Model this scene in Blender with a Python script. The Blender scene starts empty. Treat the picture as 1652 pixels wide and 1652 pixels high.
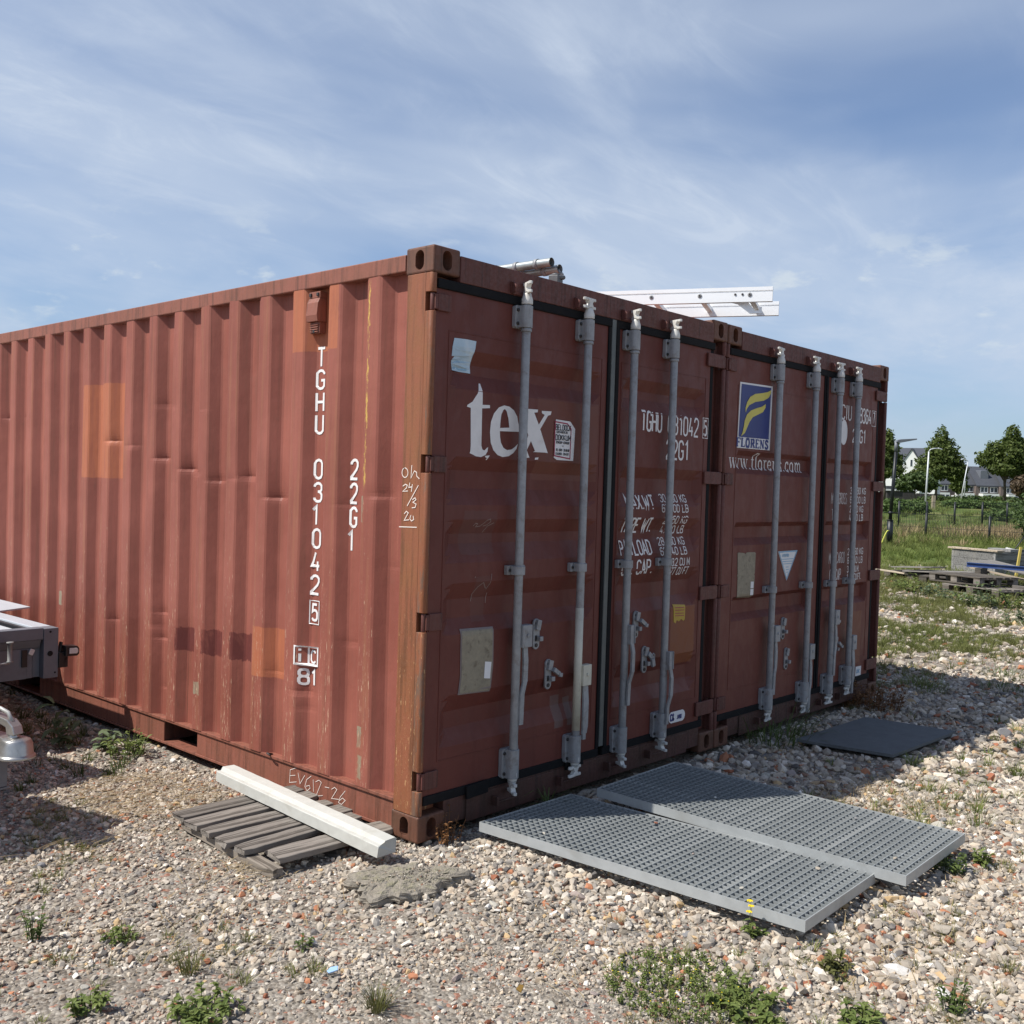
import bpy, bmesh, math, random
import numpy as np
from mathutils import Vector, Matrix, Euler
from mathutils.geometry import tessellate_polygon

random.seed(7)
rng = np.random.default_rng(11)
scene = bpy.context.scene
COL = scene.collection
R = math.radians

# ---------------------------------------------------------------- camera
CAM = Vector((-2.9772, -3.2019, 1.5684))
YAW, PITCH, ROLL, FPX = 42.2709, -1.4889, 1.7665, 1636.95 / 1652
cy, sy = math.cos(R(YAW)), math.sin(R(YAW))
cp, sp = math.cos(R(PITCH)), math.sin(R(PITCH))
FW = Vector((cy * cp, sy * cp, sp))
RT = FW.cross(Vector((0, 0, 1))).normalized()
UP = RT.cross(FW)
cr, sr = math.cos(R(ROLL)), math.sin(R(ROLL))
RT, UP = cr * RT + sr * UP, -sr * RT + cr * UP
cam_data = bpy.data.cameras.new('camera')
cam = bpy.data.objects.new('camera', cam_data)
COL.objects.link(cam)
cam_data.sensor_width = 36.0
cam_data.lens = 36.0 * FPX
cam_data.clip_start = 0.05
cam_data.clip_end = 5000
cam.matrix_world = Matrix(((RT.x, UP.x, -FW.x, CAM.x), (RT.y, UP.y, -FW.y, CAM.y),
                           (RT.z, UP.z, -FW.z, CAM.z), (0, 0, 0, 1)))
scene.camera = cam

# ---------------------------------------------------------------- sun, sky, exposure
SUN_DIR = Vector((-1.70, 1.00, 2.59)).normalized()          # towards the sun
SUN_EL = math.asin(SUN_DIR.z)
SUN_ROT = math.atan2(SUN_DIR.x, SUN_DIR.y)
sun_data = bpy.data.lights.new('sun', 'SUN')
sun_data.energy = 5.0
sun_data.angle = R(0.53)
sun_data.color = (1.0, 0.965, 0.905)
sun = bpy.data.objects.new('sun', sun_data)
COL.objects.link(sun)
sun.location = SUN_DIR * 60
sun.rotation_euler = SUN_DIR.to_track_quat('Z', 'Y').to_euler()

scene.view_settings.view_transform = 'Standard'
scene.view_settings.look = 'None'
scene.view_settings.gamma = 1.0
scene.view_settings.exposure = 0.25
scene.view_settings.use_curve_mapping = False


class NT:
    """small helper for node trees"""
    def __init__(s, tree):
        s.t = tree; s.n = tree.nodes; s.l = tree.links
    def node(s, typ, **kw):
        n = s.n.new(typ)
        for k, v in kw.items(): setattr(n, k, v)
        return n
    def put(s, sock, val):
        if hasattr(val, 'is_output') or isinstance(val, bpy.types.NodeSocket): s.l.new(val, sock)
        elif val is not None: sock.default_value = val
    def math(s, op, a, b=None, c=None, clamp=False):
        n = s.node('ShaderNodeMath', operation=op, use_clamp=clamp)
        s.put(n.inputs[0], a)
        if b is not None: s.put(n.inputs[1], b)
        if c is not None: s.put(n.inputs[2], c)
        return n.outputs[0]
    def vmath(s, op, a, b=None):
        n = s.node('ShaderNodeVectorMath', operation=op)
        s.put(n.inputs[0], a)
        if b is not None: s.put(n.inputs[1], b)
        return n.outputs[0]
    def mix(s, f, a, b, typ='RGBA', blend='MIX'):
        n = s.node('ShaderNodeMix', data_type=typ)
        if typ == 'RGBA':
            n.blend_type = blend
            i, j, o = n.inputs[6], n.inputs[7], n.outputs[2]
        else: i, j, o = n.inputs[2], n.inputs[3], n.outputs[0]
        s.put(n.inputs[0], f); s.put(i, a); s.put(j, b)
        return o
    def noise(s, vec, scale=5, detail=4, rough=.55, dist=0.0, out=0):
        n = s.node('ShaderNodeTexNoise')
        if vec is not None: s.l.new(vec, n.inputs['Vector'])
        n.inputs['Scale'].default_value = scale
        n.inputs['Detail'].default_value = detail
        n.inputs['Roughness'].default_value = rough
        n.inputs['Distortion'].default_value = dist
        return n.outputs[out]
    def scale(s, vec, v):
        return s.vmath('MULTIPLY', vec, v)
    def ramp(s, f, lo, hi, a=0.0, b=1.0):
        n = s.node('ShaderNodeMapRange', interpolation_type='SMOOTHSTEP')
        s.put(n.inputs[0], f)
        n.inputs[1].default_value = lo; n.inputs[2].default_value = hi
        n.inputs[3].default_value = a; n.inputs[4].default_value = b
        return n.outputs[0]
    def xyz(s, vec):
        n = s.node('ShaderNodeSeparateXYZ'); s.l.new(vec, n.inputs[0])
        return n.outputs
    def vec(s, x, y, z):
        n = s.node('ShaderNodeCombineXYZ')
        for i, v in enumerate((x, y, z)): s.put(n.inputs[i], v)
        return n.outputs[0]


def c4(c): return (c[0], c[1], c[2], 1.0)


SKY_OX, SKY_OY = 0.0, 0.0
world = bpy.data.worlds.new('World')
scene.world = world
world.use_nodes = True
W = NT(world.node_tree)
W.n.clear()
sky = W.node('ShaderNodeTexSky', sky_type='NISHITA')
sky.sun_disc = False
sky.sun_elevation = SUN_EL
sky.sun_rotation = SUN_ROT
sky.altitude = 0
sky.air_density = 1.0
sky.dust_density = 0.8
sky.ozone_density = 2.4
gen = W.node('ShaderNodeTexCoord').outputs['Generated']
gx, gy, gz = W.xyz(gen)
zz = W.math('ADD', W.math('MAXIMUM', gz, 0.0), 0.16)
pv = W.vec(W.math('DIVIDE', gx, zz), W.math('DIVIDE', gy, zz), 0.0)
# broad soft veil of thin high cloud, combed here and there into wisps; it thins out towards the zenith
rotn = W.node('ShaderNodeMapping'); W.l.new(pv, rotn.inputs[0])
rotn.inputs['Rotation'].default_value = (0, 0, R(-38))
rotn.inputs['Scale'].default_value = (0.62, 1.15, 1)
rotn.inputs['Location'].default_value = (3.1, 1.7, 0)
wisp = W.noise(rotn.outputs[0], 1.15, 9, .60, 1.5)
veil = W.noise(W.vmath('ADD', pv, (SKY_OX, SKY_OY, 0)), 0.50, 5, .52, .5)
fine = W.noise(rotn.outputs[0], 3.6, 8, .66, 1.2)
m1 = W.ramp(wisp, .40, .74)
m2 = W.ramp(veil, .34, .56)
m3 = W.ramp(fine, .44, .78)
thin = W.ramp(gz, .38, .72, 1.0, .12)
msk = W.math('ADD', W.math('MULTIPLY', m2, .58), W.math('MULTIPLY', m1, .28))
msk = W.math('ADD', msk, W.math('MULTIPLY', W.math('MULTIPLY', m3, m2), .26))
msk = W.math('MULTIPLY', W.math('ADD', msk, .07), thin)
# small heaps of cumulus low over the horizon
cumv = W.vec(W.math('MULTIPLY', gx, 7.0), W.math('MULTIPLY', gy, 7.0), W.math('MULTIPLY', gz, 17.0))
cum = W.noise(cumv, 1.35, 8, .58, .15)
band = W.math('MULTIPLY', W.ramp(gz, .10, .15), W.ramp(gz, .20, .26, 1.0, 0.0))
cm = W.math('MULTIPLY', W.ramp(cum, .56, .66), band)
lowm = W.ramp(gz, .0, .26, .30, .0)           # milky air towards the horizon
msk = W.math('MULTIPLY', W.math('MINIMUM', msk, .86), W.ramp(gz, -.02, .01))
skyb = W.vmath('MULTIPLY', sky.outputs[0], (1.05, 1.13, 1.27))
skyc = W.mix(msk, skyb, (6.1, 6.95, 8.25, 1))
skyc = W.mix(lowm, skyc, (2.7, 4.05, 6.5, 1))
skyc = W.mix(W.math('MULTIPLY', cm, .60), skyc, (7.0, 7.7, 8.2, 1))
bg = W.node('ShaderNodeBackground')
W.l.new(skyc, bg.inputs[0])
bg.inputs[1].default_value = 0.085
wo = W.node('ShaderNodeOutputWorld')
W.l.new(bg.outputs[0], wo.inputs[0])


# ---------------------------------------------------------------- object helpers
def tag(o, label=None, cat=None, group=None, kind=None):
    if label: o['label'] = label
    if cat: o['category'] = cat
    if group: o['group'] = group
    if kind: o['kind'] = kind
    return o


def thing(name, label, cat, loc=(0, 0, 0), rot=(0, 0, 0), group=None):
    o = bpy.data.objects.new(name, None)
    o.empty_display_size = .2
    COL.objects.link(o)
    o.location = loc
    o.rotation_euler = rot
    return tag(o, label, cat, group)


class MB:
    """collects shapes and links them as ONE mesh object"""
    def __init__(s):
        s.v = []; s.f = []; s.mi = []; s.sm = []; s.m = 0; s.M = None
    def add(s, verts, faces, smooth=False):
        b = len(s.v)
        for p in verts:
            p = Vector(p)
            s.v.append(tuple(s.M @ p) if s.M is not None else tuple(p))
        for f in faces:
            s.f.append(tuple(b + i for i in f)); s.mi.append(s.m); s.sm.append(smooth)
        return s
    def box(s, x0, x1, y0, y1, z0, z1):
        return s.add([(x0, y0, z0), (x1, y0, z0), (x1, y1, z0), (x0, y1, z0),
                      (x0, y0, z1), (x1, y0, z1), (x1, y1, z1), (x0, y1, z1)],
                     [(0, 3, 2, 1), (4, 5, 6, 7), (0, 1, 5, 4), (1, 2, 6, 5), (2, 3, 7, 6), (3, 0, 4, 7)])
    def cbox(s, c, d, rot=None):
        old = s.M
        m = Matrix.Translation(c) @ (Euler(rot).to_matrix().to_4x4() if rot else Matrix())
        s.M = m if old is None else old @ m
        s.box(-d[0] / 2, d[0] / 2, -d[1] / 2, d[1] / 2, -d[2] / 2, d[2] / 2)
        s.M = old
        return s
    def tube(s, pts, r, n=10, caps=True):
        pts = [Vector(p) for p in pts]
        rs = r if isinstance(r, (list, tuple)) else [r] * len(pts)
        vs = []; fs = []
        prev = None
        for i, p in enumerate(pts):
            a = pts[max(i - 1, 0)]; b = pts[min(i + 1, len(pts) - 1)]
            t = (b - a).normalized()
            if prev is None:
                u = t.cross(Vector((0, 0, 1)))
                if u.length < 1e-3: u = t.cross(Vector((1, 0, 0)))
            else: u = prev - t * prev.dot(t)
            u.normalize(); prev = u
            w = t.cross(u)
            for k in range(n):
                an = 2 * math.pi * k / n
                vs.append(p + (u * math.cos(an) + w * math.sin(an)) * rs[i])
        for i in range(len(pts) - 1):
            for k in range(n):
                a = i * n + k; b = i * n + (k + 1) % n
                fs.append((a, b, b + n, a + n))
        s.add(vs, fs, True)
        if caps:
            b = len(s.v) - len(vs)
            s.f.append(tuple(b + k for k in range(n))[::-1]); s.mi.append(s.m); s.sm.append(False)
            b = len(s.v) - n
            s.f.append(tuple(b + k for k in range(n))); s.mi.append(s.m); s.sm.append(False)
        return s
    def lathe(s, prof, c, n=14, axis='z'):
        """prof: list of (r, h) around a vertical axis through c"""
        vs = []; fs = []
        for r, h in prof:
            for k in range(n):
                an = 2 * math.pi * k / n
                if axis == 'z': vs.append((c[0] + r * math.cos(an), c[1] + r * math.sin(an), c[2] + h))
                else: vs.append((c[0] + r * math.cos(an), c[1] + h, c[2] + r * math.sin(an)))
        for i in range(len(prof) - 1):
            for k in range(n):
                a = i * n + k; b = i * n + (k + 1) % n
                fs.append((a, b, b + n, a + n))
        s.add(vs, fs, True)
        b = len(s.v) - len(vs)
        s.f.append(tuple(b + k for k in range(n))[::-1]); s.mi.append(s.m); s.sm.append(False)
        b = len(s.v) - n
        s.f.append(tuple(b + k for k in range(n))); s.mi.append(s.m); s.sm.append(False)
        return s
    def prism(s, poly, axis, a, b):
        """poly in the plane across axis, pushed from a to b"""
        n = len(poly)
        def P(q, h):
            if axis == 'x': return (h, q[0], q[1])
            if axis == 'y': return (q[0], h, q[1])
            return (q[0], q[1], h)
        vs = [P(q, a) for q in poly] + [P(q, b) for q in poly]
        fs = [tuple(range(n)), tuple(range(2 * n - 1, n - 1, -1))]
        fs += [(i, i + n, (i + 1) % n + n, (i + 1) % n) for i in range(n)]
        return s.add(vs, fs)
    def build(s, name, mat, parent=None, bevel=0, fix=True, seg=2, link=True, weld=False):
        me = bpy.data.meshes.new(name)
        me.from_pydata([tuple(v) for v in s.v], [], s.f)
        for m in (mat if isinstance(mat, (list, tuple)) else [mat]): me.materials.append(m)
        me.polygons.foreach_set('material_index', s.mi)
        me.polygons.foreach_set('use_smooth', s.sm)
        if fix:
            bm = bmesh.new(); bm.from_mesh(me)
            if weld: bmesh.ops.remove_doubles(bm, verts=bm.verts, dist=1e-5)
            bmesh.ops.recalc_face_normals(bm, faces=bm.faces)
            bm.to_mesh(me); bm.free()
        me.update()
        o = bpy.data.objects.new(name, me)
        if link: COL.objects.link(o)
        if parent: o.parent = parent
        if bevel:
            b = o.modifiers.new('bevel', 'BEVEL')
            b.width = bevel; b.segments = seg; b.limit_method = 'ANGLE'; b.angle_limit = R(40)
            b.harden_normals = False
        return o


def copy_tree(o, parent=None):
    c = o.copy(); COL.objects.link(c); c.parent = parent
    for ch in list(o.children): copy_tree(ch, c)
    return c


# ---------------------------------------------------------------- materials
def new_mat(name):
    m = bpy.data.materials.new(name); m.use_nodes = True
    t = NT(m.node_tree); t.n.clear()
    bs = t.node('ShaderNodeBsdfPrincipled'); o = t.node('ShaderNodeOutputMaterial')
    t.l.new(bs.outputs[0], o.inputs[0])
    obj = t.node('ShaderNodeTexCoord').outputs['Object']
    return m, t, bs, obj


def bump(t, bs, h, strength=.3, dist=.01):
    b = t.node('ShaderNodeBump')
    b.inputs['Strength'].default_value = strength; b.inputs['Distance'].default_value = dist
    t.l.new(h, b.inputs['Height']); t.l.new(b.outputs[0], bs.inputs['Normal'])


def simple(name, c, rough=.6, metal=0.0, var=.25, scale=30, bmp=0.1, dirt=None, dirt_amt=.4, stretch=(1, 1, 1), spec=.5):
    m, t, bs, obj = new_mat(name)
    v = t.scale(obj, stretch)
    n = t.noise(v, scale, 6, .6)
    n2 = t.noise(v, scale * .17, 4, .6)
    k = t.math('ADD', t.math('MULTIPLY', t.math('SUBTRACT', n, .5), var * 1.6), t.math('MULTIPLY', t.math('SUBTRACT', n2, .5), var * 1.6))
    k = t.math('ADD', k, 1.0)
    colr = t.vmath('SCALE', c4(c)[:3]); sc = colr.node; t.put(sc.inputs[3], k)
    out = colr
    if dirt:
        d = t.ramp(t.noise(v, scale * .35, 7, .7, .4), .5, .72, 0, dirt_amt)
        out = t.mix(d, out, c4(dirt))
    t.l.new(out, bs.inputs['Base Color'])
    bs.inputs['Roughness'].default_value = rough
    bs.inputs['Metallic'].default_value = metal
    bs.inputs['Specular IOR Level'].default_value = spec
    if bmp: bump(t, bs, n, bmp, .004)
    return m


def box_mask(t, co, wob, b):
    """1 inside an axis box of the y-z (or x-z) plane with slightly ragged edges"""
    a0, a1, z0, z1 = b
    a = t.math('ADD', co[0], wob); z = t.math('ADD', co[1], wob)
    da = t.math('SUBTRACT', (a1 - a0) / 2, t.math('ABSOLUTE', t.math('SUBTRACT', a, (a0 + a1) / 2)))
    dz = t.math('SUBTRACT', (z1 - z0) / 2, t.math('ABSOLUTE', t.math('SUBTRACT', z, (z0 + z1) / 2)))
    return t.ramp(t.math('MINIMUM', da, dz), -.002, .003)


def wall_paint():
    m, t, bs, obj = new_mat('weathered_red_wall_paint')
    x, y, z = t.xyz(obj)
    fadeN = t.noise(obj, 1.6, 5, .6)
    streak = t.noise(t.scale(obj, (3, 22, .9)), 1.6, 6, .65)
    grime = t.noise(t.scale(obj, (8, 14, 5)), 1.2, 7, .7, .5)
    col = t.mix(t.ramp(fadeN, .3, .72), (.225, .066, .045, 1), (.305, .098, .069, 1))
    col = t.mix(t.ramp(streak, .46, .75, 0, .45), col, (.170, .066, .040, 1))
    col = t.mix(t.ramp(streak, .26, .44, .34, 0), col, (.36, .13, .082, 1))
    runs = t.math('MULTIPLY', t.ramp(t.noise(t.scale(obj, (6, 46, .55)), 1.3, 6, .66), .52, .72), t.math('ADD', t.ramp(z, 1.6, 2.5, .12, .55), t.ramp(z, .2, 1.0, .5, 0)))
    col = t.mix(runs, col, (.125, .050, .030, 1))
    col = t.mix(t.ramp(grime, .56, .78, 0, .35), col, (.135, .070, .050, 1))
    wob = t.math('MULTIPLY', t.math('SUBTRACT', t.noise(obj, 28, 3, .6), .5), .022)
    co = (y, z)
    wear = t.noise(t.scale(obj, (10, 60, 4)), 1, 4, .6)
    for b in ((.648, 1.012, 2.19, 2.56), (2.755, 3.27, 1.537, 2.13), (1.03, 1.30, .55, .805)):
        mk = t.math('MULTIPLY', box_mask(t, co, t.math('MULTIPLY', wob, .6), b), t.ramp(wear, .25, .6, .45, .85))
        col = t.mix(mk, col, (.40, .130, .060, 1))
    for b in ((1.895, 2.07, .575, .71), (1.62, 1.79, .588, .728), (1.335, 1.505, .60, .745)):
        mk = t.math('MULTIPLY', box_mask(t, co, t.math('MULTIPLY', wob, 2.4), b), t.ramp(grime, .30, .50, .35, .95))
        col = t.mix(mk, col, (.120, .027, .022, 1))
    for b in ((3.525, 3.68, .683, .775), (1.80, 1.888, .36, .43), (.425, .47, 1.38, 1.50), (.44, .475, .69, .74), (.40, .43, .34, .44), (.395, .42, .20, .31)):
        mk = t.math('MULTIPLY', box_mask(t, co, t.math('MULTIPLY', wob, 1.2), b), t.ramp(grime, .3, .6, .35, .95))
        col = t.mix(mk, col, (.26, .225, .155, 1))
    # rubbed and chipped crests of the corrugation
    crest = t.ramp(x, .0015, .004, 1, 0)
    chips = t.noise(t.scale(obj, (4, 130, 12)), 1.0, 7, .74)
    low = t.ramp(z, .5, 1.9, .09, .0)
    ch = t.math('MULTIPLY', t.ramp(t.math('ADD', chips, low), .672, .70), crest)
    col = t.mix(t.math('MULTIPLY', ch, .85), col, (.60, .43, .29, 1))
    rub = t.math('MULTIPLY', t.ramp(t.noise(t.scale(obj, (2, 30, 1.0)), 1, 4, .6), .48, .70, 0, .42), crest)
    col = t.mix(rub, col, (.30, .135, .068, 1))
    # yellow scrape near the post
    yl = t.math('MULTIPLY', t.ramp(t.math('ABSOLUTE', t.math('SUBTRACT', t.math('ADD', y, t.math('MULTIPLY', wob, 1.3)), .4215)), .0025, .0085, 1, 0),
                t.math('MULTIPLY', t.ramp(z, 1.5, 1.6), t.ramp(t.noise(t.scale(obj, (3, 60, 11)), 1, 6, .75), .45, .56)))
    col = t.mix(t.math('MULTIPLY', yl, .85), col, (.62, .43, .09, 1))
    rust = t.ramp(t.noise(t.scale(obj, (30, 30, 16)), 1, 6, .7), .70, .76)
    col = t.mix(t.math('MULTIPLY', rust, .8), col, (.085, .032, .018, 1))
    t.l.new(col, bs.inputs['Base Color'])
    t.put(bs.inputs['Roughness'], t.ramp(grime, .3, .7, .52, .72))
    bs.inputs['Specular IOR Level'].default_value = .35
    bump(t, bs, t.math('ADD', grime, t.math('MULTIPLY', t.noise(obj, 7, 3, .5), 2.0)), .16, .01)
    return m


def door_paint(name, base, light, patches=(), rust_thr=.70):
    m, t, bs, obj = new_mat(name)
    x, y, z = t.xyz(obj)
    big = t.noise(obj, 1.9, 5, .6, .4)
    streak = t.noise(t.scale(obj, (16, 3, .9)), 1.5, 6, .65)
    grime = t.noise(t.scale(obj, (9, 9, 5)), 1.3, 7, .7, .5)
    col = t.mix(t.ramp(big, .3, .7), c4(base), c4(light))
    col = t.mix(t.ramp(streak, .48, .76, 0, .35), col, (base[0] * .62, base[1] * .62, base[2] * .62, 1))
    col = t.mix(t.ramp(grime, .53, .78, 0, .35), col, (.11, .062, .045, 1))
    wob = t.math('MULTIPLY', t.math('SUBTRACT', t.noise(obj, 26, 3, .6), .5), .016)
    for (b, c, a) in patches:
        mk = t.math('MULTIPLY', box_mask(t, (x, z), wob, b), t.ramp(grime, .25, .6, a * .55, a))
        col = t.mix(mk, col, c4(c))
    rust = t.ramp(t.noise(t.scale(obj, (38, 20, 22)), 1, 5, .68), rust_thr, rust_thr + .05)
    col = t.mix(t.math('MULTIPLY', rust, .8), col, (.055, .020, .014, 1))
    drips = t.math('MULTIPLY', t.ramp(t.noise(t.scale(obj, (60, 5, 3.2)), 1, 4, .6), .66, .74, 0, .6), t.ramp(z, .1, .8, 1, .12))
    col = t.mix(drips, col, (.07, .026, .018, 1))
    t.l.new(col, bs.inputs['Base Color'])
    t.put(bs.inputs['Roughness'], t.ramp(grime, .3, .7, .45, .68))
    bs.inputs['Specular IOR Level'].default_value = .4
    bump(t, bs, t.math('ADD', grime, t.math('MULTIPLY', big, 2.0)), .14, .008)
    return m


def steel_post(name, base, rustc, amount, chip=.0):
    m, t, bs, obj = new_mat(name)
    x, y, z = t.xyz(obj)
    s1 = t.noise(t.scale(obj, (26, 26, 1.6)), 1.1, 7, .7, .3)
    s2 = t.noise(obj, 5, 6, .65)
    g = t.noise(obj, 55, 5, .7)
    col = t.mix(t.ramp(s2, .35, .68, amount * .4, amount), c4(base), c4(rustc))
    col = t.mix(t.ramp(s1, .46, .66, 0, .75), col, (rustc[0] * .5, rustc[1] * .5, rustc[2] * .5, 1))
    col = t.mix(t.ramp(s1, .24, .40, .5, 0), col, (base[0] * 1.35, base[1] * 1.3, base[2] * 1.25, 1))
    if chip:
        low = t.ramp(z, .3, 1.9, .11, .0)
        ch = t.noise(t.scale(obj, (95, 95, 17)), 1, 7, .78)
        col = t.mix(t.ramp(t.math('ADD', ch, low), .69, .725, 0, chip), col, (.55, .33, .15, 1))
        edge = t.math('MULTIPLY', t.ramp(y, .03, .055, 1, .0), t.ramp(t.math('ADD', t.noise(t.scale(obj, (40, 40, 5)), 1, 6, .7), low), .56, .66))
        col = t.mix(t.math('MULTIPLY', edge, .75), col, (.12, .085, .062, 1))
    t.l.new(col, bs.inputs['Base Color'])
    t.put(bs.inputs['Roughness'], t.ramp(g, .3, .7, .5, .8))
    bump(t, bs, t.math('ADD', g, s1), .22, .004)
    return m


M = {}
M['wall'] = wall_paint()
M['door_a'] = door_paint('maroon_door_paint', (.112, .025, .0165), (.136, .034, .0235),  # base darker than the walls: some of the doors' shade is in the colour
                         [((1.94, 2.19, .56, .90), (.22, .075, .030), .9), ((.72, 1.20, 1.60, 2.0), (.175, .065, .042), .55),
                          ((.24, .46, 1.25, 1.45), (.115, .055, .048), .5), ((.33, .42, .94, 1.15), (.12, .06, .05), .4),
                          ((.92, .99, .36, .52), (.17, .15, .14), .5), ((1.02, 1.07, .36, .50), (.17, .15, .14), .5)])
M['door_b'] = door_paint('brownish_red_door_paint', (.128, .031, .021), (.150, .043, .029),  # darkened like the left doors, with shade mixed into the base colour
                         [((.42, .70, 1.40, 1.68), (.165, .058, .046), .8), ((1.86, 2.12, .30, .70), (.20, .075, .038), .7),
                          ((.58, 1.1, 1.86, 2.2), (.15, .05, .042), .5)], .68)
M['post'] = steel_post('rusty_red_post_paint', (.255, .076, .038), (.225, .086, .031), .9, .85)
M['rail'] = steel_post('red_rail_paint', (.27, .088, .058), (.185, .070, .040), .7)
M['casting'] = steel_post('rusty_casting_steel', (.165, .062, .038), (.105, .048, .026), .9)
M['header'] = steel_post('dull_maroon_beam_paint', (.135, .040, .032), (.095, .034, .022), .7)
M['sill'] = steel_post('dark_grimy_sill_paint', (.085, .030, .024), (.060, .028, .018), .8)
M['rubber'] = simple('black_rubber', (.008, .008, .009), .8, 0, .4, 40, .1, (.022, .019, .017), .4, spec=.2)
M['galv'] = simple('galvanised_steel', (.29, .295, .30), .55, .2, .35, 45, .06, (.17, .13, .10), .6)
M['galv_light'] = simple('pale_galvanised_steel', (.42, .42, .40), .5, .2, .2, 60, .1, (.33, .29, .23), .45)
M['cam'] = simple('whitish_cam_castings', (.62, .61, .57), .5, .05, .15, 50, .05, (.40, .34, .28), .4)  # paler than the bars: sunlight on the cams put into the colour
M['cream'] = simple('cream_paint', (.56, .53, .43), .5, 0, .2, 40, .08, (.25, .2, .14), .4)
M['bolt'] = simple('dark_bolt', (.05, .045, .045), .55, .5, .3, 60, 0)
M['strip'] = simple('grey_green_strip', (.12, .13, .125), .5, .3, .2, 30, .05, (.2, .2, .18), .5)
M['white_print'] = simple('white_lettering', (.74, .72, .70), .65, 0, .12, 25, 0, (.45, .34, .31), .35)
M['chalk'] = simple('chalk_marks', (.72, .62, .55), .9, 0, .2, 60, 0)
M['faint_chalk'] = simple('faint_chalk_marks', (.27, .20, .18), .9, 0, .3, 60, 0)
M['paper'] = simple('white_sticker', (.74, .73, .72), .55, 0, .08, 20, 0, (.55, .52, .5), .3)
M['red_print'] = simple('dark_red_print', (.33, .03, .07), .6, 0, .1, 20, 0)
M['black_print'] = simple('black_print', (.012, .012, .02), .6, 0, .1, 20, 0)
M['navy'] = simple('navy_blue_print', (.018, .030, .165), .45, 0, .18, 14, 0, (.03, .05, .22), .5)
M['yellow_print'] = simple('lemon_yellow_print', (.60, .52, .10), .5, 0, .12, 18, 0, (.5, .4, .1), .3)
M['pale_blue'] = simple('pale_blue_sticker', (.42, .56, .66), .5, 0, .25, 16, 0, (.62, .68, .72), .7)
M['blue_print'] = simple('faded_blue_print', (.22, .40, .55), .5, 0, .2, 16, 0)
M['plate'] = simple('corroded_data_plate', (.27, .235, .17), .6, .15, .35, 70, .2, (.115, .085, .055), .8)
M['plate_rim'] = simple('grey_pink_plate_rim', (.23, .19, .18), .6, .2, .2, 50, 0)
M['gold'] = simple('yellow_label', (.45, .30, .035), .55, 0, .15, 30, 0, (.3, .17, .03), .4)
M['hole'] = simple('dark_interior', (.006, .005, .005), .9, 0, 0, 10, 0)
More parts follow.
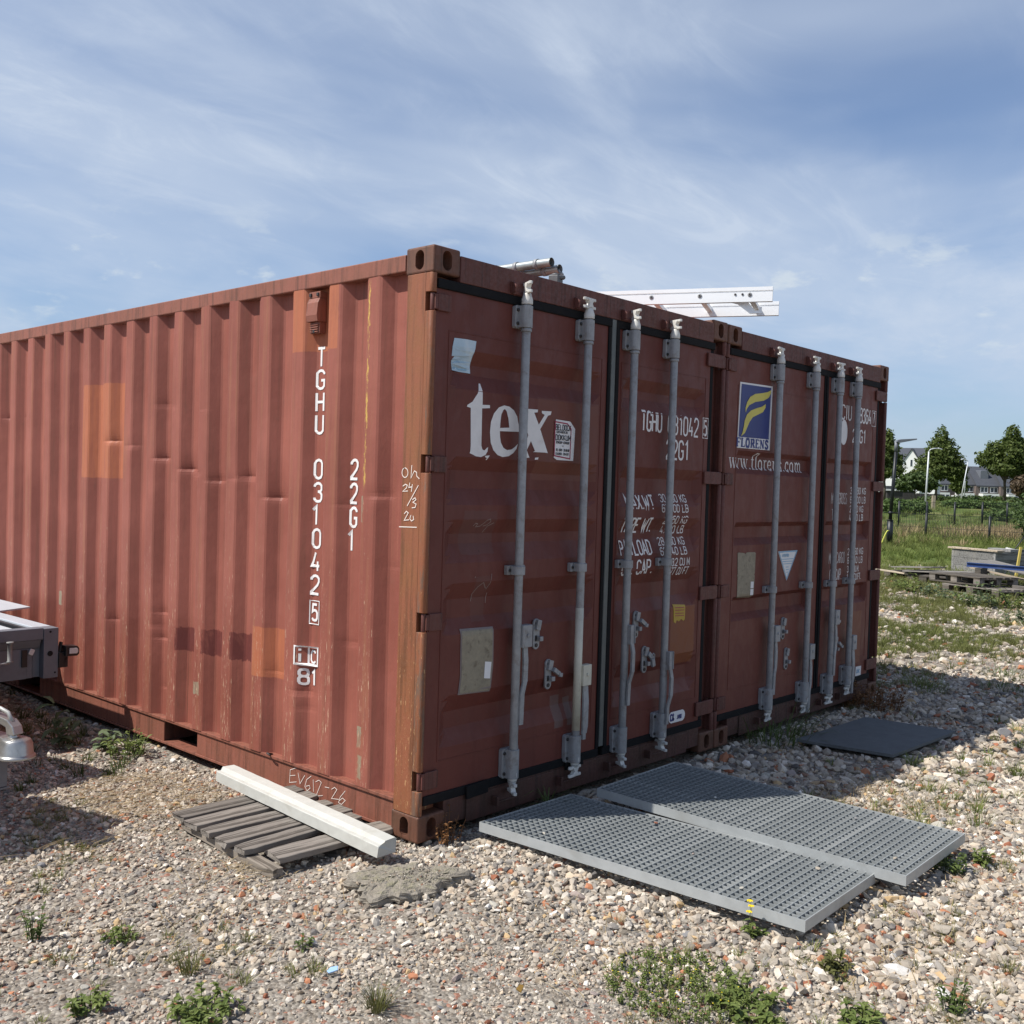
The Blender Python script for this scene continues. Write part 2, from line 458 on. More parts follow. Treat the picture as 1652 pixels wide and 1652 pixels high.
D = {
 'T': [(0.3245,2.0264),(0.3343,2.0273),(0.3365,1.9304),(0.3848,1.9329),(0.3854,1.9192),(0.3343,1.9139),(0.3366,1.7454),(0.3442,1.7287),(0.3572,1.7245),(0.3735,1.7369),(0.3813,1.7407),(0.3772,1.72),(0.365,1.7044),(0.3359,1.6936),(0.3017,1.6962),(0.2802,1.7034),(0.2627,1.708),(0.2661,1.7176),(0.268,1.7419),(0.2608,1.9109),(0.2368,1.9144),(0.2393,1.9227),(0.2702,1.9386),(0.3041,1.9805)],
 'E': [(0.5881,1.8231),(0.5844,1.8568),(0.5721,1.8948),(0.5488,1.9213),(0.5168,1.9363),(0.4805,1.9391),(0.4453,1.9273),(0.4134,1.8973),(0.395,1.8582),(0.3902,1.8098),(0.3973,1.7621),(0.4168,1.7287),(0.445,1.7078),(0.4811,1.6996),(0.5221,1.7055),(0.5527,1.7209),(0.5749,1.7431),(0.5833,1.7662),(0.567,1.7533),(0.5415,1.738),(0.5105,1.733),(0.4843,1.7423),(0.4658,1.7657),(0.4585,1.7931),(0.4563,1.8186)],
 'EH': [(0.4567,1.8332),(0.4591,1.8694),(0.464,1.8975),(0.4764,1.9179),(0.4864,1.9228),(0.4992,1.9126),(0.5121,1.88),(0.5202,1.8386)],
 'X': [(0.5903,1.935),(0.7202,1.9378),(0.7186,1.9247),(0.6935,1.9214),(0.7292,1.8662),(0.7714,1.9162),(0.7509,1.922),(0.7481,1.9341),(0.8212,1.9367),(0.8164,1.9195),(0.7962,1.9144),(0.7413,1.8453),(0.8029,1.732),(0.7802,1.7339),(0.6937,1.7329),(0.7077,1.7379),(0.676,1.7838),(0.6477,1.7394),(0.6689,1.7045),(0.5854,1.699),(0.5902,1.7084),(0.6167,1.7131),(0.6551,1.8113),(0.6094,1.9138),(0.591,1.9209)],
 'B1': [(0.3622,1.7001),(0.3929,1.7035),(0.3854,1.6929),(0.3759,1.6808)],
 'B2': [(0.7093,1.7062),(0.7345,1.7087),(0.7317,1.6984),(0.7075,1.696)],
 'F1': [(0.5588,2.2404),(0.5603,2.2208),(0.5335,2.1891),(0.4685,2.1652),(0.3605,2.1477),(0.2875,2.1227),(0.2577,2.0971),(0.2447,2.0729),(0.2406,2.101),(0.2588,2.1394),(0.2943,2.1741),(0.3567,2.1986),(0.443,2.2105),(0.5196,2.2248)],
 'F2': [(0.4966,2.1458),(0.4941,2.1207),(0.463,2.0912),(0.3989,2.0704),(0.3356,2.0498),(0.2954,2.0151),(0.2627,1.9706),(0.2436,1.9452),(0.1973,1.9214),(0.2142,1.9466),(0.2281,1.9843),(0.2359,2.0217),(0.2604,2.0603),(0.3112,2.0906),(0.3849,2.1111),(0.4495,2.1248)],
 'FSQ': [(0.1729,2.2577),(0.5885,2.2671),(0.5776,1.851),(0.1612,1.8493)],
 'FBL': [(0.1882,2.2466),(0.5667,2.2553),(0.5564,1.9211),(0.1727,1.9179)],
 'BLUE': [(0.1461,2.2086),(0.213,2.2118),(0.2836,2.2107),(0.2729,2.1457),(0.2839,2.0676),(0.2096,2.0686),(0.1518,2.0692),(0.1359,2.0971),(0.1366,2.1693)],
 'BELD': [(0.8574,1.9003),(0.9687,1.8968),(1.0088,1.8618),(1.0003,1.7016),(0.873,1.7018),(0.8495,1.712)],
 'DOC': [(0.2387,0.9162),(0.4529,0.9114),(0.4575,0.7378),(0.4429,0.6098),(0.232,0.6202),(0.2429,0.7003)],
 'DOCW': [(0.3983,0.7547),(0.4418,0.7486),(0.4351,0.6717),(0.3947,0.678)],
 'CHALK1': [[(0.3153,1.3791),(0.3244,1.3927),(0.3393,1.3892),(0.333,1.3756),(0.3594,1.3787),(0.3786,1.3923),(0.3929,1.406),(0.4127,1.4115),(0.4203,1.399),(0.4038,1.3852),(0.3792,1.3786)],[(0.4437,1.394),(0.4091,1.3783),(0.3905,1.3474)],[(0.3205,1.1435),(0.325,1.1501)],[(0.33,1.0334),(0.3286,1.0677),(0.3517,1.1008),(0.3805,1.12),(0.4067,1.0909)],[(0.4308,1.1592),(0.4276,1.1176),(0.4119,1.0871)],[(0.4277,1.0689),(0.4279,1.0201)]],
 'OH': [[(0.1532,1.6297),(0.1435,1.6317),(0.1341,1.6283),(0.1272,1.6206),(0.1246,1.6103),(0.1269,1.6001),(0.1336,1.5926),(0.143,1.5896),(0.1527,1.5919),(0.1603,1.599),(0.1639,1.609),(0.1624,1.6195),(0.1564,1.6277),(0.1473,1.6316)],[(0.1006,1.644),(0.1041,1.5883),(0.0831,1.6194),(0.0683,1.6131),(0.0677,1.5974),(0.0499,1.5848)],[(0.1555,1.5511),(0.1391,1.5601),(0.1262,1.5558),(0.1316,1.5438),(0.1546,1.5287),(0.1212,1.5309)],[(0.11,1.5673),(0.116,1.5468),(0.0928,1.55)],[(0.0932,1.5611),(0.0987,1.5283)],[(0.0545,1.5574),(0.091,1.5088),(0.1234,1.4652)],[(0.0904,1.4938),(0.0734,1.5029),(0.0672,1.4946),(0.0861,1.4829),(0.0654,1.4751),(0.0716,1.4605),(0.0928,1.4584)],[(0.1406,1.4303),(0.1273,1.442),(0.1143,1.4353),(0.1394,1.402),(0.1081,1.4054)],[(0.0973,1.4268),(0.1044,1.4101),(0.0933,1.4008),(0.079,1.408),(0.0836,1.4241)],[(0.1738,1.3719),(0.0584,1.3751)]],
 'EVG': [[(0.8995,0.1444),(0.9506,0.1239),(0.9545,0.0595),(0.8966,0.0753)],[(0.951,0.0945),(0.9076,0.1058)],[(0.8857,0.1232),(0.8675,0.072),(0.8298,0.1227)],[(0.7782,0.13),(0.8133,0.1052),(0.8275,0.0684),(0.8094,0.0504),(0.785,0.0684),(0.7918,0.0812),(0.8197,0.0702)],[(0.762,0.1164),(0.7565,0.0586)],[(0.7431,0.1091),(0.716,0.1237),(0.6973,0.1164),(0.7371,0.0412),(0.6841,0.0562)],[(0.6692,0.101),(0.6361,0.1038)],[(0.6181,0.1013),(0.5948,0.1158),(0.5768,0.1088),(0.6162,0.0578),(0.5602,0.0662)],[(0.5156,0.1171),(0.5519,0.0792),(0.564,0.0505),(0.5418,0.0465),(0.5137,0.0715),(0.5343,0.0787),(0.5599,0.0589)]],
 'DENTS': [(2.294,1.972,0.012),(2.133,1.956,0.01),(1.828,1.937,0.008),(2.901,1.767,0.014),(2.638,1.735,0.01),(2.302,1.662,0.012),(2.009,1.604,0.012),(1.903,1.581,0.012),(1.717,1.547,0.01),(1.516,1.557,0.012),(1.412,1.569,0.01),(1.161,1.469,0.012),(0.753,1.506,0.01),(0.58,1.453,0.012),(0.332,1.503,0.008),(2.853,0.658,0.012),(2.317,0.681,0.01),(2.263,0.767,0.01),(2.257,0.616,0.01),(1.124,0.583,0.02),(0.89,0.517,0.012),(0.856,0.44,0.012),(2.216,0.332,0.01),(0.242,1.187,0.012),(4.532,1.949,0.012),(4.206,1.951,0.012),(0.534,0.802,0.012),(2.141,1.521,0.01)],
}
# ---------------------------------------------------------------- lettering (single-line strokes, flat print)
def rr(x0, x1, y0, y1, r):
    k = .3 * r
    return [(x0 + r, y1), (x1 - r, y1), (x1 - k, y1 - k), (x1, y1 - r), (x1, y0 + r), (x1 - k, y0 + k), (x1 - r, y0),
            (x0 + r, y0), (x0 + k, y0 + k), (x0, y0 + r), (x0, y1 - r), (x0 + k, y1 - k), (x0 + r, y1)]


LW = .46
_C = [(LW, .78), (LW, .85), (.36, .97), (.23, 1), (.1, .97), (0, .85), (0, .15), (.1, .03), (.23, 0), (.36, .03), (LW, .15), (LW, .22)]
GL = {
    '0': [rr(0, LW, 0, 1, .2)], '1': [[(.06, .8), (.25, 1), (.25, 0)]],
    '2': [[(0, .76), (0, .85), (.1, .97), (.23, 1), (.36, .97), (LW, .85), (LW, .68), (.38, .5), (0, .1), (0, 0), (LW, 0)]],
    '3': [[(0, .8), (.02, .9), (.12, .98), (.23, 1), (.35, .97), (.44, .87), (.44, .65), (.36, .55), (.2, .53)],
          [(.3, .54), (.38, .49), (LW, .38), (LW, .15), (.38, .03), (.23, 0), (.1, .02), (.01, .12), (0, .2)]],
    '4': [[(.34, 0), (.34, .52)], [(.2, 1), (0, .27), (LW, .27)]],
    '5': [[(.42, 1), (.05, 1), (.02, .55), (.12, .62), (.25, .64), (.38, .6), (LW, .48), (LW, .15), (.38, .03), (.22, 0), (.08, .03), (0, .14)]],
    '6': [[(.44, .82), (.36, .97), (.23, 1), (.1, .96), (0, .82), (0, .15), (.1, .03), (.23, 0), (.36, .03), (LW, .15), (LW, .42), (.36, .55), (.22, .57), (.08, .53), (0, .42)]],
    '7': [[(0, 1), (LW, 1), (.16, 0)]],
    '8': [rr(.02, .44, .53, 1, .15), rr(0, LW, 0, .53, .17)],
    '9': [[(.02, .18), (.1, .03), (.23, 0), (.36, .04), (LW, .18), (LW, .85), (.36, .97), (.23, 1), (.1, .97), (0, .85), (0, .58), (.1, .45), (.24, .43), (.38, .47), (LW, .58)]],
    'A': [[(0, 0), (.23, 1), (LW, 0)], [(.09, .3), (.37, .3)]],
    'B': [[(0, 0), (0, 1), (.3, 1), (.42, .92), (.42, .62), (.3, .53), (0, .53)], [(.3, .53), (LW, .42), (LW, .1), (.32, 0), (0, 0)]],
    'C': [_C], 'D': [[(0, 0), (0, 1), (.28, 1), (LW, .85), (LW, .15), (.28, 0), (0, 0)]],
    'E': [[(LW, 1), (0, 1), (0, 0), (LW, 0)], [(0, .52), (.38, .52)]],
    'F': [[(LW, 1), (0, 1), (0, 0)], [(0, .52), (.38, .52)]],
    'G': [_C[:-2] + [(LW, .15), (LW, .46), (.25, .46)]],
    'H': [[(0, 0), (0, 1)], [(LW, 0), (LW, 1)], [(0, .5), (LW, .5)]],
    'I': [[(.1, 0), (.1, 1)]], 'J': [[(.4, 1), (.4, .15), (.3, .02), (.15, 0), (.03, .06), (0, .2)]],
    'K': [[(0, 0), (0, 1)], [(LW, 1), (0, .42)], [(.14, .55), (LW, 0)]],
    'L': [[(0, 1), (0, 0), (LW, 0)]], 'M': [[(0, 0), (0, 1), (.28, .3), (.56, 1), (.56, 0)]],
    'N': [[(0, 0), (0, 1), (LW, 0), (LW, 1)]], 'O': [rr(0, LW, 0, 1, .2)],
    'P': [[(0, 0), (0, 1), (.32, 1), (LW, .9), (LW, .58), (.32, .47), (0, .47)]],
    'R': [[(0, 0), (0, 1), (.32, 1), (LW, .9), (LW, .6), (.32, .5), (0, .5)], [(.26, .5), (LW, 0)]],
    'S': [[(LW, .82), (.42, .93), (.3, 1), (.15, 1), (.03, .92), (0, .78), (.03, .64), (.42, .4), (LW, .26), (.43, .08), (.3, 0), (.15, 0), (.04, .07), (0, .18)]],
    'T': [[(0, 1), (LW, 1)], [(.23, 1), (.23, 0)]],
    'U': [[(0, 1), (0, .15), (.1, .03), (.23, 0), (.36, .03), (LW, .15), (LW, 1)]],
    'V': [[(0, 1), (.23, 0), (LW, 1)]], 'W': [[(0, 1), (.15, 0), (.3, .75), (.45, 0), (.6, 1)]],
    'X': [[(0, 0), (LW, 1)], [(0, 1), (LW, 0)]], 'Y': [[(0, 1), (.23, .45), (LW, 1)], [(.23, .45), (.23, 0)]],
    'i': [[(.1, 0), (.1, .62)], [(.1, .84), (.1, 1)]],
    'c': [[(.38, .52), (.28, .62), (.1, .62), (0, .5), (0, .12), (.1, 0), (.28, 0), (.38, .1)]],
    '.': [[(.03, 0), (.03, .11)]], ',': [[(.05, .1), (0, -.12)]], '-': [[(.03, .48), (.33, .48)]],
    '/': [[(0, -.05), (.4, 1.05)]], '&': [[(LW, 0), (.08, .72), (.08, .9), (.18, 1), (.3, .92), (.28, .74), (.02, .38), (0, .15), (.12, 0), (.28, .02), (LW, .36)]],
}
ADV = {'M': .56, 'W': .6, 'I': .2, '.': .06, ',': .06, '-': .36, '/': .4, '1': .34, 'i': .2, 'c': .38}
# seriffed letters: (points, relative width)
T_, N_ = 1.0, .42
SF = {
    'F': [([(.15, 0), (.15, 1)], T_), ([(0, .97), (.62, .97)], N_), ([(.62, 1), (.62, .76)], N_), ([(.15, .52), (.44, .52)], N_), ([(.44, .64), (.44, .4)], N_), ([(0, .03), (.32, .03)], N_)],
    'L': [([(.15, 0), (.15, 1)], T_), ([(0, .97), (.32, .97)], N_), ([(0, .03), (.6, .03)], N_), ([(.6, 0), (.6, .28)], N_)],
    'O': [([(.34, .98), (.16, .9), (.09, .5), (.16, .1), (.34, .02)], T_), ([(.34, .98), (.54, .9), (.61, .5), (.54, .1), (.34, .02)], T_)],
    'R': [([(.15, 0), (.15, 1)], T_), ([(0, .97), (.42, .97)], N_), ([(.38, .96), (.55, .86), (.55, .62), (.4, .52)], T_), ([(.15, .5), (.42, .5)], N_), ([(.36, .5), (.62, .02)], T_), ([(0, .03), (.3, .03)], N_), ([(.55, .03), (.72, .03)], N_)],
    'E': [([(.15, 0), (.15, 1)], T_), ([(0, .97), (.6, .97)], N_), ([(.6, 1), (.6, .78)], N_), ([(.15, .52), (.42, .52)], N_), ([(.42, .63), (.42, .41)], N_), ([(0, .03), (.62, .03)], N_), ([(.62, 0), (.62, .24)], N_)],
    'N': [([(.12, 0), (.12, 1)], N_), ([(.12, .97), (.6, .03)], T_), ([(.6, 0), (.6, 1)], N_), ([(0, .97), (.22, .97)], N_), ([(0, .03), (.24, .03)], N_), ([(.48, .97), (.72, .97)], N_)],
    'S': [([(.5, .82), (.4, .96), (.22, .97), (.1, .84), (.12, .66), (.42, .42), (.5, .26), (.4, .06), (.2, .03), (.07, .18)], T_ * .85), ([(.52, .74), (.52, 1)], N_), ([(.05, .28), (.05, 0)], N_)],
}
SFA = {'F': .64, 'L': .62, 'O': .7, 'R': .7, 'E': .66, 'N': .72, 'S': .56}
SL = {
    'w': [([(.06, .6), (.2, 0)], T_), ([(.2, 0), (.36, .6)], N_), ([(.32, .6), (.48, 0)], T_), ([(.48, 0), (.62, .6)], N_), ([(-.02, .6), (.16, .6)], N_), ([(.26, .6), (.42, .6)], N_), ([(.54, .6), (.7, .6)], N_)],
    'f': [([(.12, 0), (.12, .82), (.2, .97), (.32, .97)], T_), ([(0, .6), (.28, .6)], N_), ([(0, .02), (.24, .02)], N_)],
    'l': [([(.12, 0), (.12, 1)], T_), ([(0, .98), (.12, .98)], N_), ([(0, .02), (.24, .02)], N_)],
    'o': [([(.22, .62), (.08, .5), (.06, .3), (.08, .1), (.22, 0)], T_), ([(.22, .62), (.36, .5), (.38, .3), (.36, .1), (.22, 0)], T_)],
    'r': [([(.12, 0), (.12, .62)], T_), ([(0, .6), (.12, .6)], N_), ([(.12, .45), (.22, .6), (.32, .58)], T_ * .8), ([(0, .02), (.24, .02)], N_)],
    'e': [([(.06, .33), (.36, .33)], N_), ([(.36, .33), (.34, .5), (.22, .62)], T_ * .8), ([(.22, .62), (.09, .52), (.06, .3), (.1, .1), (.22, 0), (.38, .12)], T_)],
    'n': [([(.12, 0), (.12, .62)], T_), ([(0, .6), (.12, .6)], N_), ([(.12, .46), (.24, .61), (.36, .56), (.4, .42), (.4, 0)], T_), ([(0, .02), (.22, .02)], N_), ([(.3, .02), (.52, .02)], N_)],
    's': [([(.32, .48), (.24, .6), (.12, .58), (.07, .46), (.12, .35), (.28, .26), (.32, .14), (.24, .02), (.1, .02), (.05, .16)], T_ * .8)],
    'c': [([(.35, .46), (.32, .58), (.22, .62), (.1, .54), (.06, .3), (.1, .08), (.22, 0), (.36, .14)], T_)],
    'm': [([(.12, 0), (.12, .62)], T_), ([(0, .6), (.12, .6)], N_), ([(.12, .46), (.24, .61), (.36, .52), (.36, 0)], T_), ([(.36, .46), (.48, .61), (.6, .52), (.6, 0)], T_), ([(0, .02), (.22, .02)], N_), ([(.28, .02), (.45, .02)], N_), ([(.53, .02), (.72, .02)], N_)],
    '.': [([(.06, 0), (.06, .09)], T_ * 1.2)],
}
SLA = {'w': .70, 'f': .28, 'l': .26, 'o': .46, 'r': .34, 'e': .44, 'n': .54, 's': .40, 'c': .42, 'm': .74, '.': .18}


def sliced(outer, holes=(), step=.015):
    """flat polygon (with holes) cut into thin horizontal slices so that it can follow relief"""
    loops = [[Vector((p[0], p[1], 0)) for p in outer]] + [[Vector((p[0], p[1], 0)) for p in h] for h in holes]
    flat = [p for l in loops for p in l]
    bm = bmesh.new()
    vs = [bm.verts.new(p) for p in flat]
    for t in tessellate_polygon(loops):
        try: bm.faces.new([vs[i] for i in t])
        except ValueError: pass
    z = min(p.y for p in flat) + step; top = max(p.y for p in flat)
    z = math.ceil(z / step) * step
    while z < top:
        bmesh.ops.bisect_plane(bm, geom=bm.verts[:] + bm.edges[:] + bm.faces[:], dist=1e-6, plane_co=(0, z, 0), plane_no=(0, 1, 0))
        z += step
    bm.verts.index_update()
    P = [(v.co.x, v.co.y) for v in bm.verts]; F = [tuple(v.index for v in f.verts) for f in bm.faces]
    bm.free()
    return P, F


class Print:
    """flat print laid on a curved sheet: strokes become ribbons that follow surf(a, z)"""
    def __init__(s, surf, step=.02):
        s.mb = MB(); s.surf = surf; s.k = 0; s.step = step
    def stroke(s, pts, w):
        P = [Vector((p[0], p[1])) for p in pts]
        Q = [P[0]]
        for a, b in zip(P[:-1], P[1:]):
            n = max(1, int((b - a).length / s.step))
            for i in range(1, n + 1): Q.append(a.lerp(b, i / n))
        closed = (P[0] - P[-1]).length < 1e-6
        L = []
        n = len(Q)
        for i, q in enumerate(Q):
            a = Q[i - 1] if i else (Q[-2] if closed else None)
            b = Q[i + 1] if i < n - 1 else (Q[1] if closed else None)
            d1 = (q - a).normalized() if a is not None else None
            d2 = (b - q).normalized() if b is not None else None
            if d1 is None: d1 = d2
            if d2 is None: d2 = d1
            n1 = Vector((-d1.y, d1.x)); n2 = Vector((-d2.y, d2.x))
            mt = n1 + n2
            if mt.length < 1e-4: mt = n1
            mt.normalize()
            k = w / 2 / max(.45, mt.dot(n1))
            L.append((q + mt * k, q - mt * k))
        s.k += 1
        e = .0012 + .00012 * (s.k % 9)
        vs = []
        for a, b in L: vs += [s.surf(a.x, a.y, e), s.surf(b.x, b.y, e)]
        s.mb.add(vs, [(2 * i, 2 * i + 1, 2 * i + 3, 2 * i + 2) for i in range(len(L) - 1)])
        return s
    def text(s, string, x, z, h, w=None, ws=1.0, gap=.17, flip=1):
        w = w or h * .14
        for ch in string:
            if ch == ' ': x += h * .42 * ws * flip; continue
            for st in GL[ch]: s.stroke([(x + flip * p[0] * h * ws, z + p[1] * h) for p in st], w)
            x += flip * h * ws * (ADV.get(ch, LW) + gap)
        return x
    def serif(s, string, x, z, h, w, font, adv, ws=1.0, gap=.06):
        for ch in string:
            for st, k in font[ch]: s.stroke([(x + p[0] * h * ws, z + p[1] * h) for p in st], w * k)
            x += h * ws * (adv[ch] + gap)
        return x
    def poly(s, outer, holes=(), lift=0.0):
        s.k += 1
        e = .0012 + .00012 * (s.k % 9) + lift
        P, F = sliced(outer, holes)
        s.mb.add([s.surf(a, b, e) for a, b in P], F)
        return s
    def build(s, name, mat, parent):
        return s.mb.build(name, mat, parent, fix=False)


def sheet(surf, pts, th=.0015, lift=.001):
    """a thin sheet (sticker, plate) with real thickness laid on surf"""
    mb = MB()
    P, F = sliced(pts)
    mb.add([surf(a, b, lift + th) for a, b in P], F)
    n = len(pts); rim = []
    for i in range(n):
        a, b = Vector(pts[i]), Vector(pts[(i + 1) % n]); k = max(1, int((b - a).length / .015))
        rim += [a.lerp(b, q_ / k) for q_ in range(k)]
    n = len(rim)
    mb.add([surf(p.x, p.y, lift) for p in rim] + [surf(p.x, p.y, lift + th) for p in rim], [(i, (i + 1) % n, (i + 1) % n + n, i + n) for i in range(n)])
    return mb


# ---------------------------------------------------------------- shipping containers
CW, CL, CH = 2.438, 6.058, 2.591
PITCH_C = .285
CD = .050
WALL_Y = [.165, 1.31, 2.455, 3.60, 4.745, 5.885]


def corr_x(y, z=None):
    t = ((y - .675) / PITCH_C + .5) % 1.0 - .5
    a = abs(t) * PITCH_C
    if a < .046: return 0.0
    if a < .1025: return CD * (a - .046) / .0565
    return CD


def dent_x(y, z):
    d = 0
    for (yc, zc, k) in D['DENTS']:
        dz = z - zc
        if abs(y - yc) < .13 and abs(dz) < .22:
            gy = math.exp(-((y - yc) / .055) ** 2)
            gz = math.exp(-abs(dz) / .030) if dz > 0 else math.exp(-abs(dz) / .010)
            d += 1.05 * k * gy * gz * (.7 + .5 * math.sin(yc * 40 + zc * 17))
    return d


def wall_panel(y0, y1, sign, dents):
    """one corrugated sheet; sign +1 faces -x (left wall), -1 faces +x"""
    ys = [y0]
    k0 = int(math.floor((y0 - .675) / PITCH_C)) - 1
    for k in range(k0, k0 + 12):
        c = .675 + k * PITCH_C
        for o in (-.1085, -.0965, -.074, -.052, -.040, -.018, 0, .018, .040, .052, .074, .0965, .1085):
            y = c + o
            if y0 + .002 < y < y1 - .002: ys.append(y)
        for o in (.1425,):
            if y0 + .002 < c + o < y1 - .002: ys.append(c + o)
    ys.append(y1)
    zs = list(np.arange(.165, 2.50, .015 if dents else .6)) + [2.50]
    vs = []; fs = []
    for z in zs:
        for y in ys:
            x = corr_x(y)
            x = .5 * x + .25 * (corr_x(y - .005) + corr_x(y + .005))
            if dents:
                x += dent_x(y, z)
                x += .0016 * math.sin(y * 3.1 + z * 2.3) + .0012 * math.sin(y * 9 - z * 4.1)
            vs.append((x if sign > 0 else CW - x, y, z))
    n = len(ys)
    for i in range(len(zs) - 1):
        for j in range(n - 1):
            a = i * n + j
            q = (a, a + 1, a + n + 1, a + n)
            fs.append(q[::-1] if sign > 0 else q)
    mb = MB(); mb.add(vs, fs, False)
    # weld bead where this sheet laps the next
    yb = y1 - .004
    xb = corr_x(yb)
    if sign > 0: mb.add([(xb - .0035, yb - .004, .17), (xb - .0035, yb + .003, .17), (xb - .0035, yb + .003, 2.49), (xb - .0035, yb - .004, 2.49),
                         (xb + .003, yb - .007, .17), (xb + .003, yb - .007, 2.49)],
                        [(0, 3, 2, 1), (4, 5, 3, 0)])
    return mb


def oval(w, h, n=16):
    out = []
    r = w / 2; s = max(0, h / 2 - r)
    for k in range(n):
        a = 2 * math.pi * (k + .5) / n
        out.append((r * math.cos(a), r * math.sin(a) + (s if math.sin(a) > 0 else -s)))
    return out


def casting_shape():
    """one corner casting: rounded block with oval apertures cut into its two outward side faces"""
    a, b, c = .162, .178, .118
    bm = bmesh.new(); bmesh.ops.create_cube(bm, size=1)
    for v in bm.verts: v.co = ((v.co.x + .5) * a, (v.co.y + .5) * b, (v.co.z + .5) * c)
    bmesh.ops.bevel(bm, geom=bm.edges[:], offset=.010, segments=3, profile=.5, affect='EDGES')
    me = bpy.data.meshes.new('casting_block'); bm.to_mesh(me); bm.free()
    ob = bpy.data.objects.new('casting_block', me); COL.objects.link(ob)
    cut = MB()
    cut.prism([(b / 2 + p[0], c / 2 + p[1]) for p in oval(.056, .086)], 'x', -.05, .075)
    cut.prism([(a / 2 + p[0], c / 2 + p[1]) for p in oval(.056, .086)], 'y', -.05, .070)
    co = cut.build('casting_cutter', M['hole'])
    md = ob.modifiers.new('cut', 'BOOLEAN'); md.operation = 'DIFFERENCE'; md.object = co; md.solver = 'EXACT'; md.use_self = True
    dg = bpy.context.evaluated_depsgraph_get()
    ev = ob.evaluated_get(dg); m2 = ev.to_mesh()
    V = [tuple(v.co) for v in m2.vertices]; F = [tuple(p.vertices) for p in m2.polygons]
    ev.to_mesh_clear()
    bpy.data.objects.remove(ob); bpy.data.objects.remove(co)
    return V, F


CAST_V, CAST_F = casting_shape()


def casting(mx, my, mz):
    mb = MB()
    vs = [(x if mx == 0 else CW - x, y if my == 0 else CL - y, z if mz == 0 else CH - z) for x, y, z in CAST_V]
    mb.add(vs, CAST_F)
    return mb


HINGE_Z = [(.225, .312), (.921, 1.005), (1.612, 1.690), (2.309, 2.390)]


def post_mb(right):
    """front corner post: notched for the hinge barrels on its outer front edge"""
    mb = MB()
    f = (lambda x: CW - x) if right else (lambda x: x)
    def bx(xa, xb, ya, yb, za, zb):
        xa, xb = f(xa), f(xb); mb.box(min(xa, xb), max(xa, xb), ya, yb, za, zb)
    z0, z1 = .118, CH - .118
    bx(.0, .030, .046, .163, z0, z1)                # outer web
    bx(.0302, .150, .062, .100, z0, z1)             # inner web behind the door edge
    cuts = [z0] + [q for h in HINGE_Z for q in h] + [z1]
    for i in range(0, len(cuts), 2):                # rounded front edge between hinge notches
        mb.tube([(f(.0165), .018, cuts[i]), (f(.0165), .018, cuts[i + 1])], .0165, 14)
        bx(.0, .030, .0195, .0458, cuts[i] + .0005, cuts[i + 1] - .0005)
    return mb


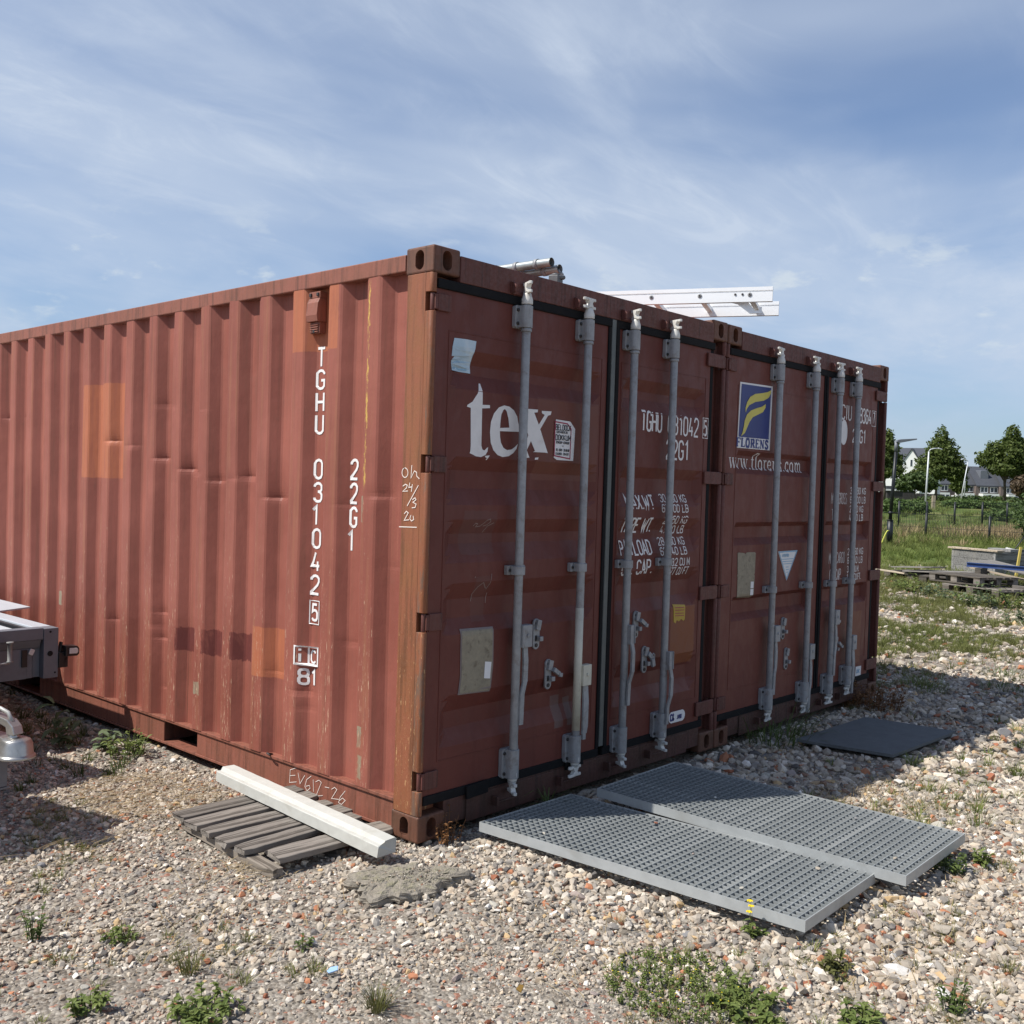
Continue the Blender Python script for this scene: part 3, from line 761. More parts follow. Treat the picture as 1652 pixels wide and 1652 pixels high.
def make_door(root, L, cfg, side):
    L = root.location
    """one door leaf with its bars, brackets, latches and print. side 0 left, 1 right"""
    A, B, dep = cfg['out_in'], cfg['in_out'], cfg['depth']
    x0, x1 = cfg['span'][side]; xa, xb = cfg['panel'][side]
    ys0 = .012
    ramp_w = cfg['end']
    kz = [(.2, 0)]
    ev = [(b[0], b[1], 'B') for b in B] + [(a[0], a[1], 'A') for a in A]
    for hi, lo, tp in sorted(ev, key=lambda e: e[1]):
        # going up: A (slopes that face down) end high at 0; B end high at depth
        if tp == 'A': kz += [(lo, dep), (hi, 0)]
        else: kz += [(lo, 0), (hi, dep)]
    kz.append((2.41, 0))
    def dz(z):
        for (z0, d0), (z1, d1) in zip(kz[:-1], kz[1:]):
            if z0 <= z <= z1: return d0 + (d1 - d0) * (z - z0) / max(z1 - z0, 1e-6)
        return 0.0
    def ex(x):
        return max(0.0, min(1.0, min((x - xa) / ramp_w, (xb - x) / ramp_w)))
    def surf(x, z, e=0.0): return (x, ys0 + dz(z) * ex(x) - e, z)
    xs = [x0, xa, xa + ramp_w, (xa + xb) / 2, xb - ramp_w, xb, x1]
    zs = sorted({round(z, 4) for z, _ in kz} | {round(z, 3) for z in np.arange(.2, 2.41, .05)})
    mb = MB()
    n = len(xs)
    mb.add([surf(x, z) for z in zs for x in xs],
           [(i * n + j, i * n + j + 1, (i + 1) * n + j + 1, (i + 1) * n + j) for i in range(len(zs) - 1) for j in range(n - 1)])
    for xx in (x0, x1): mb.add([(xx, ys0, .2), (xx, ys0 + .05, .2), (xx, ys0 + .05, 2.41), (xx, ys0, 2.41)], [(0, 1, 2, 3)])
    for zz in (.2, 2.41): mb.add([(x0, ys0, zz), (x1, ys0, zz), (x1, ys0 + .05, zz), (x0, ys0 + .05, zz)], [(0, 1, 2, 3)])
    # welded seam of the sheet in its frame
    fx0, fx1 = xa - .012, xb + .012
    for (a, b, c, d) in ((fx0, fx1, 2.236, 2.240), (fx0, fx1, .338, .342), (fx0, fx0 + .004, .342, 2.236), (fx1 - .004, fx1, .342, 2.236)):
        mb.box(a, b, ys0 - .0022, ys0 + .001, c, d)
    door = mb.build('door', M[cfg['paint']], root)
    # hinges: blade on the leaf and barrel in the post's notch
    for za, zb in HINGE_Z:
        h = MB()
        if side == 0:
            h.box(.034, .112, -.002, .010, za + .004, zb - .004)
            h.tube([(.0168, .0185, za + .003), (.0168, .0185, zb - .003)], .0105, 12)
            h.box(.017, .035, -.001, .008, za + .008, zb - .008)
        else:
            h.box(x1 - .045, 2.408, -.004, .010, za + .002, zb - .002)
            h.tube([(2.4212, .0185, za + .003), (2.4212, .0185, zb - .003)], .0105, 12)
            h.box(2.4082, 2.421, -.001, .008, za + .008, zb - .008)
        h.build('hinge', M['header'], door, .003)
    # rubber gasket round the leaf
    g = MB()
    gx0, gx1 = (.034, x1 + .022) if side == 0 else (x0 - .03, x1 + .034)
    g.box(gx0, gx1, .0, .050, 2.4102, 2.452)
    g.box(gx0, gx1, .004, .050, .158, .1998)
    if side == 0: g.box(x1 + .0002, x1 + .022, .004, .050, .1999, 2.4101)
    else:
        g.box(x0 - .03, x0 - .0002, -.004, .050, .1999, 2.4101)
        g.box(x1 + .0002, x1 + .034, .010, .050, .1999, 2.4101)
    g.build('gasket', M['rubber'], door, .004)
    # locking bars
    for bi, bx in enumerate(cfg['bars'][side]):
        bx += .010 * (bx + L[0] + 2.98) / 3.2; px = bx + .010
        yb = -.038
        bar = MB()
        lo = cfg['low'][side][bi]
        bar.tube([(bx, yb, lo + .07), (bx, yb, 2.42)], .0205, 14)
        bar.m = 1
        for zc, s in ((2.475, 1), (lo + .055, -1)):          # cam: sleeve, flanges and waist, turned about the bar
            ang = cfg['cam'][side][bi]
            old = bar.M
            bar.M = Matrix.Translation((bx, yb, zc)) @ Matrix.Rotation(R(ang), 4, 'Z')
            bar.lathe([(.027, -.062 * s), (.027, -.04 * s), (.021, -.022 * s), (.018, -.01 * s)] if s > 0 else [(.018, .01), (.021, .022), (.027, .04), (.027, .062)], (0, 0, 0), 14)
            for hz in (.034 * s, -.006 * s):
                bar.prism([(-.046, -.008), (.046, -.008), (.052, .0), (.046, .009), (-.046, .009), (-.052, 0)], 'z', hz - .006, hz + .007)
            bar.prism([(-.024, -.006 * s), (.024, -.006 * s), (.012, .014 * s), (.026, .034 * s), (-.026, .034 * s), (-.012, .014 * s)], 'y', -.012, .012)
            bar.M = old
        if cfg['cream'] == (side, bi):
            bar2 = MB(); bar2.tube([(bx, yb, lo + .25), (bx, yb, .965)], .0211, 14)
            o = bar.build('locking_bar', [M['galv'], M['cam']], door, .0015)
            bar2.build('bar_paint', M['cream'], door)
        else: bar.build('locking_bar', [M['galv'], M['cam']], door, .0015)
        for za, zb, up in ((2.302, 2.408, 1), (lo + .085, lo + .225, 0)):
            k = MB()
            k.prism([(px - .058, za + .008), (px - .050, za), (px + .054, za), (px + .054, zb), (px - .050, zb), (px - .058, zb - .008)], 'y', -.012, .011)
            ring = [(r_ * math.cos(a), r_ * math.sin(a)) for r_, a in [(.030, q * math.pi / 8) for q in range(0, 9)]]
            pr = [(bx + p[0], yb - p[1] * .9) for p in ring] + [(bx - .030, -.0115), (bx + .030, -.0115)]
            k.prism(pr, 'z', za + .002, zb - .002)
            if up: k.lathe([(.026, .0), (.026, .012), (.023, .016)], (bx, yb, za - .016), 14)
            k.m = 1
            for ox in (-.048, .047):
                for oz in (.022, zb - za - .022): k.lathe([(.0085, 0), (.0085, -.006), (.006, -.008)], (px + ox * .93, -.0122, za + oz), 8, 'y')
            k.build('bar_bracket', [M['galv'], M['bolt']], door, .0025)
        k = MB()
        zm = cfg['mid'][side][bi]
        k.box(px - .060, px + .060, -.012, .011, zm - .022, zm + .022)
        pr = [(bx + .031 * math.cos(q * math.pi / 8), yb - .028 * math.sin(q * math.pi / 8)) for q in range(9)] + [(bx - .031, -.0122), (bx + .031, -.0122)]
        k.prism(pr, 'z', zm - .0205, zm + .0205)
        k.m = 1
        for ox in (-.050, .050): k.lathe([(.008, 0), (.008, -.006)], (px + ox * .94, -.0122, zm), 8, 'y')
        k.build('bar_bracket', [M['galv'], M['bolt']], door, .002)
        # hub and handle
        hz, ln, kind, hm = cfg['handles'][side][bi]
        hub = MB()
        if kind == 'turned':
            hub.box(bx - .008, bx + .022, yb - .044, yb - .018, hz - .055, hz + .048)
            hub.box(bx + .0222, bx + .027, yb - .050, yb - .026, hz - .05, hz + .05)
        else:
            hub.box(bx + .012, bx + .078, yb - .030, yb + .006, hz - .056, hz + .050)
            hub.lathe([(.010, 0), (.010, -.006)], (bx + .046, yb - .0302, hz), 8, 'y')
        hub.build('handle_hub', M[hm], door, .004)
        hd = MB()
        if kind == 'turned':
            path = [(bx + .008, yb - .040, hz - .05), (bx + .014, yb - .046, hz - .1), (bx + .012, yb - .046, hz - .2), (bx + .002, yb - .034, hz - .26), (bx + .0, yb - .032, hz - ln)]
            w = .013
        elif kind == 'bent':
            path = [(bx + .045, yb - .012, hz - .05), (bx + .049, yb - .016, hz - .12), (bx + .045, yb - .018, hz - .22), (bx + .024, yb - .022, hz - .275), (bx + .020, yb - .022, hz - ln)]
            w = .015
        else:
            path = [(bx + .047, yb - .012, hz - .05), (bx + .047, yb - .02, hz - .14), (bx + .044, yb - .022, hz - .27), (bx + .040, yb - .02, hz - .3), (bx + .040, yb - .02, hz - ln)]
            w = .020
        for i, (a, b) in enumerate(zip(path[:-1], path[1:])):
            wa = w if i < 2 else w * (.9 if kind != 'straight' or i < 3 else .55)
            a, b = Vector(a), Vector(b)
            hd.add([(a.x - wa, a.y - .005, a.z), (a.x + wa, a.y - .005, a.z), (a.x + wa, a.y + .006, a.z), (a.x - wa, a.y + .006, a.z),
                    (b.x - wa, b.y - .005, b.z), (b.x + wa, b.y - .005, b.z), (b.x + wa, b.y + .006, b.z), (b.x - wa, b.y + .006, b.z)],
                   [(0, 1, 5, 4), (1, 2, 6, 5), (2, 3, 7, 6), (3, 0, 4, 7)] + ([(0, 3, 2, 1)] if i == 0 else []) + ([(4, 5, 6, 7)] if i == len(path) - 2 else []))
        hd.build('lock_handle', M['galv'], door)
    # handle catches bolted on the leaf
    for (cx, cz, kind) in cfg['catches'][side]:
        k = MB()
        yo = surf(cx, cz)[1]
        k.prism([(cx + p[0], cz + p[1]) for p in oval(.048, .15, 18)], 'y', yo - .009, yo + .001)
        k.cbox((cx + .004, yo - .016, cz + .045), (.030, .014, .05), (0, R(14), 0))
        if kind == 'out':
            k.cbox((cx + .036, yo - .03, cz + .012), (.050, .016, .022), (0, R(32), 0))
            k.cbox((cx + .062, yo - .034, cz - .006), (.022, .016, .020), (0, R(10), 0))
        k.cbox((cx + .012, yo - .022, cz - .022), (.024, .024, .022))
        if kind == 'lock':
            k.cbox((cx + .03, yo - .028, cz + .018), (.056, .014, .026), (0, R(40), 0))
            k.cbox((cx + .044, yo - .036, cz - .018), (.026, .014, .044), (0, R(-16), 0))
            k.tube([(cx + .034, yo - .036, cz + .002), (cx + .034, yo - .036, cz + .026), (cx + .044, yo - .036, cz + .034), (cx + .056, yo - .036, cz + .026), (cx + .056, yo - .036, cz + .002)], .004, 6)
        k.m = 1
        for oz in (.052, -.054): k.lathe([(.010, 0), (.010, -.005)], (cx - .002, yo - .0092, cz + oz), 10, 'y')
        k.box(cx - .012, cx + .004, yo - .0096, yo - .004, cz - .036, cz - .006)
        k.build('handle_catch', [M['galv'], M['bolt']], door, .002)
    return door, surf


def make_container(loc, label, cfg, detail):
    root = thing('shipping_container', label, 'container', loc, group='red shipping containers side by side')
    for mx in (0, 1):
        for my in (0, 1):
            for mz in (0, 1):
                casting(mx, my, mz).build('corner_casting', M['casting'], root)
    for r_ in (0, 1): post_mb(r_).build('corner_post', M['post'] if not r_ and detail else M['header'], root, .002)
    for xa, xb in ((.002, .10), (CW - .10, CW - .002)):
        MB().box(xa, xb, CL - .12, CL - .01, .118, CH - .118).build('corner_post', M['rail'], root, .004)
    # top side rails: box section, slightly proud of the wall sheets
    for s in (0, 1):
        xa, xb = (-.002, .058) if s == 0 else (CW - .058, CW + .002)
        MB().box(xa, xb, .178, CL - .178, 2.492, 2.566).build('top_rail', M['rail'], root, .005)
    # bottom side rails with forklift pockets, pocket floor straps and the lip under the wall sheets
    for s in (0, 1):
        f = (lambda x: x) if s == 0 else (lambda x: CW - x)
        def bx(mb, xa, xb, *a):
            xa, xb = f(xa), f(xb); mb.box(min(xa, xb), max(xa, xb), *a)
        mb = MB()
        segs = [(.178, 1.824), (2.184, 3.874), (4.234, CL - .178)]
        for ya, yb in segs: bx(mb, .014, .022, ya, yb, .030, .150)
        bx(mb, .008, .110, .178, CL - .178, .016, .0298)
        bx(mb, .004, .060, .165, CL - .165, .1502, .1655)
        mb.build('bottom_rail', M['rail'], root, .002)
        for yc in (2.004, 4.054):
            for ya in (yc - .185, yc + .180):
                pk = MB(); pk.box(f(.022) if s == 0 else f(.6), f(.6) if s == 0 else f(.022), ya, ya + .005, .03, .149)
                pk.build('pocket_side', M['sill'], root)
    # side walls, rear wall, roof, floor
    for s in ((1, -1) if detail else (1, -1)):
        for i, (a, b) in enumerate(zip(WALL_Y[:-1], WALL_Y[1:])):
            o = wall_panel(a, b, s, detail and s == 1).build('wall_panel', M['wall'], root, fix=False)
    rw = MB()
    xs = [.1 + i * .07 for i in range(33)]
    vs = []
    for x in xs:
        y = CL - .012 - (.036 if (int((x - .1) / .14) % 2) else 0)
        vs += [(x, y, .16), (x, y, 2.49)]
    rw.add(vs, [(2 * i, 2 * i + 2, 2 * i + 3, 2 * i + 1) for i in range(len(xs) - 1)])
    rw.box(.1, CW - .1, CL - .06, CL - .005, 2.492, 2.57); rw.box(.1, CW - .1, CL - .06, CL - .005, .03, .158)
    rw.build('rear_wall', M['wall'], root, fix=False)
    rf = MB()
    ys = [.10 + i * .104 for i in range(57)]
    vs = []
    for i, y in enumerate(ys):
        z = 2.555 - (.018 if (i // 2) % 2 else 0)
        vs += [(.058, y, z), (CW - .058, y, z)]
    rf.add(vs, [(2 * i, 2 * i + 1, 2 * i + 3, 2 * i + 2) for i in range(len(ys) - 1)])
    rf.build('roof', M['rail'], root, fix=False)
    MB().box(.06, CW - .06, .10, CL - .07, .125, .150).build('floor', M['sill'], root)
    # door header and sill
    hd = MB(); hd.box(.162, CW - .162, -.001, .10, 2.4525, 2.568); hd.box(.03, CW - .03, .0505, .1, 2.40, 2.4522)
    hd.build('door_header', M['header'], root, .004)
    sl = MB(); sl.box(.162, CW - .162, .010, .09, .045, .157); sl.box(.30, CW - .30, .004, .0098, .03, .150)
    sl.build('door_sill', M['sill'], root, .003)
    for bars, lows in zip(cfg['bars'], cfg['low']):
        for b in bars:
            k = MB()
            k.prism([(-.0012, 2.455), (-.030, 2.462), (-.036, 2.490), (-.020, 2.508), (-.0012, 2.512)], 'x', b - .066, b - .054)
            k.box(b - .0535, b + .06, -.007, -.0012, 2.456, 2.470)
            k.build('cam_keeper', M['header'], root, .002)
            k = MB(); k.box(b - .085, b - .0698, -.035, .009, .075, .120); k.box(b - .0698, b + .085, -.006, .009, .075, .085)
            k.build('cam_keeper', M['sill'], root, .003)
    return root, make_door(root, label, cfg, 0), make_door(root, label, cfg, 1)


CFG_A = dict(
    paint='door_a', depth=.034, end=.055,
    out_in=[(2.165, 2.105), (1.69, 1.63), (1.41, 1.345), (1.125, 1.05), (.625, .545)],
    in_out=[(2.06, 1.99), (1.55, 1.475), (1.30, 1.215), (.965, .895), (.47, .395)],
    span=[(.034, 1.258), (1.345, 2.268)], panel=[(.125, 1.205), (1.395, 2.215)],
    bars=[(.553, 1.020), (1.416, 1.793)], low=[(.105, .095), (.075, .095)], cam=[(62, 4), (66, 74)],
    mid=[(1.172, 1.168), (1.17, 1.168)], cream=(0, 1),
    handles=[[(.865, .42, 'bent', 'galv'), (.625, .33, 'straight', 'cream')], [(.80, .38, 'turned', 'galv'), (.62, .36, 'turned', 'galv')]],
    catches=[[(.753, .851, 'plain'), (.853, .643, 'out')], [(1.585, .83, 'out'), (1.678, .628, 'lock')]])
CFG_B = dict(
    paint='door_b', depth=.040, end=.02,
    out_in=[(1.835, 1.805), (1.385, 1.355), (.918, .888)],
    in_out=[(1.735, 1.690), (1.285, 1.240), (.805, .765)],
    span=[(.034, 1.338), (1.385, 2.262)], panel=[(.165, 1.215), (1.43, 2.19)],
    bars=[(.578, 1.090), (1.470, 1.777)], low=[(.075, .055), (.062, .09)], cam=[(8, 2), (-4, 3)],
    mid=[(.946, .95), (.94, .945)], cream=None,
    handles=[[(.66, .40, 'bent', 'galv'), (.49, .42, 'bent', 'galv')], [(.70, .42, 'bent', 'galv'), (.49, .38, 'straight', 'galv')]],
    catches=[[(.845, .668, 'plain'), (.905, .458, 'plain')], [(1.60, .66, 'out'), (1.66, .47, 'out')]])

DB = (2.4535, .0035, -.0025)
cA, (dA0, sA0), (dA1, sA1) = make_container((0, 0, 0), 'red container on the left with white tex lettering and long sunlit side', CFG_A, True)
cB, (dB0, sB0), (dB1, sB1) = make_container(DB, 'red container on the right with blue and yellow logo sticker on its doors', CFG_B, False)

# strip between the left container's doors
MB().box(1.2805, 1.3148, .0, .03, .21, 2.45).build('seal_strip', M['strip'], cA, .002)
# torn gasket pieces hanging below the left door
for gx, gz, gh in ((.36, .172, .060), (1.07, .165, .045)):
    g = MB(); g.cbox((gx, -.004, gz), (.14, .012, gh), (0, R(-3), 0)); g.build('gasket_flap', M['rubber'], cA, .003)

# ---- print on the left container's doors
p = Print(sA0); p.poly(D['T']); p.poly(D['E'], [D['EH']]); p.poly(D['X']); p.poly(D['B1']); p.poly(D['B2'])
p.build('lettering', M['white_print'], dA0)
for pts in D['CHALK1']:
    pass
p = Print(sA0)
for pts in D['CHALK1']: p.stroke(pts, .0035)
p.build('chalk_scrawl', M['faint_chalk'], dA0)
st = sheet(sA0, D['BLUE']).build('sticker', M['pale_blue'], dA0); st['label'] = 'faded pale blue sticker with curled edges'
p = Print(lambda x, z, e: (x, sA0(x, z)[1] - e - .0028, z))
for k, (z, a, b) in enumerate(((2.106, .150, .250), (2.092, .152, .235), (2.080, .16, .258))):
    p.stroke([(a, z), (a + .03, z + .003), (a + .05, z - .002), (b, z + .001)], .006)
p.build('sticker_print', M['blue_print'], dA0)
bl = D['BELD']
st = sheet(sA0, bl).build('sticker', M['paper'], dA0); st['label'] = 'white dealer sticker with dark red border'
up = lambda x, z, e: (x, sA0(x, z)[1] - e - .0028, z)
p = Print(up)
bx0, bx1, bz0, bz1 = .846, .970, 1.714, 1.890
p.stroke([(.850, 1.889), (.850, 1.722), (.972, 1.711), (.975, 1.86), (.945, 1.884), (.850, 1.889)], .006)
p.build('sticker_print', M['red_print'], dA0)
p = Print(up)
p.text('BELDOCK', .856, 1.850, .026, .0040, 1.02, .2)
p.text('CONTAINERS B.V.', .862, 1.834, .011, .0022, 1.02)
p.text('DOKKUM', .858, 1.800, .026, .0042, 1.12, .22)
p.text('VERKOOP-VERHUUR', .860, 1.783, .011, .0022, 1.02)
p.text('TEL. 0519 - 29 86 80', .862, 1.746, .011, .0024, .86)
p.text('FAX 0519 - 29 45 61', .862, 1.727, .011, .0024, .86)
p.stroke([(.912, 1.772), (.918, 1.772)], .006)
p.build('sticker_print', M['black_print'], dA0)
dp = sheet(sA0, D['DOC'], .0025).build('data_plate', M['plate_rim'], dA0)
cxp = sum(a for a, b in D['DOC']) / 6; czp = sum(b for a, b in D['DOC']) / 6
p = Print(lambda x, z, e: (x, sA0(x, z)[1] - e - .0034, z)); p.poly([(cxp + (a - cxp) * .93, czp + (b - czp) * .95) for a, b in D['DOC']])
p.build('data_plate_face', M['plate'], dA0)
p = Print(lambda x, z, e: (x, sA0(x, z)[1] - e - .0052, z)); p.poly(D['DOCW'])
p.build('sticker', M['paper'], dA0)

p = Print(sA1)
p.text('TGHU', 1.585, 1.893, .105, .0125, .77, .17)
p.text('031042', 1.842, 1.888, .105, .0115, .82, .2)
p.text('5', 2.219, 1.901, .085, .0135, .72)
p.stroke([(2.206, 1.884), (2.262, 1.884), (2.262, 2.002), (2.206, 2.002), (2.206, 1.884)], .004)
p.text('22G1', 1.836, 1.748, .105, .0125, .90, .2)
p.text('MAX.WT', 1.476, 1.462, .075, .0100, 1.04, .16)
p.text('30.480 KG', 1.812, 1.503, .042, .0058, 1.30, .17)
p.text('67.200 LB', 1.812, 1.446, .042, .0058, 1.30, .17)
p.text('TARE WT.', 1.460, 1.335, .075, .0100, .87, .16)
p.text('2.250 KG', 1.845, 1.380, .042, .0058, 1.32, .17)
p.text('4.960 LB', 1.845, 1.324, .042, .0058, 1.32, .17)
p.text('PAYLOAD', 1.437, 1.212, .075, .0100, .93, .16)
p.text('28.230 KG', 1.815, 1.258, .042, .0058, 1.30, .17)
p.text('62.240 LB', 1.815, 1.202, .042, .0058, 1.30, .17)
p.text('CU. CAP.', 1.450, 1.105, .075, .0100, .97, .17)
p.text('33.2 CU M', 1.900, 1.138, .042, .0058, 1.05, .17)
p.text('1.177 CU FT', 1.880, 1.084, .042, .0058, .96, .17)
p.build('lettering', M['white_print'], dA1)
st = sheet(sA1, [(1.960, .915), (2.084, .905), (2.083, .820), (2.066, .812), (2.045, .826), (2.02, .812), (2.0, .822), (1.985, .803), (1.966, .816)]).build('sticker', M['gold'], dA1)
st['label'] = 'torn yellow label'
p = Print(lambda x, z, e: (x, sA1(x, z)[1] - e - .003, z))
for z in (.895, .880, .862, .848): p.stroke([(1.975, z), (2.07, z - .004)], .004)
p.build('sticker_print', M['red_print'], dA1)
pill = [(2.035 + .085 * (1 if math.cos(a) > 0 else -1) * .62 + .033 * math.cos(a), .257 + .033 * math.sin(a)) for a in [2 * math.pi * (k + .5) / 16 for k in range(16)]]
sheet(sA1, pill).build('sticker', M['paper'], dA1)
p = Print(lambda x, z, e: (x, sA1(x, z)[1] - e - .003, z))
p.text('C&', 1.966, .240, .036, .009, .9, .2); p.text('JINDO', 2.035, .243, .022, .0045, .72, .2)
p.build('sticker_print', M['navy'], dA1)

# ---- print on the right container's doors
sh_ = lambda pts: pts
st = sheet(sB0, D['FSQ']).build('logo_sticker', M['paper'], dB0); st['label'] = 'white edged blue sticker with a yellow swoosh letter'
lift = lambda k: (lambda x, z, e: (x, sB0(x, z)[1] - e - k, z))
p = Print(lift(.0028)); p.poly(D['FBL']); p.build('logo_ground', M['navy'], dB0)
p = Print(lift(.0050)); p.poly(D['F1']); p.poly(D['F2']); p.build('logo_mark', M['yellow_print'], dB0)
p = Print(lift(.0028)); p.serif('FLORENS', .148, 1.858, .054, .0165, SF, SFA, 1.42, .11); p.build('logo_lettering', M['navy'], dB0)
p = Print(sB0, .008); p.serif('www.florens.com', .072, 1.722, .104, .0105, SL, SLA, 1.30, .06)
p.build('lettering', M['white_print'], dB0)
sheet(sB0, [(.216, 1.19), (.23, 1.196), (.30, 1.19), (.31, 1.182), (.33, 1.194), (.43, 1.192), (.444, 1.186), (.440, 1.06), (.434, 1.05), (.440, 1.04), (.436, .905), (.42, .898), (.24, .908), (.226, .918), (.226, 1.04), (.219, 1.05), (.225, 1.06)], .0025).build('data_plate', M['plate'], dB0)
p = Print(lift(.004)); p.poly([(.39, 1.005), (.428, 1.004), (.426, .962), (.388, .963)]); p.poly([(.388, .957), (.426, .956), (.424, .918), (.386, .919)])
p.build('sticker', M['paper'], dB0)
st = sheet(sB0, [(.745, 1.188), (1.022, 1.190), (.878, .988)]).build('sticker', M['paper'], dB0); st['label'] = 'white warning triangle pointing down'
p = Print(lift(.003))
p.stroke([(.757, 1.183), (1.012, 1.185), (.878, .998), (.757, 1.183)], .008)
p.text('ATTENTION', .805, 1.150, .018, .004, .95)
for z, a, b in ((1.134, .80, .96), (1.118, .81, .95), (1.102, .82, .94), (1.08, .86, .90), (1.062, .86, .90), (1.045, .865, .893)): p.stroke([(a, z), (b, z)], .004)
p.build('sticker_print', M['blue_print'], dB0)
p = Print(sB1)
p.text('FCIU', 1.570, 2.130, .105, .0130, 1.0, .2)
p.text('58364', 1.898, 2.125, .105, .0130, .78, .2)
p.text('7', 2.190, 2.133, .080, .011, .80)
p.stroke([(2.172, 2.112), (2.242, 2.112), (2.242, 2.228), (2.172, 2.228), (2.172, 2.112)], .004)
p.text('22G1', 1.838, 1.974, .092, .0125, 1.02, .22)
p.text('MAX. GROSS', 1.520, 1.512, .078, .0046, .56, .2)
p.text('TARE', 1.535, 1.392, .078, .0062, .60, .2)
for z, s_ in ((1.588, '30.480 KG'), (1.520, '67.200 LB'), (1.452, '2.220 KG'), (1.387, '4.890 LB')): p.text(s_, 1.835, z, .046, .0062, 1.12, .22)
p.text('MAX. CARGO', 1.520, 1.078, .078, .0046, .56, .2)
p.text('CU. CAP.', 1.538, .955, .078, .0062, .62, .2)
for z, s_ in ((1.133, '28.260 KG'), (1.068, '62.310 LB'), (1.003, '33.2 CU.M.'), (.942, '1.170 CU.FT.')): p.text(s_, 1.830, z, .046, .0062, 1.12 if 'CU' not in s_ else .86, .22)
p.build('lettering', M['white_print'], dB1)
st = sheet(sB1, [(1.682 + .060 * math.cos(a), 2.035 + .092 * math.sin(a)) for a in [2 * math.pi * k / 20 for k in range(20)]]).build('sticker', M['paper'], dB1)
sheet(sB1, [(2.052, .272), (2.150, .270), (2.146, .198), (2.048, .200)]).build('sticker', M['paper'], dB1)
p = Print(lambda x, z, e: (x, sB1(x, z)[1] - e - .003, z)); p.text('CIMC', 2.066, .222, .026, .0055, .9); p.build('sticker_print', M['blue_print'], dB1)

# ---- print and fittings on the sunlit side
def sw(y, z, e=0.0): return (.5 * corr_x(y) + .25 * (corr_x(y - .005) + corr_x(y + .005)) + dent_x(y, z) + .0016 * math.sin(y * 3.1 + z * 2.3) + .0012 * math.sin(y * 9 - z * 4.1) - e - .0006, y, z)
p = Print(sw)
z = 2.1155
for ch in 'TGHU': p.text(ch, .857, z + .004, .088, .0130, 1.30, flip=-1); z -= .1085
z = 1.570
for ch in '031042': p.text(ch, .857 if ch != '1' else .868, z + .005, .089, .0130, 1.30, flip=-1); z -= .113
p.text('5', .847, .880, .078, .0125, 1.05, flip=-1)
p.stroke([(.862, .862), (.795, .862), (.795, .976), (.862, .976), (.862, .862)], .0045)
p.poly([(.925, .655), (.793, .655), (.793, .752), (.925, .752)], [[(.915, .665), (.915, .743), (.866, .743), (.866, .665)], [(.858, .665), (.858, .743), (.802, .743), (.802, .665)]])
p.text('i', .902, .672, .064, .011, 1.0, flip=-1); p.text('c', .846, .672, .092, .010, .95, flip=-1)
p.text('81', .898, .562, .072, .0125, 1.15, .24, flip=-1)
z = 1.572
for ch in '22G1': p.text(ch, .570 if ch != '1' else .582, z + .005, .089, .0130, 1.02, flip=-1); z -= .1123
p.build('lettering', M['white_print'], cA)
p = Print(lambda y, z, e: (-e - .0002, y, z))
for pts in D['OH']: p.stroke(pts, .0042)
p.build('chalk_writing', M['chalk'], cA)
p = Print(lambda y, z, e: (.0138 - e, y, z))
for pts in D['EVG']: p.stroke(pts, .0032)
p.build('chalk_writing', M['chalk'], cA)
# ventilator box under the rail in the recess
v = MB()
v.box(.008,   .0505, .800, .888, 2.445, 2.475)
v.prism([(.008, 2.444), (.048, 2.444), (.048, 2.33), (-.004, 2.33), (-.010, 2.36), (-.004, 2.42)], 'y', .800, .888)
v.box(.014, .0505, .806, .882, 2.275, 2.3295)
for k in range(4): v.box(.006, .0118, .812, .876, 2.312 - k * .011, 2.318 - k * .011)
v.m = 1
for yy in (.815, .872): v.lathe([(.009, 0), (.009, -.006)], (.0, 0, 0), 6, 'y') if 0 else v.cbox((.006, yy, 2.46), (.01, .016, .016))
v.cbox((.010, .844, 2.284), (.01, .016, .016))
v.build('ventilator', [M['rail'], M['bolt']], cA, .002)
# little hook left of the corner and patch of grey sealant on the post
hk = MB(); hk.tube([(.02, 1.115, .168), (-.012, 1.118, .178), (-.022, 1.10, .182), (-.020, 1.075, .176)], .0045, 6); hk.build('wire_hook', M['bolt'], cA)

# ---------------------------------------------------------------- terrain
def spot(u, d, z=0.0):
    """a place d metres ahead of the camera, on the bearing of photo column u"""
    f = Vector((FW.x, FW.y)).normalized(); r = Vector((f.y, -f.x))
    k = (u - 826) / 1637
    return Vector((CAM.x + d * (f.x + r.x * k), CAM.y + d * (f.y + r.y * k), z))


def sstep(a, b, x):
    t = np.clip((x - a) / (b - a), 0, 1); return t * t * (3 - 2 * t)


def hz(x, y):
    x = np.asarray(x, float); y = np.asarray(y, float)
    d = (x - CAM.x) * cy + (y - CAM.y) * sy
    z = -.028 + .010 * np.sin(x * 1.9 + 1.3 * np.sin(y * 1.1)) * np.sin(y * 2.3 + .7) + .006 * np.sin(x * 5.1 + y * 3.7) * np.sin(y * 6.3 - x * 2.2)
    z = z + .036 * np.exp(-(((x + .05) / .50) ** 2 + ((y + .40) / .36) ** 2))      # heap of rubble by the corner
    z = z + .020 * sstep(.1, .3, x) * sstep(2.0, 1.7, x) * sstep(-1.95, -1.7, y) * sstep(.0, -.2, y)      # gravel banked up under the gratings
    z = z + .022 * np.exp(-(((x - 1.9) / .55) ** 2 + ((y + .75) / .45) ** 2))
    z = z - .02 * sstep(3.2, 6.0, x) * sstep(3, 0, np.abs(y + .5))
    z = z + 1.35 * sstep(48, 108, d)
    z = z + .02 * np.sin(x * .31) * np.sin(y * .27 + 1) * sstep(10, 20, d)
    return z


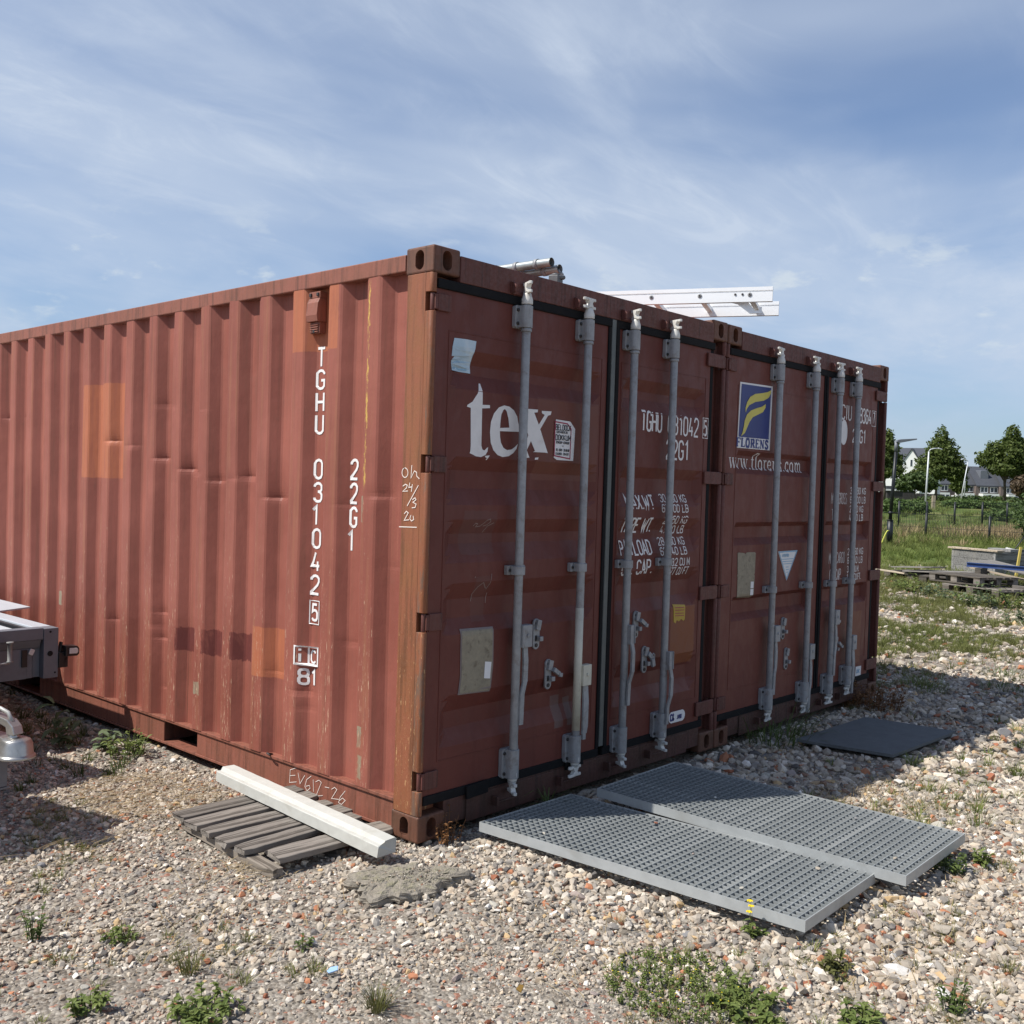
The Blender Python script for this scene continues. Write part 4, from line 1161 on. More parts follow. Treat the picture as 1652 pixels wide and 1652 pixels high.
def axis(lo, hi, a, b, step):
    mid = list(np.arange(a, b + 1e-6, step))
    up, q, s = [], b, step
    while q < hi: s *= 1.16; q += s; up.append(q)
    dn, q, s = [], a, step
    while q > lo: s *= 1.16; q -= s; dn.append(q)
    return np.array(dn[::-1] + mid + up)


gxs = axis(-1800, 2600, -4, 8, .06); gys = axis(-1800, 2600, -4.5, 4, .06)
GX, GY = np.meshgrid(gxs, gys)
GZ = hz(GX, GY)
nx, ny = len(gxs), len(gys)
me = bpy.data.meshes.new('ground')
me.vertices.add(nx * ny)
me.vertices.foreach_set('co', np.stack([GX, GY, GZ], -1).reshape(-1))
ii, jj = np.meshgrid(np.arange(nx - 1), np.arange(ny - 1))
a = (jj * nx + ii).reshape(-1)
q = np.stack([a, a + 1, a + nx + 1, a + nx], -1)
me.loops.add(q.size); me.loops.foreach_set('vertex_index', q.reshape(-1))
me.polygons.add(len(q)); me.polygons.foreach_set('loop_start', np.arange(len(q)) * 4)
me.polygons.foreach_set('use_smooth', np.ones(len(q), bool))
me.update(calc_edges=True)
ground = bpy.data.objects.new('ground', me); COL.objects.link(ground)
tag(ground, kind='structure')

m, t, bs, obj = new_mat('gravel_and_grass_ground')
gx_, gy_, gz_ = t.xyz(obj)
def voro(scale, feat='F1'):
    n = t.node('ShaderNodeTexVoronoi', feature=feat); t.l.new(obj, n.inputs['Vector']); n.inputs['Scale'].default_value = scale
    return n
v1 = voro(62); v2 = voro(150)
big = t.noise(obj, .9, 6, .6, .3); n2 = t.noise(obj, 9, 6, .7)
vc = t.xyz(v1.outputs['Color'])
dirt = t.mix(t.ramp(n2, .3, .7), (.105, .085, .064, 1), (.235, .200, .155, 1))
peb = t.mix(vc[0], (.14, .12, .095, 1), (.42, .385, .325, 1))
peb = t.mix(t.ramp(vc[1], .86, .9), peb, (.34, .13, .075, 1))
grav = t.mix(t.ramp(t.math('ADD', n2, t.math('MULTIPLY', vc[2], .3)), .45, .7), dirt, peb)
fine_ = t.xyz(v2.outputs['Color'])[0]
grav = t.mix(.35, grav, t.mix(fine_, (.09, .07, .055, 1), (.42, .37, .31, 1)))
grassc = t.mix(t.noise(obj, 2.2, 6, .7), (.055, .085, .020, 1), (.13, .17, .040, 1))
grassc = t.mix(t.ramp(t.noise(obj, .16, 4, .6), .48, .66), grassc, (.20, .185, .075, 1))
dd = t.math('ADD', t.math('MULTIPLY', t.math('SUBTRACT', gx_, CAM.x), cy), t.math('MULTIPLY', t.math('SUBTRACT', gy_, CAM.y), sy))
gm = t.ramp(t.math('ADD', dd, t.math('MULTIPLY', t.math('SUBTRACT', big, .5), 16)), 15.5, 22)
col = t.mix(gm, grav, grassc)
t.l.new(col, bs.inputs['Base Color'])
bs.inputs['Roughness'].default_value = .95
bs.inputs['Specular IOR Level'].default_value = .15
hgt = t.math('ADD', t.math('MULTIPLY', v1.outputs['Distance'], -1.0), t.math('MULTIPLY', n2, .8))
bump(t, bs, hgt, .7, .012)
me.materials.append(m)


# ---------------------------------------------------------------- scattering (stuff)
def attr_mat(name, rough=.9, noise_scale=40, nv=.35, translucent=0.0, per_island=False):
    m, t, bs, obj = new_mat(name)
    at = t.node('ShaderNodeAttribute', attribute_type='INSTANCER', attribute_name='tint')
    n = t.noise(obj, noise_scale, 5, .65)
    k = t.math('ADD', 1 - nv, t.math('MULTIPLY', n, nv * 2))
    if per_island:
        k = t.math('MULTIPLY', k, t.math('ADD', .7, t.math('MULTIPLY', t.node('ShaderNodeNewGeometry').outputs['Random Per Island'], .6)))
    cnode = t.vmath('SCALE', at.outputs['Color']); t.put(cnode.node.inputs[3], k)
    t.l.new(cnode, bs.inputs['Base Color'])
    bs.inputs['Roughness'].default_value = rough
    bs.inputs['Specular IOR Level'].default_value = .2
    if translucent:
        tr = t.node('ShaderNodeBsdfTranslucent'); t.l.new(cnode, tr.inputs[0])
        mx = t.node('ShaderNodeMixShader'); mx.inputs[0].default_value = translucent
        t.l.new(bs.outputs[0], mx.inputs[1]); t.l.new(tr.outputs[0], mx.inputs[2])
        out = [n_ for n_ in t.n if n_.type == 'OUTPUT_MATERIAL'][0]
        t.l.new(mx.outputs[0], out.inputs[0])
    return m


def scatter(name, pts, rot, scl, pick, tint, protos):
    n = len(pts)
    me = bpy.data.meshes.new(name)
    me.vertices.add(n); me.vertices.foreach_set('co', np.asarray(pts, np.float32).reshape(-1))
    for nm, typ, arr, key in (('rot', 'FLOAT_VECTOR', rot, 'vector'), ('scl', 'FLOAT_VECTOR', scl, 'vector'), ('tint', 'FLOAT_VECTOR', tint, 'vector')):
        a_ = me.attributes.new(nm, typ, 'POINT'); a_.data.foreach_set(key, np.asarray(arr, np.float32).reshape(-1))
    a_ = me.attributes.new('pick', 'INT', 'POINT'); a_.data.foreach_set('value', np.asarray(pick, np.int32))
    o = bpy.data.objects.new(name, me); COL.objects.link(o)
    coll = bpy.data.collections.new(name + '_shapes')
    for p_ in protos: coll.objects.link(p_)
    g = bpy.data.node_groups.new(name + '_scatter', 'GeometryNodeTree')
    g.interface.new_socket('Geometry', in_out='INPUT', socket_type='NodeSocketGeometry')
    g.interface.new_socket('Geometry', in_out='OUTPUT', socket_type='NodeSocketGeometry')
    gi = g.nodes.new('NodeGroupInput'); go = g.nodes.new('NodeGroupOutput')
    ci = g.nodes.new('GeometryNodeCollectionInfo'); ci.inputs['Collection'].default_value = coll
    ci.inputs['Separate Children'].default_value = True; ci.inputs['Reset Children'].default_value = True
    mp = g.nodes.new('GeometryNodeMeshToPoints')
    ip = g.nodes.new('GeometryNodeInstanceOnPoints'); ip.inputs['Pick Instance'].default_value = True
    def na(nm, ty):
        q_ = g.nodes.new('GeometryNodeInputNamedAttribute'); q_.data_type = ty; q_.inputs['Name'].default_value = nm; return q_.outputs['Attribute']
    L_ = g.links.new
    L_(gi.outputs[0], mp.inputs[0]); L_(mp.outputs[0], ip.inputs['Points']); L_(ci.outputs[0], ip.inputs['Instance'])
    L_(na('pick', 'INT'), ip.inputs['Instance Index']); L_(na('rot', 'FLOAT_VECTOR'), ip.inputs['Rotation']); L_(na('scl', 'FLOAT_VECTOR'), ip.inputs['Scale'])
    L_(ip.outputs[0], go.inputs[0])
    md = o.modifiers.new('scatter', 'NODES'); md.node_group = g
    tag(o, kind='stuff')
    return o


def stone_mesh(seed, sub=1, flat=.6, jag=.32):
    r_ = np.random.default_rng(seed)
    bm = bmesh.new(); bmesh.ops.create_icosphere(bm, subdivisions=sub, radius=1)
    dirs = r_.normal(size=(9, 3)); dirs /= np.linalg.norm(dirs, axis=1)[:, None]; cut = r_.uniform(.46, .82, 9)
    ax = np.array([1, r_.uniform(.6, .95), flat * r_.uniform(.8, 1.2)])
    for v in bm.verts:
        p_ = np.array(v.co)
        for dv, c_ in zip(dirs, cut):
            h = p_ @ dv
            if h > c_: p_ = p_ - dv * (h - c_)
        p_ = p_ * (1 + r_.uniform(-jag, jag) * .22) * ax
        v.co = p_
    me = bpy.data.meshes.new('stone'); bm.to_mesh(me); bm.free()
    return me


PAL = np.array([(.46, .44, .395), (.38, .355, .315), (.30, .28, .245), (.42, .385, .325), (.23, .225, .215), (.58, .56, .51), (.33, .295, .25),
                (.40, .345, .275), (.14, .138, .138), (.28, .12, .075), (.36, .17, .10), (.44, .335, .20), (.25, .165, .125), (.74, .73, .70)])
PAL = PAL * np.array((1.08, 1.0, .92))
PW = np.array([.14, .17, .15, .14, .085, .07, .11, .08, .035, .020, .014, .018, .030, .014]); PW /= PW.sum()
smat = attr_mat('gravel_stone', .9, 1.6, .32)
sprot = []
for i in range(10):
    me_ = stone_mesh(100 + i, 1, .62); me_.materials.append(smat)
    sprot.append(bpy.data.objects.new('stone_shape', me_))


def in_quad(x, y, poly):
    ins = np.ones(len(x), bool)
    n = len(poly)
    ar = sum(poly[i][0] * poly[(i + 1) % n][1] - poly[(i + 1) % n][0] * poly[i][1] for i in range(n))
    for i in range(n):
        (xa, ya), (xb, yb) = poly[i], poly[(i + 1) % n]
        c_ = (xb - xa) * (y - ya) - (yb - ya) * (x - xa)
        ins &= (c_ * (1 if ar > 0 else -1) > 0)
    return ins


GR_A = dict(o=(.312, -1.645), yaw=3.1, w=.690, l=1.50, z0=.026, z1=.067, lift=.024, roll=2.0, pitch=-.25)
GR_B = dict(o=(.985, -1.735), yaw=.8, w=.70, l=1.50, z0=.064, z1=.106, lift=-.010, roll=0, pitch=.45)


def gr_quad(g, e=0.0):
    c_, s_ = math.cos(R(g['yaw'])), math.sin(R(g['yaw']))
    return [(g['o'][0] + a * c_ - b * s_, g['o'][1] + a * s_ + b * c_) for a, b in ((-e, -e), (g['w'] + e, -e), (g['w'] + e, g['l'] + e), (-e, g['l'] + e))]


MAT_Q = [(2.99, -.27), (3.96, -.30), (4.06, -.885), (3.06, -.86)]
PAL_Q = [(-.67, .11), (-.02, .09), (-.02, .90), (-.63, .93)]


def frame_ok(x, y, m_=260):
    dx, dy = x - CAM.x, y - CAM.y
    zf = dx * cy + dy * sy; xr = dx * sy - dy * cy
    u = 826 + 1637 * xr / np.maximum(zf, .1)
    return (zf > 2.0) & (u > -m_) & (u < 1652 + m_), zf, u


def candidates(n, d0, d1):
    """points uniform on the ground between depths d0 and d1 inside the view with a margin"""
    d = np.sqrt(rng.uniform(d0 * d0, d1 * d1, n)); s_ = rng.uniform(-.68, .68, n)
    f = np.array((cy, sy)); r_ = np.array((sy, -cy))
    x = CAM.x + d * (f[0] + r_[0] * s_); y = CAM.y + d * (f[1] + r_[1] * s_)
    bad = ((x > .03) & (x < 4.9) & (y > .02) & (y < 6.1))
    return x, y, d, bad


def noise2(x, y, s, seed=0):
    """cheap smooth value noise in numpy"""
    r_ = np.random.default_rng(900 + seed); tb = r_.uniform(0, 1, (64, 64))
    xs_, ys_ = x * s + 31.7, y * s + 17.3
    xi, yi = np.floor(xs_).astype(int), np.floor(ys_).astype(int); fx, fy = xs_ - xi, ys_ - yi
    fx = fx * fx * (3 - 2 * fx); fy = fy * fy * (3 - 2 * fy)
    g_ = lambda i, j: tb[i % 64, j % 64]
    return (g_(xi, yi) * (1 - fx) + g_(xi + 1, yi) * fx) * (1 - fy) + (g_(xi, yi + 1) * (1 - fx) + g_(xi + 1, yi + 1) * fx) * fy


def make_gravel():
    P_, R_, S_, K_, T_ = [], [], [], [], []
    for (n, d0, d1, r0, r1) in ((40000, 2.0, 3.4, .0040, .0170), (80000, 3.2, 5.6, .0055, .024), (50000, 5.4, 9.5, .0090, .034), (34000, 9, 17, .013, .046), (12000, 16, 24, .03, .06)):
        x, y, d, bad = candidates(n, d0, d1)
        for g_ in (GR_A, GR_B): bad |= in_quad(x, y, gr_quad(g_, -.02)) & (rng.uniform(size=n) > .35)
        bad |= in_quad(x, y, MAT_Q) | (in_quad(x, y, PAL_Q) & (rng.uniform(size=n) > .35))
        coarse = np.clip(sstep(-.3, .7, x - .25 * y - .25) + 1.2 * np.exp(-(((x - .1) / .5) ** 2 + ((y + .35) / .4) ** 2)), 0, 1)
        patch = noise2(x, y, 1.3, 3)
        # sandy spots keep fewer stones
        bad |= rng.uniform(size=n) < .80 * sstep(.50, .80, .6 * noise2(x, y, 1.7, 5) + .4 * noise2(x, y, 5.5, 6)) * (1 - .6 * coarse)
        r_ = rng.uniform(0, 1, n) ** 3.4
        r_ = r0 + (r1 - r0) * r_
        r_ = r_ * (1 + .28 * coarse * rng.uniform(0, 1.0, n)) * (.68 + .40 * patch + .18 * coarse)
        if d0 > 8: bad |= rng.uniform(size=n) < .6 * sstep(12, 20, d)
        ok = ~bad
        x, y, r_ = x[ok], y[ok], r_[ok]; k = len(x)
        z = hz(x, y) + r_ * rng.uniform(-.05, .42, k)
        P_.append(np.stack([x, y, z], -1))
        R_.append(np.stack([rng.normal(0, .35, k), rng.normal(0, .35, k), rng.uniform(0, 6.283, k)], -1))
        S_.append(r_[:, None] * rng.uniform(.75, 1.3, (k, 3)))
        K_.append(rng.integers(0, 10, k))
        T_.append(PAL[rng.choice(len(PAL), k, p=PW)] * rng.uniform(.8, 1.2, (k, 1)))
    n = 420                                                            # pebbles stuck in the old concrete lump
    a_, q_ = rng.uniform(0, 6.283, n), np.sqrt(rng.uniform(0, 1, n))
    lx, ly = .185 * q_ * np.cos(a_), .120 * q_ * np.sin(a_); c0, s0 = math.cos(R(-38)), math.sin(R(-38))
    x, y = -.345 + lx * c0 - ly * s0, -.300 + lx * s0 + ly * c0
    r_ = .0025 + .0075 * rng.uniform(0, 1, n) ** 2.5
    P_.append(np.stack([x, y, hz(x, y) + .006 + .038 * (1 - .25 * q_ ** 3) + .001], -1)); R_.append(rng.normal(0, .5, (n, 3)))
    S_.append(r_[:, None] * rng.uniform(.7, 1.3, (n, 3))); K_.append(rng.integers(0, 10, n)); T_.append(PAL[rng.choice(len(PAL), n, p=PW)] * .8)
    return scatter('gravel', np.concatenate(P_), np.concatenate(R_), np.concatenate(S_), np.concatenate(K_), np.concatenate(T_), sprot)


make_gravel()

# larger stones, one by one
def stone_mat(c, nm): return simple(nm, c, .88, 0, .3, 55, .25, (c[0] * .6, c[1] * .55, c[2] * .5), .5)
bmats = [stone_mat((.42, .39, .33), 'pale_grey_stone'), stone_mat((.35, .305, .245), 'beige_stone'), stone_mat((.31, .25, .22), 'brownish_stone'), stone_mat((.20, .195, .195), 'dark_grey_stone'),
         stone_mat((.64, .61, .56), 'whitish_stone'), stone_mat((.33, .125, .072), 'brick_rubble'), stone_mat((.42, .30, .18), 'tan_stone')]
blib = {}
for i in range(6):
    for j in range(7):
        me_ = stone_mesh(300 + i, 2, .62, .2); me_.materials.append(bmats[j]); blib[i, j] = me_
cnt = 0
bw = np.array([.29, .27, .15, .09, .10, .045, .055]); bw /= bw.sum()
while cnt < 290:
    x, y, d, bad = candidates(1, 2.3, 7.0)
    if bad[0]: continue
    x, y, d = float(x[0]), float(y[0]), float(d[0])
    X_, Y_ = np.array([x]), np.array([y])
    if any(in_quad(X_, Y_, gr_quad(g_, .02))[0] for g_ in (GR_A, GR_B)) or in_quad(X_, Y_, MAT_Q)[0] or in_quad(X_, Y_, PAL_Q)[0]: continue
    coarse = float(np.clip(sstep(-.2, .8, x - .25 * y - .25) + 1.3 * math.exp(-(((x - .15) / .55) ** 2 + ((y + .45) / .4) ** 2)), 0, 1.2))
    if random.random() > .22 + .8 * coarse: continue
    if -.45 < x < .02 and -.25 < y < 1.2: continue
    r_ = random.uniform(.010, .019) * (1 + .6 * coarse * random.random()) * (.9 + .08 * d)
    if x > -.1 and random.random() < .10: r_ *= 1.45
    j = int(rng.choice(7, p=bw))
    o = bpy.data.objects.new('stone', blib[random.randrange(6), j]); COL.objects.link(o); o.parent = ground
    o.location = (x, y, float(hz(x, y)) + r_ * random.uniform(.12, .4))
    o.rotation_euler = (random.gauss(0, .3), random.gauss(0, .3), random.uniform(0, 6.3))
    o.scale = (r_ * random.uniform(.85, 1.35), r_ * random.uniform(.8, 1.1), r_ * random.uniform(.75, 1.1))
    cnt += 1


# ---------------------------------------------------------------- plants
def blade(mb, base, yaw, lean, L_, w, droop=.5, seg=3):
    """one grass blade or narrow leaf: a bent tapering strip"""
    dx, dy = math.cos(yaw), math.sin(yaw); px_, py_ = -dy, dx
    vs = []; x, y, z = base; an = lean
    for i in range(seg + 1):
        k = i / seg; ww = w * (1 - k) ** .7 if i < seg else 0
        if i < seg: vs += [(x + px_ * ww, y + py_ * ww, z), (x - px_ * ww, y - py_ * ww, z)]
        else: vs.append((x, y, z))
        x += dx * math.sin(an) * L_ / seg; y += dy * math.sin(an) * L_ / seg; z += math.cos(an) * L_ / seg
        an += droop / seg * 1.6
    fs = [(2 * i, 2 * i + 1, 2 * i + 3, 2 * i + 2) for i in range(seg - 1)] + [(2 * seg - 2, 2 * seg - 1, 2 * seg)]
    mb.add(vs, fs)


def leaf(mb, base, yaw, tilt, L_, w, curl=.4):
    """a broad leaf with a folded midrib"""
    dx, dy = math.cos(yaw), math.sin(yaw); px_, py_ = -dy, dx
    prof = [(0, .12), (.25, .8), (.55, 1.0), (.82, .6), (1, .0)]
    vs = []; an = tilt; x, y, z = base; pk = 0
    for k, ww in prof:
        x += dx * math.cos(an) * (k - pk) * L_; y += dy * math.cos(an) * (k - pk) * L_; z += math.sin(an) * (k - pk) * L_
        an -= curl * (k - pk) * 2; pk = k
        h = w * ww
        vs += [(x + px_ * h, y + py_ * h, z + h * .35), (x, y, z), (x - px_ * h, y - py_ * h, z + h * .35)]
    fs = []
    for i in range(4):
        b = 3 * i
        fs += [(b, b + 1, b + 4, b + 3), (b + 1, b + 2, b + 5, b + 4)]
    mb.add(vs, fs)


def plant_mat(name, c, c2, tr=.3):
    m, t, bs, obj = new_mat(name)
    rp = t.node('ShaderNodeNewGeometry').outputs['Random Per Island']
    n = t.noise(obj, 12, 4, .6)
    col = t.mix(t.math('ADD', t.math('MULTIPLY', rp, .7), t.math('MULTIPLY', n, .3)), c4(c), c4(c2))
    t.l.new(col, bs.inputs['Base Color']); bs.inputs['Roughness'].default_value = .6; bs.inputs['Specular IOR Level'].default_value = .3
    trn = t.node('ShaderNodeBsdfTranslucent'); t.l.new(col, trn.inputs[0])
    mx = t.node('ShaderNodeMixShader'); mx.inputs[0].default_value = tr
    t.l.new(bs.outputs[0], mx.inputs[1]); t.l.new(trn.outputs[0], mx.inputs[2])
    t.l.new(mx.outputs[0], [q_ for q_ in t.n if q_.type == 'OUTPUT_MATERIAL'][0].inputs[0])
    return m


M['leaf'] = plant_mat('fresh_green_leaf', (.085, .125, .026), (.215, .255, .075))
M['leaf_dark'] = plant_mat('dark_green_leaf', (.060, .095, .024), (.145, .185, .055))
M['leaf_grey'] = plant_mat('grey_green_leaf', (.11, .15, .075), (.18, .225, .12))
M['leaf_olive'] = plant_mat('olive_leaf', (.10, .105, .032), (.185, .18, .06))
M['leaf_brown'] = plant_mat('withered_brown_leaf', (.13, .055, .022), (.26, .13, .05), .15)
M['straw'] = plant_mat('dry_straw', (.26, .185, .095), (.46, .36, .20), .2)
M['petal'] = plant_mat('yellow_petal', (.80, .60, .02), (.85, .68, .04), .2)


def tuft_mb(n, L_, w, spread, lean0=.05, lean1=.75, droop=.6):
    mb = MB()
    for i in range(n):
        a_ = random.uniform(0, 6.283); r_ = spread * math.sqrt(random.random())
        blade(mb, (r_ * math.cos(a_), r_ * math.sin(a_), -.004), a_ + random.gauss(0, .5), random.uniform(lean0, lean1), L_ * random.uniform(.45, 1.1), w * random.uniform(.7, 1.2), droop * random.uniform(.3, 1.3))
    return mb


def weed_mb(n, L_, h, spread):
    """leafy weed: short stems each with a few broad leaves"""
    mb = MB()
    for i in range(n):
        a_ = random.uniform(0, 6.283); r_ = spread * math.sqrt(random.random())
        bx_, by_ = r_ * math.cos(a_), r_ * math.sin(a_)
        hh = h * random.uniform(.3, 1.0)
        mb.tube([(bx_, by_, -.005), (bx_ + .1 * hh * math.cos(a_), by_ + .1 * hh * math.sin(a_), hh * .6), (bx_ + .25 * hh * math.cos(a_), by_ + .25 * hh * math.sin(a_), hh)], [.0018, .0014, .0009], 4, False)
        for k in range(random.randint(4, 7)):
            q_ = random.uniform(.1, 1); y_ = random.uniform(0, 6.283)
            leaf(mb, (bx_ + .2 * hh * q_ * math.cos(a_), by_ + .2 * hh * q_ * math.sin(a_), hh * q_), y_, random.uniform(.0, .8), L_ * random.uniform(.55, 1.1), L_ * random.uniform(.16, .26), random.uniform(.2, .8))
    return mb


def put_plant(name, mb, mat, x, y, label, cat, z=None, group=None, rz=0):
    o = mb.build(name, mat, None, fix=False)
    o.location = (x, y, float(hz(x, y)) + .006 if z is None else z); o.rotation_euler = (0, 0, rz)
    return tag(o, label, cat, group)


GW = 'weeds growing through the gravel'
GT = 'grass tufts on the gravel'
put_plant('grass_tuft', tuft_mb(110, .105, .0016, .030), M['leaf_olive'], -.98, -.90, 'rounded tuft of thin grass with straw base, low centre of foreground gravel', 'grass tuft', group=GT)
put_plant('grass_tuft', tuft_mb(75, .095, .0017, .028), M['leaf_olive'], -1.26, -.30, 'upright grass tuft just behind the large leafy weed at lower left', 'grass tuft', group=GT)
put_plant('weed', weed_mb(51, 0.031, .055, .095), M['leaf'], -1.37, -.58, 'large spreading leafy weed at the bottom edge left of centre', 'weed', group=GW)
put_plant('weed', weed_mb(23, 0.030, .05, .045), M['leaf'], -1.60, -.31, 'small bright leafy weed near the lower left corner', 'weed', group=GW)
put_plant('weed', weed_mb(13, 0.025, .12, .022), M['leaf_dark'], -1.51, .27, 'tall thin weed at the far left edge of the foreground', 'weed', group=GW)
put_plant('weed', weed_mb(15, 0.026, .05, .045), M['leaf'], -1.31, .06, 'scattered little green sprig left of the weathered pallet planks', 'weed', group=GW)
put_plant('ground_cover', weed_mb(430, .014, .030, .23), M['leaf'], -.22, -1.47, 'wide mat of low green weeds dotted with tiny yellow flowers', 'ground cover')
put_plant('weed', weed_mb(44, 0.037, .05, .12), M['leaf'], -.16, -1.70, 'broad leaved weed at bottom edge overlapping the weed mat on its right', 'weed', group=GW)
put_plant('weed', weed_mb(15, 0.037, .08, .04), M['leaf_olive'], .22, -1.80, 'tousled weed on the gravel just below the near grating corner', 'weed', group=GW)
put_plant('weed', weed_mb(27, 0.033, .09, .06), M['leaf_dark'], 1.46, -1.74, 'bushy weed against the outer end of the far steel grating', 'weed', group=GW)
put_plant('weed', weed_mb(13, 0.037, .07, .03), M['leaf'], 1.66, -1.80, 'light green weed at the outermost corner of the far grating', 'weed', group=GW)
put_plant('weed', weed_mb(15, 0.027, .11, .03), M['leaf_dark'], .27, -2.16, 'upright branching weed near the lower right corner', 'weed', group=GW)
put_plant('grass_tuft', tuft_mb(60, .07, .0015, .03), M['leaf_olive'], .68, -2.20, 'olive grass tuft at the right edge of the foreground', 'grass tuft', group=GT)
put_plant('weed', weed_mb(23, 0.044, .15, .10), M['leaf'], -.19, 2.22, 'fresh leafy weed in the sun by the fork pocket', 'weed', group=GW)
o = put_plant('weed', weed_mb(5, .12, .32, .04), M['leaf_grey'], -.36, 2.62, 'tall grey green weed in the shade beside the trailer', 'weed', group=GW)
put_plant('weed', weed_mb(4, .10, .12, .04), M['leaf_grey'], -.25, 2.38, 'grey green weed with long leaves between pocket and trailer', 'weed', group=GW)
put_plant('grass_tuft', tuft_mb(16, .26, .0045, .02, .1, .9, 1.0), M['leaf_dark'], .83, -.05, 'wide bladed grass tuft behind the near grating under a locking bar', 'grass tuft', group=GT)
put_plant('grass_tuft', tuft_mb(150, .34, .0035, .24, .1, 1.1, 1.2), M['leaf_dark'], 3.02, -.10, 'long lush grass tuft under the doors beside the black mat', 'grass tuft', group=GT)
put_plant('withered_plant', weed_mb(20, 0.024, .15, .05), M['leaf_brown'], .13, -.06, 'withered brown plant at the foot of the rusty corner', 'plant')
put_plant('shrub', weed_mb(102, 0.044, .22, .22), [M['leaf_brown']], 4.52, -.10, 'brownish low shrub at the foot of the far right door', 'shrub')
put_plant('grass_tuft', tuft_mb(45, .13, .0018, .05), M['leaf_olive'], 2.62, -1.50, 'thin olive grass tuft right of the gratings near the frame edge', 'grass tuft', group=GT)
put_plant('grass_tuft', tuft_mb(40, .14, .0018, .05), M['leaf'], 2.22, -1.62, 'green grass tuft beyond the outer corner of the far grating', 'grass tuft', group=GT)
put_plant('grass_tuft', tuft_mb(45, .055, .0013, .022), M['straw'], .02, -1.06, 'dry straw coloured tuft in the middle of the foreground rubble', 'grass tuft', group=GT)
put_plant('weed', weed_mb(8, 0.022, .035, .03), M['leaf_dark'], -.90, -.42, 'tiny dark sprig alone on fine gravel near the blue shard', 'weed', group=GW)
put_plant('weed', weed_mb(23, 0.033, .05, .06), M['leaf'], .02, -1.98, 'leafy weed cut by the bottom edge well to the right of the weed mat', 'weed', group=GW)
# buttercup-like flower with yellow heads
fp = thing('flowering_weed', 'thin weed with bright yellow flowers in front of the near grating', 'flower', (.27, -1.475, float(hz(.27, -1.475))))
weed_mb(11, 0.033, .06, .03).build('foliage', M['leaf'], fp, fix=False)
for (fx, fy, fz) in ((-.03, .0, .115), (-.036, .004, .095), (-.022, .01, .128)):
    mb = MB(); mb.tube([(0, 0, 0), (fx * .6, fy, fz * .6), (fx, fy, fz)], .0011, 4); mb.build('stem', M['leaf_olive'], fp)
    mb = MB()
    for k in range(7): leaf(mb, (fx, fy, fz), k * .9, .5, .013, .0055, .5)
    mb.build('flower_head', M['petal'], fp, fix=False)
dots = MB()
for i in range(34):
    a_, r_ = random.uniform(0, 6.28), .21 * math.sqrt(random.random())
    dots.add([(x_ + r_ * math.cos(a_), y_ + r_ * math.sin(a_), .034 + z_) for x_, y_, z_ in ((-.003, 0, 0), (0, .003, .001), (.003, 0, 0), (0, -.003, .001))], [(0, 1, 2, 3)])
o = [q_ for q_ in scene.objects if q_.name.startswith('ground_cover')][0]
d_ = dots.build('blossom', M['petal'], o, fix=False); tag(d_, kind='stuff')

# grass over the far side of the yard and in the field
gmat = attr_mat('grass_blades', .7, 6, .25, .35, True)
gprot = []
for i in range(5):
    ob = tuft_mb(26 + 4 * i, 1.0, .024, .30, .05, .8, .7).build('tuft_shape', gmat, None, fix=False, link=False)
    gprot.append(ob)


def make_grass(name, specs):
    P_, R_, S_, K_, T_ = [], [], [], [], []
    for (n, d0, d1, hgt_, fn, cols) in specs:
        x, y, d, bad = candidates(n, d0, d1)
        for g_ in (GR_A, GR_B): bad |= in_quad(x, y, gr_quad(g_, .03))
        bad |= in_quad(x, y, MAT_Q) | in_quad(x, y, PAL_Q)
        bad |= rng.uniform(size=n) > fn(x, y, d)
        ok = ~bad; x, y, d = x[ok], y[ok], d[ok]; k = len(x)
        P_.append(np.stack([x, y, hz(x, y) - .005], -1))
        R_.append(np.stack([rng.normal(0, .1, k), rng.normal(0, .1, k), rng.uniform(0, 6.28, k)], -1))
        h_ = hgt_ * rng.uniform(.55, 1.25, k)
        S_.append(np.stack([h_ * 1.1, h_ * 1.1, h_], -1)); K_.append(rng.integers(0, 5, k))
        c_ = np.array(cols); a_ = rng.uniform(0, 1, (k, 1)); w_ = noise2(x, y, .6, 9)[:, None]
        T_.append((c_[0] * (1 - a_) + c_[1] * a_) * (1 - .6 * w_) + c_[2] * .6 * w_)
    return scatter(name, np.concatenate(P_), np.concatenate(R_), np.concatenate(S_), np.concatenate(K_), np.concatenate(T_), gprot)


